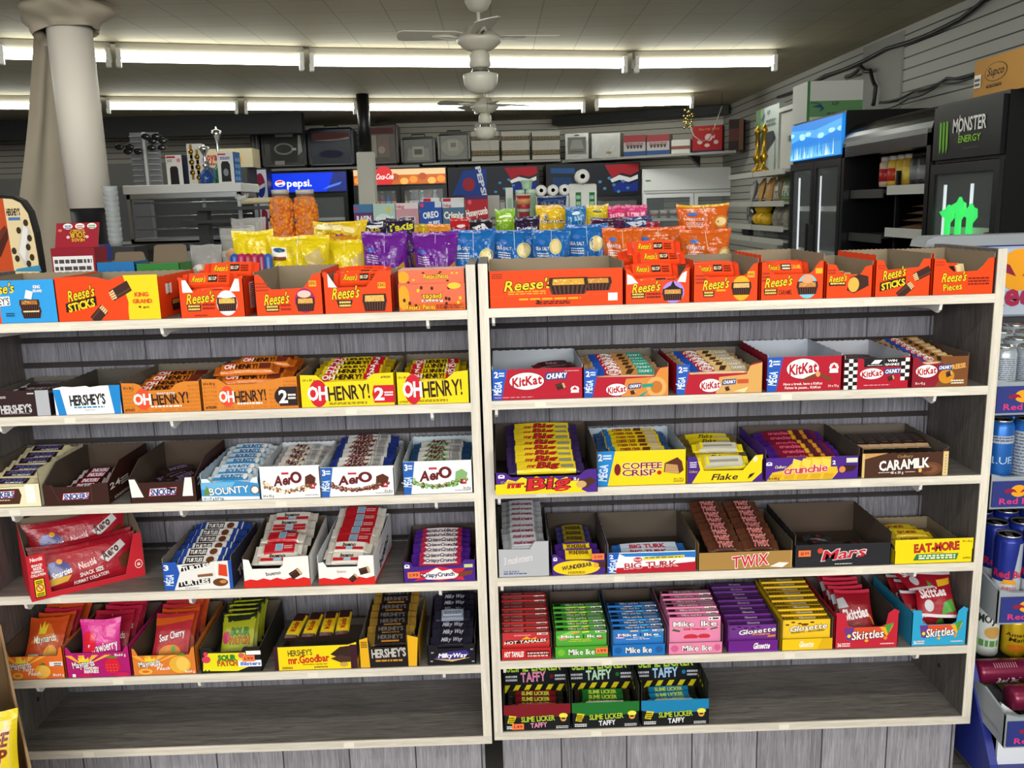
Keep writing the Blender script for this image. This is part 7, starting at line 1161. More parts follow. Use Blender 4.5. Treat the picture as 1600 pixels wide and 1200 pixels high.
# smaller bags behind the first row
Y2 = 3.15
for x0, x1, yt, c, lb, ops in (
    (556, 602, 344, '20204a', 'navy snack bag with yellow letters beside the dark lettered bag', [('t', 'TAKIS', .2, .8, .55, .16, 'e8c81e', dict(b=2, r=12)), ('p', [(.3, .8), (.9, .95), (.9, .75), (.5, .7)], 'e9e9f0')]),
    (604, 646, 340, '241a3c', 'dark purple snack bag with big yellow green letters', [('t', 'Takis', .05, .95, .58, .24, 'd8d02a', dict(b=3, r=4)), ('p', [(0, .3), (1, .45), (1, .25), (0, .2)], '2a8ab0')]),
    (641, 670, 350, 'd8b81e', 'little yellow snack bag between the dark and orange ones', [('e', .5, .6, .3, .1, 'e8501e')]),
    (668, 702, 350, 'd98a2a', 'orange snack bag with black lettering', [('t', 'VEGGIE', .1, .9, .62, .1, '2a1a10', dict(b=2)), ('e', .5, .45, .3, .1, 'f0d040')]),
    (704, 736, 340, 'b81e24', 'red and black snack bag before the red cereal box', [('p', [(.1, .5), (.9, .8), (.7, .4)], '1c1420'), ('e', .5, .7, .2, .06, 'e9d9d9')]),
    (734, 768, 342, '1f1822', 'black snack bag with white scribble', [('p', [(.1, .7), (.6, .85), (.9, .6), (.5, .55)], 'e0dce0'), ('e', .7, .4, .15, .06, 'b02a3a')]),
    (774, 804, 326, '86b81e', 'lime green snack packet', [('r', .05, .55, .95, .62, 'dfeab0'), ('r', .2, .7, .8, .78, 'eef2d0')]),
    (804, 842, 338, '26183a', 'dark purple corn chip bag beside the golden one', [('t', 'Doritos', .1, .9, .5, .14, 'e9e4ee', dict(b=2))]),
    (838, 884, 320, 'e0b41a', 'golden corn chip bag with black corner', [('p', [(.75, 1), (1, 1), (1, .8)], '1c1a18'), ('p', [(.05, .5), (.4, .7), (.35, .4)], '1c1a18'), ('t', 'Doritos', .1, .98, .38, .12, 'f4f0e4', dict(b=3, o='1c1a18'))]),
    (884, 915, 322, '1f6fae', 'blue candy pouch with pale label', [('r', .1, .5, .9, .66, '9ac4e4'), ('e', .5, .76, .2, .06, 'd9e8f2')]),
    (916, 950, 320, 'e2c01c', 'yellow candy pouch beside two pink ones', [('r', .08, .55, .92, .7, 'c9c040'), ('e', .5, .8, .2, .05, '4a6a2a')]),
    (950, 977, 321, 'd0306c', 'pink candy pouch beside the yellow one', [('r', .1, .6, .9, .72, 'eeb0c4')]),
    (977, 1010, 320, 'd23a78', 'pink candy pouch farthest from the yellow one', [('r', .1, .6, .9, .74, 'f0b8cc')]),
    (924, 976, 340, '3c1438', 'plum coloured crisp bag lying low', [('p', [(.1, .7), (.9, .9), (.8, .6)], '5a2050')]),
    (974, 1018, 338, '2a3f78', 'blue and white crumpled snack bag', [('p', [(.1, .8), (.6, .95), (.9, .7), (.4, .6)], 'c9d4e4'), ('p', [(.2, .5), (.8, .6), (.7, .4)], '9ab0d0')]),
    (1010, 1030, 346, '9a1c3c', 'small crimson snack bag beside the leaning orange bag', [('r', .2, .6, .8, .7, 'e0b0c0')])):
    big = lb in ('plum coloured crisp bag lying low', 'blue and white crumpled snack bag')
    ks_ = 1-globals().get('ks_', 0); chip(x0, x1, yt, Y2-(.2 if yt > 336 else 0)+.09*ks_, c, lb, ops, t=.06, seed=int(x0)+3, name='snack_bag', cat='snack bag', group='small snack bags behind the crisps')
# clear bags of orange cheese puffs, sweets and little tubes near the outer end
def clearbag(x0, x1, yt, label, fillc, Y, n, seed, zb=GZ+.001):
    A, B = atY(x0, yt, Y), atY(x1, yt, Y); w = B.x-A.x; h = (A.z+B.z)/2-zb; t = thing('clear_bag', label, 'snack bag', ((A.x+B.x)/2, Y, zb)); rn = random.Random(seed)
    f = bag_fn(w, h, w*.5, seed); m = MB(); nx, ny = 16, 16
    for s in (1, -1):
        g = [f(i/nx, j/ny, 0) for j in range(ny+1) for i in range(nx+1)]; g = [Vector((p.x, p.y*s, p.z)) for p in g]
        m.add(g, [(j*(nx+1)+i, j*(nx+1)+i+1, (j+1)*(nx+1)+i+1, (j+1)*(nx+1)+i) for j in range(ny) for i in range(nx)], mat('e6e6e2', .12, alpha=.22, bump=.6, bs=40), True)
    m.build('film', t)
    q = MB()
    for _ in range(n):
        u, v = rn.uniform(.2, .8), rn.uniform(.08, .72); d = f(u, v, 0).y*.7
        q.ball(((u-.5)*w, rn.uniform(d, -d*.4), v*h), .013*rn.uniform(.7, 1.3), .013, .012, mat(rn.choice(fillc), .5), 8)
    o = q.build('filling', t); o['kind'] = 'stuff'
clearbag(342, 398, 356, 'clear bag of orange cheese puffs beside the yellow chip bags', ['d98a1e', 'e09a2a', 'c97a1a'], 2.9, 130, 3)
clearbag(296, 346, 382, 'clear bag of pale sweets behind the orange box with barcode', ['d9c9b0', 'e8e0d4', 'c9a87a', 'd06a5a'], 2.62, 120, 5)
clearbag(276, 300, 392, 'small clear bag of mixed sweets by the green tray', ['c9b48a', '8a5a2a', 'd0302a', 'e8d890'], 2.72, 70, 7)
clearbag(360, 415, 340, 'crackled clear wrapper rising behind the cheese puffs', ['d98a1e', 'e6dcc8'], 3.0, 60, 9)
for i, (c, w_) in enumerate((('1f4fa0', 'blue'), ('b01c5a', 'magenta'), ('a01c3a', 'crimson'), ('a82a4a', 'rose red'), ('8a1c4c', 'wine red'), ('2a5aa8', 'bright blue'))):
    p = atY(366+10.5*i, 396, 2.55); m = MB(); m.lathe([(.012, 0), (.0125, .002), (.0125, p.z-GZ-.012), (.010, p.z-GZ-.004), (.001, p.z-GZ)], mat(c, .3), 14); o = m.build('candy_tube', None, (p.x, 2.55, GZ+.001)); tag(o, '%s capped candy tube standing behind the purple disc box' % w_, 'candy tube', 'candy tubes')
# ------------------------------------------------------------------ second gondola: jars, cereal, paper rolls
G2, GZ2 = 5.0, 1.32
gond('display_gondola', 'far gondola carrying jars, cereal boxes and paper rolls', -1.5, 1.1, G2-.1, 6.6, GZ2)
def jar(x0, x1, label, seed):
    A, B = atY(x0, 297, G2), atY(x1, 297, G2); r = (B.x-A.x)/2*.93; h = A.z-GZ2; t = thing('snack_jar', label, 'jar', ((A.x+B.x)/2, G2+r, GZ2+.001), 0, None); rn = random.Random(seed)
    MB().lathe([(r*.9, 0), (r*.97, .01), (r*.97, h*.28), (r*.92, h*.31), (r*.97, h*.34), (r, h*.6), (r*.98, h*.78), (r*.78, h*.91), (r*.74, h*.95)], mat('f2e6d4', .06, alpha=.12), 28).build('jar_body', t)
    MB().lathe([(r*.80, h*.93), (r*.80, h), (.001, h)], mat('cfc8bc', .35), 24).build('lid', t)
    q = MB(); q.lathe([(r*.86, .008), (r*.92, .02), (r*.92, h*.76), (r*.7, h*.88), (.001, h*.9)], mat('e0760e', .7), 24)
    for _ in range(190):
        a = rn.uniform(0, 2*pi); z = rn.uniform(.03, h*.84); rr = r*(.91 if z < h*.76 else .78); q.ball((rr*cos(a), rr*sin(a), z), .013, .013, .013, mat(rn.choice(['f58a14', 'ef7c0c', 'f89a2a']), .7), 8)
    o = q.build('cheese_balls', t); o['kind'] = 'stuff'
jar(415, 452, 'clear jar of orange cheese balls nearer the glass food case', 1)
jar(453, 491, 'clear jar of orange cheese balls nearer the pale sleeved post', 2)
def cereal(x0, x1, yt, col, label, ops, Y=G2+.05, d=.055): return pbox('cereal_box', label, 'cereal box', x0, x1, yt, 400, Y, d, col, ops, 'cereal boxes on the far gondola', zb=GZ2+.001)
cereal(694, 728, 309, 'd9d8d4', 'white topped cereal box behind the grey blue one', [('r', .05, .92, .4, .99, 'b8263a')], Y=G2+.16)
cereal(664, 690, 309, 'd5d6d2', 'white topped cereal box behind the blue cookie one', [('r', .05, .92, .5, .99, 'b8263a')], Y=G2+.16)
cereal(557, 586, 319, '5f2a5c', 'purple cereal box beside the pale sleeved post', [('r', 0, .80, 1, 1, '3f6f9a'), ('t', 'RAISIN', .15, .9, .60, .12, 'e9e4ea', dict(b=3)), ('t', 'BRAN', .22, .85, .44, .12, 'e9e4ea', dict(b=3)), ('e', .12, .90, .1, .05, 'b83a6a'), ('p', [(0, 0), (1, 0), (.5, .3)], '8a4a7a')])
cereal(587, 621, 318, 'a9c4b8', 'mint green cereal box', [('e', .45, .62, .36, .14, 'c9dcd2'), ('t', 'Cheerios', .1, .9, .60, .1, 'dfe9e4', dict(b=2, r=8)), ('e', .7, .86, .08, .06, 'd8c030'), ('p', [(.3, .3), (.6, .5), (.5, .2)], '3a3a3a')])
cereal(622, 657, 317, 'c0909a', 'dusty pink cereal box', [('r', 0, .86, 1, 1, 'd9c9cc'), ('t', 'Kellogg', .03, .38, .88, .08, 'b8263a', dict(b=1)), ('e', .5, .55, .36, .14, 'd0a8ae'), ('t', 'FROSTED', .2, .85, .58, .09, 'efe8e4', dict(b=2)), ('t', 'FLAKES', .25, .8, .46, .09, 'efe8e4', dict(b=2))])
cereal(659, 693, 315, '1e4fa4', 'deep blue cookie cereal box', [('t', 'OREO', .15, .85, .62, .14, 'eef1f8', dict(b=3, r=6)), ('t', 'PUFFS', .4, .9, .44, .1, 'eef1f8', dict(b=3, r=6)), ('e', .5, .16, .32, .2, '1c1a20'), ('e', .5, .16, .24, .14, '4a4a50'), ('r', .7, .86, 1, 1, 'c9d4e0'), ('e', .12, .92, .09, .05, 'c8405a')])
cereal(695, 728, 315, '4a6a8a', 'grey blue cereal box with yellow squares', [('t', 'Crispix', .05, .95, .60, .16, 'eeead8', dict(b=2)), *[('e', .2+.15*i, .25+.08*(i % 2), .09, .07, 'd8b04a') for i in range(5)], ('r', 0, .86, 1, 1, 'd0d6da'), ('t', 'Kellogg', .05, .4, .88, .07, 'b8263a', dict(b=1))])
cereal(730, 765, 305, 'a81c2a', 'tall red cereal box with honeycomb shapes', [('t', 'Honeycomb', .03, .97, .58, .14, 'f2ece4', dict(b=2, r=8)), ('p', [(.55, .1), (.9, .05), (.98, .3), (.75, .45), (.5, .3)], 'e0a832'), ('e', .35, .2, .12, .09, 'e8c04a'), ('e', .5, .34, .08, .06, 'e8c04a'), ('r', 0, .92, 1, 1, '3a2a6a'), ('e', .2, .86, .08, .05, 'd85a6a')])
for i, (a, b_, y0, c, lb) in enumerate(((765, 783, 305, 'a8a8a2', 'grey patterned packet'), (784, 791, 316, '9a9a96', 'lower grey patterned packet'))):
    pbox('tissue_pack', lb+' behind the red cereal box', 'packet', a, b_, y0, 400, G2+.3, .1, c, [('e', .3+.1*(k % 5), .2+.15*(k//5), .06, .03, '6a6a66') for k in range(15)], zb=GZ2+.001)
pbox('paper_cup_sleeve', 'white cup sleeve stack beside the green pots', 'cup', 793, 804, 293, 400, G2+.3, .10, 'c9d4cc', [('r', .2, .5, .8, .8, '9ab8a4')], zb=GZ2+.001)
def pot(x0, x1, yt, Y, col, lid, label, zb, band=None, name='noodle_cup'):
    A, B = atY(x0, yt, Y), atY(x1, yt, Y); r = (B.x-A.x)/2; h = A.z-zb; t = thing(name, label, 'pot', ((A.x+B.x)/2, Y, zb), 0, 'pots on the far gondola')
    MB().lathe([(r*.78, 0), (r*.8, .004), (r*.96, h*.92)], mat(col, .4), 18).build('pot_body', t); MB().lathe([(r, h*.91), (r, h*.97), (r*.9, h), (.001, h)], mat(lid, .35), 18).build('lid', t)
    if band: MB().lathe([(r*.87, h*.3), (r*.94, h*.7)], mat(band, .4), 18).build('label_band', t)
    return zb+h
zt = pot(805, 820, 297, G2+.35, '9cc0a0', 'c4dcc4', 'green pot in the lower pair, outer one', GZ2+.001)
pot(821, 838, 296, G2+.35, '9cc0a0', 'c4dcc4', 'green pot in the lower pair, beside the paper rolls', GZ2+.001)
pot(814, 832, 281, G2+.35, 'a4c8a8', 'cfe4cf', 'green pot stacked on the lower pair', zt+.002)
zt = pot(808, 828, 327, G2+.12, '8a3038', 'b0a8a0', 'dark red noodle cup under another', GZ2+.001)
pot(805, 830, 304, G2+.12, 'a82c30', 'd9cfc8', 'red noodle cup with picture stacked on the dark one', zt+.002, 'd0905a')
def roll(px, py, Y, z, label, r=.055, w=.12, axis='y'):
    p = atY(px, py, Y); t = thing('paper_roll', label, 'paper roll', (p.x, Y, z), 0, 'paper rolls on the far gondola'); R = Matrix.Rotation(-pi/2, 4, 'X') if axis == 'y' else Matrix.Identity(4)
    if axis == 'y': R = Matrix.Translation((0, 0, r)) @ Matrix.Rotation(pi/2, 4, 'X')
    MB().lathe([(r*.36, 0), (r, 0), (r, w), (r*.36, w)], mat('e8e7e2', .7), 24, R).build('paper', t); MB().lathe([(r*.22, -.001), (r*.36, -.001), (r*.36, w)], mat('a89a80', .8), 16, R).build('core', t)
o = pbox('tissue_pack', 'white wrapped paper pack under the three roll ends', 'packet', 838, 890, 306, 400, G2+.34, .13, 'd6d8da', [('r', .1, .2, .9, .5, '8a9ac0')], zb=GZ2+.001)
zr = o.location.z+o['h']+.001
for i in range(3):
    roll(845+18*i, 320, G2+.45, zr, 'white paper roll end in the wrapped row, %s' % ['nearest the green pots', 'middle one', 'nearest the kitchen towels'][i], r=.032, w=.10)
chip(840, 884, 306, G2+.2, '22386a', 'navy snack bag before the wrapped paper pack', [('e', .5, .7, .3, .1, '3a5a8a')], zb=GZ2+.001, t=.06, name='snack_bag', cat='snack bag', group='small snack bags behind the crisps')
for i, (a, b_) in enumerate(((891, 912), (912, 933))):
    o = pbox('towel_pack', 'white and green kitchen towel pack, %s' % ['under the loose roll', 'farther from the three roll ends'][i], 'paper towel', a, b_, 287, 400, G2+.36, .11, 'd9dcd6', [('r', .45, .45, .95, .86, '1f6a3a'), *lines(.5, .9, .8, 3, .12, 'a8d0b0', 3), ('r', .1, .1, .9, .3, 'c9ccc8')], zb=GZ2+.001, b=.008)
zt = o.location.z+o['h']
roll(908, 280, G2+.37, zt+.001, 'loose white paper roll lying on the kitchen towel packs', r=.040, w=.10)
# ------------------------------------------------------------------ goods behind the outer end of the top shelf
sY = 2.58
t = thing('display_stand', 'tall rounded chocolate display card with orange and cream panels', 'display', (0, 0, 0))
A, B = atY(-70, 305, sY), atY(63, 420, sY); w = B.x-A.x; h = A.z-1.2; t.location = (A.x, sY, 1.2); t.location.z = 1.2
P = lambda px, py: ((atY(px, py, sY).x-A.x), atY(px, py, sY).z-1.2)
m = MB(); out = [(0, 0), P(66, 430), P(62, 405), P(55, 362), P(46, 330), P(34, 313), P(20, 306), P(4, 305), (0, h)]
out[1] = (out[1][0], 0)
m.slab(out, (0, 0, 0), (1, 0, 0), (0, 0, 1), .03, ink('14100f')); m.build('card_back', t)
m = MB(); inn = [(0, .01), (P(60, 420)[0], .01), P(60, 405), P(53, 366), P(44, 334), P(32, 317), P(19, 311), P(3, 310), (0, h-.012)]
m.slab(inn, (0, -.002, 0), (1, 0, 0), (0, 0, 1), .002, ink('e3cfa0'))
Pp = Print(m, (0, -.002, 0), (1, 0, 0), (0, 0, 1), 1, 1)
def pp(*l): return [P(x, y) for x, y in l]
Pp.run([('p', pp((-70, 430), (24, 430), (5, 310), (-70, 310)), 'c24a1c'), ('p', pp((-10, 390), (12, 356), (14, 372), (2, 402)), '4a1c10'), ('p', pp((-10, 372), (8, 352), (12, 358), (-4, 384)), '6a2c18'), ('t', "HERSHEY'S", P(11, 335)[0], P(32, 335)[0], P(0, 337)[1], P(0, 327)[1]-P(0, 337)[1], '2a1a18', dict(b=2)), ('r', P(14, 344)[0], P(0, 345)[1], P(32, 340)[0], P(0, 340)[1], '4a78b0'),
    ('p', pp((29, 396), (36, 348), (48, 360), (44, 416), (39, 414)), 'c9c4c0'), ('p', pp((31, 394), (37, 352), (44, 358), (40, 408)), 'e6e2dc'), *[('e', *P(x, y), .007, .010, '3a2a14', dict(n=8)) for x, y in ((30, 360), (28, 404), (51, 402), (46, 412), (47, 372), (45, 386), (23, 392), (41, 348))], ('p', pp((24, 424), (66, 424), (63, 414), (28, 420)), '3a8ab0')])
m.build('printed_face', t)
# red sour candy carton with an open lid, and its neighbours
def small(px0, px1, pt, pb, Y, zb): pass
A, B = atY(79, 392, 2.56), atY(146, 392, 2.56); w = B.x-A.x; zt = atY(110, 388, 2.56).z; h = zt-GZ
t = thing('candy_carton', 'red sour candy carton with raised lid printed upside down', 'candy carton', (A.x, 2.56, GZ+.001), .04)
m = MB(); m.box(0, w, 0, .09, 0, h, ink('8f1024')); Print(m, (0, 0, 0), (1, 0, 0), (0, 0, 1), w, h).run([('r', .03, .0, .95, .90, 'e9e6e4'), *lines(.06, .92, .86, 9, .085, '4a4648', 3, .55), ('e', .12, .08, .05, .05, 'b8482a'), ('e', .28, .08, .05, .05, '3a4a9a')]); m.build('carton_body', t)
m = MB(); lh = atY(118, 348, 2.6).z-zt; m.slab([(0, 0), (w, 0), (w*1.06, lh), (w*.06, lh)], (0, .03, h), (1, 0, 0), (0, .18, .98), .0016, ink('9a1228'), card(CARD))
Print(m, (0, .03, h), (1, 0, 0), (0, .18, .98), w, lh).run([('e', .32, .86, .11, .12, WH), ('e', .60, .86, .11, .12, WH), ('e', .88, .86, .11, .12, WH), *lines(.25, .40, .9, 2, .08, '2a4aa0', 2), *lines(.53, .68, .9, 2, .08, 'b83a6a', 3), *lines(.80, .96, .9, 2, .08, '3a8a4a', 4), ('t', 'SOUR', .36, .72, .40, .22, 'e8c41e', dict(b=2, flip=1, o='4a0810')), ('t', 'EXTREMELY', .38, .70, .64, .08, 'e8c41e', dict(b=1, flip=1)), ('t', 'HEADS', .40, .70, .24, .12, 'e8c41e', dict(b=1, flip=1)), ('e', .32, .42, .04, .06, 'f0c0c8'), ('e', .76, .42, .04, .06, 'f0c0c8'), ('e', .14, .7, .05, .06, 'd86a5a')]); m.build('lid', t)
pbox('candy_carton', 'blue patterned candy carton half hidden by the red sour carton', 'candy carton', 148, 166, 383, 440, 2.68, .06, '2a3f9a', [('r', .1+.2*i, .05, .14+.2*i, .95, 'b9c4e8') for i in range(4)], zb=GZ+.001)
def opentray(x0, x1, yt, Y, col, flap, label):
    A, B = atY(x0, yt, Y), atY(x1, yt, Y); w = B.x-A.x; h = A.z-GZ; t = thing('candy_box', label, 'candy box', (A.x, Y, GZ+.001)); mi_ = card('6f6250'); m = MB()
    for O, U, L in (((0, 0, 0), (1, 0, 0), w), ((w, 0, 0), (0, 1, 0), .1), ((w, .1, 0), (-1, 0, 0), w), ((0, .1, 0), (0, -1, 0), .1)): m.slab([(0, 0), (L, 0), (L, h), (0, h)], O, U, (0, 0, 1), .0016, ink(col), mi_, mi_)
    m.box(.002, w-.002, .002, .098, 0, .002, mi_); m.build('tray_body', t)
    f = MB(); f.slab([(w*.1, 0), (w*.95, 0), (w*.88, flap), (w*.8, flap*1.1), (w*.2, flap*1.1), (w*.12, flap)], (0, .098, h), (1, 0, 0), (0, .25, .97), .0016, mi_); f.build('flap', t)
opentray(150, 210, 411, 2.5, '1f6fae', .022, 'blue open tray with a brown flap behind the king size wafer box')
opentray(212, 280, 413, 2.5, '2f7a34', .045, 'green open tray with a tall brown flap behind the king size wafer box')
# ------------------------------------------------------------------ glass food case and oddments at the far outer side
KY = 5.9
p = atY(205, 377, KY); q = atY(381, 370, KY); zc = atY(290, 374, KY).z; w = q.x-p.x
t = thing('counter', 'dark service counter under the glass food case', 'counter', (p.x-1.2, KY-.05, 0)); MB().box(0, w+1.15, 0, .7, 0, zc-.06, mat('2c2c2e', .6)).build('counter_base', t); MB().box(-.03, w+1.18, -.03, .73, zc-.06, zc-.02, mat('3a3a3c', .4)).build('counter_top', t)
ztop = atY(290, 297, KY).z; zt2 = atY(290, 283, KY).z; t = thing('food_case', 'stainless and glass hot food case with empty wire racks', 'display case', (p.x, KY, zc-.019)); h = ztop-zc
fr = MB(); s = .022
for x in (0, w-s):
    for y in (0, .42-s): fr.box(x, x+s, y, y+s, 0, h, m_steel)
for z in (0, h-.03): fr.box(0, w, 0, s, z, z+.03, m_steel); fr.box(0, w, .42-s, .42, z, z+.03, m_steel); fr.box(0, s, s, .42-s, z, z+.03, m_steel); fr.box(w-s, w, s, .42-s, z, z+.03, m_steel)
fr.box(0, w, 0, .42, -.0, .012, m_steel); fr.box(w*.5-.012, w*.5+.012, .4, .42, 0, h, m_steel); fr.build('frame', t)
MB().box(-.012, w+.012, -.012, .432, h, h+zt2-ztop, mat('d9dbd9', .4), b=.004).build('top_panel', t, label='white top panel')
for k in (.28, .55, .82):
    r = MB(); z = h*k
    for y in (.04, .36): r.tube([(.03, y, z), (w-.03, y, z)], .005, m_chrome, 6)
    for i in range(16): r.tube([(.04+(w-.08)*i/15, .04, z), (.04+(w-.08)*i/15, .36, z)], .0025, m_chrome, 5)
    r.build('wire_rack', t)
MB().box(s, w-s, .405, .415, .03, h-.03, mat('17181a', .5)).build('back_panel', t)  # added dark sheet, put in to darken the inside of the case
MB().box(s, w-s, .004, .008, .03, h-.03, glass(a=.04)).build('glass_front', t)
zk = zc-.019+h+zt2-ztop
def onk(name, label, cat, x0, x1, yt, col, ops=(), d=.09, dy=.08, side=None):
    A, B = atY(x0, yt, KY+dy), atY(x1, yt, KY+dy); w_ = B.x-A.x; h_ = A.z-zk; m = MB(); m.box(0, w_, 0, d, 0, h_, ink(col)); Print(m, (0, 0, 0), (1, 0, 0), (0, 0, 1), w_, h_, step=.0006).run(ops)
    if side: Print(m, (w_, 0, 0), (0, 1, 0), (0, 0, 1), d, h_, step=.0006).run(side)
    return tag(m.build(name, None, (A.x, KY+dy, zk+.001), -.1), label, cat)
onk('vacuum_flask_box', 'white box with a black flask picture beside the sunglasses stand', 'box', 258, 284, 243, 'e4e2de', [('p', [(.2, .0), (.75, .0), (.72, .55), (.64, .62), (.3, .62), (.22, .55)], '242224'), ('r', .05, .9, .6, .96, 'c02a34'), ('e', .8, .82, .12, .07, 'd88a94'), *lines(.1, .4, .85, 2, .05, '888', 2)], d=.1, side=[('r', 0, 0, 1, 1, '1a2440')])
onk('vacuum_flask_box', 'white box with a clear flask picture and blue side at the case end', 'box', 338, 364, 238, 'e4e4e0', [('p', [(.2, .05), (.8, .05), (.78, .6), (.66, .7), (.3, .7), (.22, .6)], '2a2a2c'), ('e', .5, .35, .16, .12, '8a8a8c'), ('r', .05, .9, .55, .95, 'c02a34'), *lines(.2, .8, .84, 2, .05, '55a', 2)], d=.12, side=[('r', 0, 0, 1, 1, '2a5fa0'), *[('e', .3+.35*(i % 2), .15+.2*(i//2), .15, .07, '6aa0d0') for i in range(8)]])
# watch card, blue hookah, tall hookah, sunglasses stand
t = thing('watch_stand', 'white card stand hung with gold watches', 'watch stand', (atY(292, 240, KY+.1).x, KY+.1, zk+.001)); hh = atY(298, 225, KY+.1).z-zk; ww = atY(312, 240, KY+.1).x-atY(290, 240, KY+.1).x
MB().box(0, ww, 0, .06, 0, hh, ink('dcd9d2')).build('stand', t)
for i in range(6):
    x, z = ww*(.3 if i % 2 else .72), hh*(.16+.13*i); m = MB(); m.lathe([(.016, 0), (.016, .008), (.001, .01)], mat('a8842c', .25, .9), 14, Matrix.Translation((x, -.001, z)) @ Matrix.Rotation(pi/2, 4, 'X')); m.box(x-.008, x+.008, -.004, -.001, z-.045, z+.045, mat('8a6a2a', .4, .6)); m.build('watch', t)
def hookah(u, yt, c, label, r, dy=.12):
    p = atY(u, yt, KY+dy); h = p.z-zk; t = thing('hookah', label, 'hookah', (p.x, KY+dy, zk+.001))
    MB().lathe([(r*.8, 0), (r, h*.06), (r*.95, h*.22), (r*.35, h*.36)], mat(c, .1, alpha=.8), 18).build('glass_base', t)
    MB().lathe([(r*.3, h*.34), (r*.2, h*.42), (r*.45, h*.46), (r*.16, h*.52), (r*.3, h*.62), (r*.16, h*.7), (r*.55, h*.84), (r*.8, h*.93), (r*.2, h*.95), (.004, h)], m_chrome, 18).build('stem', t)
    m = MB(); m.tube([(r*.3, 0, h*.42)]+[(r*(1.1+.1*sin(a)), 0, h*(.42-.32*a/3)) for a in (.5, 1, 1.6, 2.2, 3)]+[(0, -r, h*.05)], .006, mat('3a6ab0' if c != '1f6a3a' else '2a5a3a', .4), 6); m.build('hose', t)
hookah(318, 226, '1f4f9a', 'blue glass hookah with coiled hose beside the watch stand', .045, .06)
hookah(337, 198, '1f6a3a', 'tall silver hookah with green base behind the clear flask box', .045, .30)
p = atY(233, 290, KY+.2); t = thing('sunglasses_stand', 'grey sunglasses rack hung with dark sunglasses', 'display rack', (p.x, KY+.2, zk+.001), .15); hh = atY(233, 207, KY+.2).z-zk
m = MB(); m.box(-.09, .09, 0, .015, 0, hh, mat('77797b', .45)); m.build('panel', t); MB().box(-.008, .01, -.03, 0, 0, hh, mat('d9dbdc', .25)).build('spine', t, label='bright vertical spine')
for i in range(9):
    m = MB(); z = .03+(hh-.06)*i/8
    for x in (-.085, .02): m.box(x, x+.065, -.05, 0, z, z+.004, mat('b9bbbc', .3))
    m.build('peg', t)
for i, (x, k) in enumerate(((-.11, 5.6), (.09, 5.4), (.10, 6.6), (-.06, 4.8), (.06, 7.4))):
    z = .03+(hh-.06)*k/8; m = MB()
    for s_ in (-1, 1): m.ball((s_*.032, 0, 0), .027, .006, .02, mat('121214', .15), 12); m.tube([(s_*.056, 0, .008), (s_*.058, .05, .006)], .002, m_blk, 5)
    m.tube([(-.01, 0, .006), (.01, 0, .006)], .003, m_blk, 5)
    P_ = Matrix.Translation((p.x, KY+.2, zk)) @ Matrix.Rotation(.15, 4, 'Z') @ Vector((x, -.085, z+.02)); tag(m.build('sunglasses', None, tuple(P_), .15), 'dark sunglasses on the grey rack, %s' % ['outer side upper pair', 'inner side middle pair', 'inner side upper pair', 'outer side middle pair', 'topmost pair'][i], 'sunglasses')
# black flat shelf with wrapped goods in front of the case
p = atY(282, 345, 5.48); q = atY(418, 338, 5.48); t = thing('black_rack', 'black flat topped rack before the glass food case', 'rack', (p.x, 5.48, 0)); w = q.x-p.x
for z, a in ((p.z, 0), (p.z+.075, .07)): MB().box(a, w+a, 0, .3, z-.02, z, m_blk).build('shelf', t)
MB().box(w*.12, w*.24, .12, .2, 0, p.z+.07, m_blk).build('post', t)
MB().box(w*.12-.1, w*.24+.25, .0, .3, 0, .02, m_blk).build('foot', t)
def wrapped(px, py, Y, z, label, L=.24):
    P0 = atY(px, py, Y); t = thing('wrapped_sticks', label, 'packet', (P0.x, Y+.05, z+.027)); MB().tube([(0, 0, 0), (L, 0, .004)], [.02, .016], mat('d6caa6', .5), 8).build('sticks', t)
    m = MB(); rn = random.Random(int(px)); 
    for i in range(9): a = rn.uniform(0, 6.28); m.tube([(.02, 0, 0), (rn.uniform(-.05, .06), .03*cos(a), .02+.03*abs(sin(a)))], [.014, .004], mat('d9dad8', .2, alpha=.6), 5)
    m.build('film_twist', t)
wrapped(376, 336, 5.50, p.z+.077, 'film wrapped pale sticks on the black rack')
# dark stacked trays and glassware between column and case
p = atY(188, 385, 4.7)
t = thing('glass_rack', 'clear plastic cup tower beside the white wrapped column', 'cups', (p.x, 4.7, 0)); m = MB()
m.box(-.08, .10, -.08, .1, 0, p.z-.0, mat('2a2a2c', .6)); m.build('stand', t)
for i in range(11):
    c = MB(); c.lathe([(.03, 0), (.038, .045), (.036, .045), (.028, .002)], mat('cfd4d6', .1, alpha=.45), 14, Matrix.Translation((-.02, 0, p.z+.001+.026*i))); c.build('cup', t)
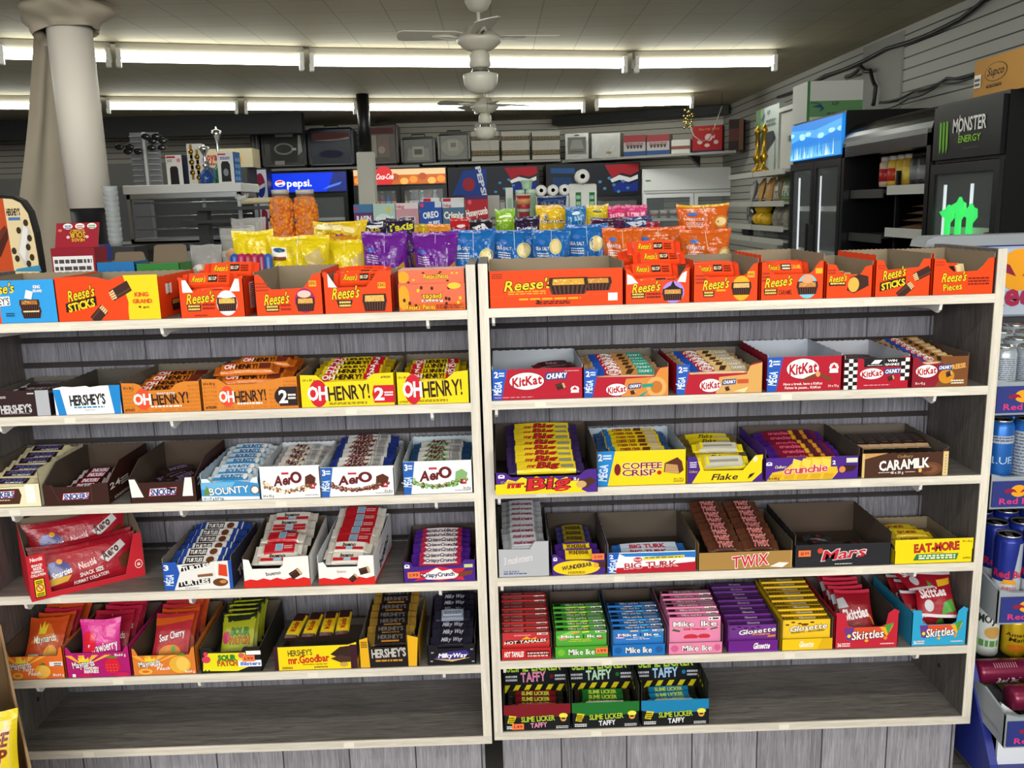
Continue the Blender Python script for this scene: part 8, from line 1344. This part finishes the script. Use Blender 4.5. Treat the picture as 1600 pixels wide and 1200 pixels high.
# dark recess furniture at the far outer side
t = MB(); t.box(0, 3.2, 0, .4, 0, 1.95, mat('4e4d4a', .7)); tag(t.build('storage_cabinet', None, (-7.6, 9.6, 0)), 'plain dark grey cabinet in the far corner behind the cloth', 'cabinet')
p = atY(176, 300, 8.0); m = MB(); m.box(0, .95, 0, .04, 0, 1.98, mat('63625f', .6)); m.box(.12, .83, -.008, 0, .3, 1.78, mat('57565a', .6)); t = m.build('panel_board', None, (p.x-.1, 8.0, 0)); tag(t, 'tall grey panel standing between the column and the sunglasses rack', 'panel')
p = atY(327, 235, 9.6); q = atY(400, 232, 9.6); pz = atY(350, 262, 9.6).z
t = MB(); t.box(0, .62, 0, .4, 0, pz, mat('3c3b39', .7)); tag(t.build('storage_cabinet', None, (p.x-.25, 9.6, 0)), 'dark cabinet under the cream produce box', 'cabinet')
pbox('produce_box', 'cream box with red lettering and yellow fruit above the flask boxes', 'box', 322, 399, 232, 300, 9.65, .3, 'b8ad8e', [('t', 'Royal', .0, .3, .4, .4, 'a82a2a', dict(b=2)), ('e', .65, .6, .08, .25, 'd8b03a'), ('e', .72, .4, .06, .2, 'd8902a'), *lines(.02, .3, .25, 1, .15, 'a82a2a', 3)], zb=pz+.001)
# ------------------------------------------------------------------ can rack past the end of the units
RX0 = 1.19
def bull(cx, cy, r, asp=2.9):
    o = [('e', cx, cy, r, r*asp, 'f0a21e')]
    for s in (-1, 1): o += [('p', [(cx+s*r*.15, cy-r*.9), (cx+s*r*.5, cy+r*.7), (cx+s*r*1.1, cy+r*1.4), (cx+s*r*1.7, cy+r*.5), (cx+s*r*1.75, cy-r*.5), (cx+s*r*1.3, cy-r*1.3), (cx+s*r*1.15, cy-r*.4), (cx+s*r*.9, cy-r*1.2), (cx+s*r*.7, cy-r*.3)], '8f1f3c')]
    return o
TR = [(1.93, .215, .26), (2.0, .505, .55), (2.075, .775, .82), (2.09, 1.01, 1.05)]      # front y, floor height at the lip, floor height at the back
def rack():
    t = thing('can_rack', 'grey and blue energy drink can rack at the end of the candy units', 'can rack', (RX0, 0, 0)); WR = .60
    NV, GY = mat('27338c', .4), mat('98a0a8', .4)
    for x in (0, WR-.02):
        m = MB(); m.slab([(1.955, .05), (2.46, .05), (2.46, .42), (2.17, .42), (2.12, .34), (1.97, .11)], (x+.02, 0, 0), (0, 1, 0), (0, 0, 1), .02, NV); m.build('side_cheek', t)
    MB().box(0, WR, 2.44, 2.46, .05, 1.38, mat('3a3d44', .5)).build('back_panel', t)
    MB().box(.02, WR-.02, 1.955, 2.44, .05, .10, NV).build('base', t)
    for x in (.06, WR-.06):
        for y in (2.02, 2.38):
            m = MB(); m.tube([(x-.012, y, .025), (x+.012, y, .025)], .0245, mat('141416', .5), 14); m.build('caster', t)
    fp = MB(); fp.slab([(.025, .10), (.575, .10), (.575, .22), (.12, .21), (.07, .235), (.025, .27)], (0, 1.985, 0), (1, 0, 0), (0, 0, 1), .008, mat('e4e8ee', .4)); Print(fp, (.025, 1.985, .10), (1, 0, 0), (0, 0, 1), .55, .17).run([('p', [(.13, .50), (.17, .66), (.25, .76), (.32, .62), (.26, .5)], 'c8202c')]); fp.build('front_apron', t)
    for yf, zf, zb in TR:
        m = MB(); m.slab([(yf, zf), (2.42, zb), (2.42, zb-.010), (yf, zf-.010)], (WR-.005, 0, 0), (0, 1, 0), (0, 0, 1), WR-.01, mat('4a4e55', .4)); tr = m.build('shelf_tray', t)
        m = MB(); m.slab([(0, -.03), (WR-.01, -.03), (WR-.01, .052), (.03, .052), (0, .06)], (.005, yf-.003, zf), (1, 0, 0), (0, 0, 1), .010, GY)
        for x in (.005, WR-.010): m.slab([(yf, zf-.03), (yf+.30, zf), (yf+.30, zf+.03), (yf+.10, zf+.075), (yf, zf+.055)], (x+.006, 0, 0), (0, 1, 0), (0, 0, 1), .006, GY)
        m.build('front_lip', tr)
        m = MB()
        for k in range(11): m.tube([(.04+.052*k, yf+.012, zf+.004), (.04+.052*k, 2.4, zb+.004)], .0025, m_chrome, 5)
        m.build('glide_rail', tr)
        m = MB(); m.box(.008, .265, yf-.0075, yf-.0035, zf-.024, zf+.042, mat('29337c', .35)); Print(m, (.008, yf-.0075, zf-.024), (1, 0, 0), (0, 0, 1), .257, .066).run(bull(.25, .62, .08)+[('t', 'Red Bull', .07, .44, .12, .22, 'd83a78', dict(b=1))]); m.build('brand_plate', tr, label='navy printed plate')
    m = MB(); hw = .58; m.box(-.02, hw-.02, 2.40, 2.44, 1.178, 1.384, mat('b3bfd0', .4), b=.006)
    c = (atY(1593, 416, 2.40).x-RX0+.02)/hw; x0 = (atY(1541, 470, 2.40).x-RX0+.02)/hw
    Print(m, (-.02, 2.3990, 1.178), (1, 0, 0), (0, 0, 1), hw, .206, step=.0006).run(bull(c, .62, .095)+[('t', 'Red Bull', x0, x0+.46, .16, .29, 'a8284c', dict(b=2)), ('r', .0, .93, 1, 1, '23329a'), ('r', 0, .925, 1, .93, 'd9e2ec')]); m.build('header_sign', t, label='pale blue header sign with bulls and sun')
    m = MB(); m.slab([(-.045, -.012), (hw-.02, -.012), (hw-.02, .016), (-.02, .016), (-.04, .006)], (0, 2.385, 1.386), (1, 0, 0), (0, 0, 1), .09, mat('8f959b', .4)); m.build('header_cap', t)
rack()
def can(x, y, z, label, h=.168, r=.0315, side='1d2f96', ops=None, band=None, rot=None, group='cans on the can rack', rz=0, name='drink_can'):
    t = thing(name, label, 'can', (x, y, z), rz, group)
    b = MB(); b.lathe([(r*.78, 0), (r*.98, .006), (r, .012), (r, h-.016), (r*.86, h-.004)], mat(side, .28, .35), 22)
    if ops:
        def fn(u, v, d): a = -pi/2+(u-.5)*pi*.96; return Vector(((r+.0002+d)*cos(a), (r+.0002+d)*sin(a), .014+v*(h-.032)))
        Print(b, (0, 0, 0), (1, 0, 0), (0, 0, 1), r*3, h-.03, fn=fn, step=.00015, sub=8, inkf=lambda c: mat(c, .3, .2)).run(ops)
    b.build('can_body', t)
    l = MB(); l.lathe([(r*.86, h-.004), (r*.88, h), (r*.84, h+.001), (r*.8, h-.004), (.001, h-.004)], mat('c4c6c8', .22, .9), 22); l.build('lid', t, label='silver lid')
    g = MB(); g.box(-.007, .007, -.014, .011, h-.0035, h-.0015, mat('b5b7b9', .25, .9), b=.0008); g.build('pull_tab', t)
    if rot is not None: t.rotation_euler = rot
    return t
RB = [('p', [(.5, 0), (1, 0), (1, 1), (.72, 1)], 'b9c2cc'), ('p', [(0, 0), (.5, 0), (.58, .28), (0, .28)], 'c9ccd0'), ('t', 'Red Bull', .10, .92, .36, .13, 'c8264a', dict(b=2)), ('p', [(.3, .24), (.7, .24), (.62, .33), (.38, .33)], 'e0a02a'), ('t', 'ENERGY', .35, .7, .14, .05, 'c8264a')]
BLUE = [('t', 'BLUE', .1, .8, .34, .13, 'b9d4ec', dict(b=0)), ('r', 0, .72, 1, .86, 'b9bcc0'), *lines(.1, .8, .84, 2, .05, '4a6a9a', 2)]
BACKP = [('r', .02, .04, .8, .92, 'b4bac2'), *lines(.06, .76, .88, 14, .06, '5a6a80', 3, .4)]
NTH = ['first', 'second', 'third', 'fourth', 'fifth']
def place(k, rows, side, ops, word, h=.168, r=.0315, cols=4, y0=.05):
    yf, zf, zb = TR[k]
    for j in range(rows):
        for i in range(cols):
            y = yf+y0+j*(2*r+.003); z = zf+(zb-zf)*(y+r-yf)/(2.42-yf)+.0075
            can(RX0+.048+i*(2*r+.004)+(.004 if j % 2 else 0), y, z, '%s, %s from the lip, %s from the unit' % (word, NTH[j], NTH[i]), h, r, side[(i+j) % len(side)], ops[(i+j) % len(ops)] if j < 2 else None, rz=.3*((i*3+j) % 3-1))
place(1, 5, ['1c2d8c'], [RB], 'blue silver can on the lower middle tray')
place(2, 4, ['1f63b4', '2a6cba'], [BLUE, BACKP], 'bright blue can on the upper middle tray')
place(3, 4, ['aab2ba'], [BACKP], 'silver printed can under the header', h=.115, r=.0315)
for i in range(2):
    t = thing('drink_bottle', 'white and green mojito drink bottle, %s' % ['nearest the candy unit', 'beside the mango cans'][i], 'bottle', (RX0+.066+.068*i, 2.26, .256), 0, None)
    def fn(u, v, d): a = -pi/2+(u-.5)*pi*.9; return Vector(((.0312+d)*cos(a), (.0312+d)*sin(a), .03+v*.11))
    b = MB(); b.lathe([(.026, 0), (.031, .008), (.031, .145), (.026, .165), (.013, .185)], mat('dfe6e0', .2), 20); Print(b, (0, 0, 0), (1, 0, 0), (0, 0, 1), .09, .11, fn=fn, sub=6, inkf=lambda c: mat(c, .35)).run([('t', 'MOJITO', .05, .95, .66, .2, '2a3028', dict(b=2)), ('e', .5, .4, .25, .16, 'd8a85a'), ('p', [(0, .02), (1, .02), (1, .16), (0, .2)], '5f9a4a')]); b.build('bottle_body', t)
    MB().lathe([(.014, .184), (.014, .20), (.001, .20)], mat('b8282e' if i == 0 else 'e6e8e6', .4), 12).build('cap', t)
MAN = [('t', 'Amazing', .1, .9, .6, .12, '3a2a10', dict(b=1, sh=.2)), ('t', 'Mango', .2, .9, .42, .14, '3a2a10', dict(b=1, sh=.2)), ('e', .4, .2, .25, .12, 'e07a1a')]
MAB = [('r', .1, .3, .5, .55, 'efe9d0'), *[('r', .13+.03*k, .33, .145+.03*k, .52, '222') for k in range(11)], *lines(.1, .9, .9, 5, .06, '7a6a10', 2)]
for i in range(3):
    w_ = ['beside the mojito bottle', 'second along', 'third along'][i]
    can(RX0+.205+.066*i, 2.25, .256, 'yellow mango can standing in the low tray, '+w_, .115, .0315, 'd8b41c', MAN)
    can(RX0+.205+.066*i, 2.25, .3725, 'yellow mango can stacked above, '+w_, .115, .0315, 'd8b41c', MAB)
BERL = [('t', 'Red Bull', .3, .95, .42, .14, 'f0e8ec', dict(b=2, r=90)), *[('r', .1, .2+.05*k, .25, .22+.05*k, 'c88a9c') for k in range(10)]]
for i, (x, y, wd_) in enumerate(((.030, 2.12, 'behind the lettered one'), (.20, 2.13, 'beside another at the back'), (.055, 2.01, 'with white letters at the lip'), (.24, 2.00, 'farther along the lip'))):
    can(RX0+x, y, .215+.045*(y-1.93)/.49+.047, 'dark berry red can lying on its side, %s' % wd_, .155, .0315, '7d1f42', BERL, rot=(0, pi/2, .0))
# ------------------------------------------------------------------ cardboard box of snack bags at the outer foot of the units
t = thing('cardboard_box', 'open brown cardboard box with snack bags by the outer bottom corner', 'carton', (0, 0, 0)); cb = card('9a7c58')
C0 = atY(47, 1185, 1.74); t.location = (C0.x, 1.74, 0); TH_ = .60; t.rotation_euler.z = TH_; m = MB(); bw, bd, h0, h1 = .34, .32, .335, .56
m.slab([(0, 0), (bw, 0), (bw, h0), (0, h0)], (-bw, 0, 0), (1, 0, 0), (0, 0, 1), .005, cb)
pr = [(0, 0), (bd, 0), (bd, h1), (bd*.5, h0+.10), (bd*.3, h0+.07), (0, h0+.02)]
m.slab(pr, (0, 0, 0), (0, 1, 0), (0, 0, 1), .005, cb); m.slab([(bd-p[0], p[1]) for p in pr][::-1], (-bw, bd, 0), (0, -1, 0), (0, 0, 1), .005, cb); m.slab([(0, 0), (bw, 0), (bw, h1), (0, h1)], (-bw, bd-.005, 0), (1, 0, 0), (0, 0, 1), .005, cb)
m.box(-bw+.006, -.006, .006, bd-.006, 0, .006, cb); m.box(-bw+.006, -.006, .006, bd-.006, .19, .196, cb); m.build('carton_body', t)
CM = Matrix.Translation((C0.x, 1.74, 0)) @ Matrix.Rotation(TH_, 4, 'Z')
def sbag(x, y, z, w, h, c, label, ops, tl, rz, seed, crimp=None):
    m = bag_mesh('snack_bag', w, h, .045, c, ops, seed=seed, crimp=crimp, nx=16, ny=18); o = bpy.data.objects.new('snack_bag', m); COL.objects.link(o); o.matrix_world = CM @ Matrix.Translation((x, y, z)) @ Rz(rz) @ Rx(tl); tag(o, label, 'snack bag', 'snack bags in the floor carton')
sbag(-.075, .040, .285, .12, .19, 'e3c91a', 'yellow crisp wafer bag hanging over the front of the brown carton', [('p', [(.1, .35), (.9, .35), (.9, .9), (.1, .9)], 'd8b890'), ('t', 'COFFEE', .12, .88, .66, .14, '7a1c1c', dict(b=2, r=-8)), ('t', 'CRISP', .14, .86, .48, .14, '7a1c1c', dict(b=2, r=-8)), ('r', .35, .15, .55, .25, '4a4a3a')], -10, -28, 91)
sbag(-.105, .095, .21, .12, .25, '1f4f9a', 'blue snack bag behind the yellow one in the brown carton', [('r', .1, .7, .9, .9, '6a9ad0')], -8, -26, 92)
sbag(-.12, .17, .213, .15, .36, '1a1618', 'black snack bag with red letters at the back of the brown carton', [('t', 'Reese', .1, .9, .55, .14, 'b8282a', dict(b=2, r=70, o='d9c9c0')), ('p', [(.1, .9), (.6, .95), (.5, .8)], 'b9b5b0')], -4, -20, 93)
sbag(-.036, .105, .22, .03, .20, 'c9b41a', 'sliver of a second yellow bag against the carton side', [], -8, -20, 94)
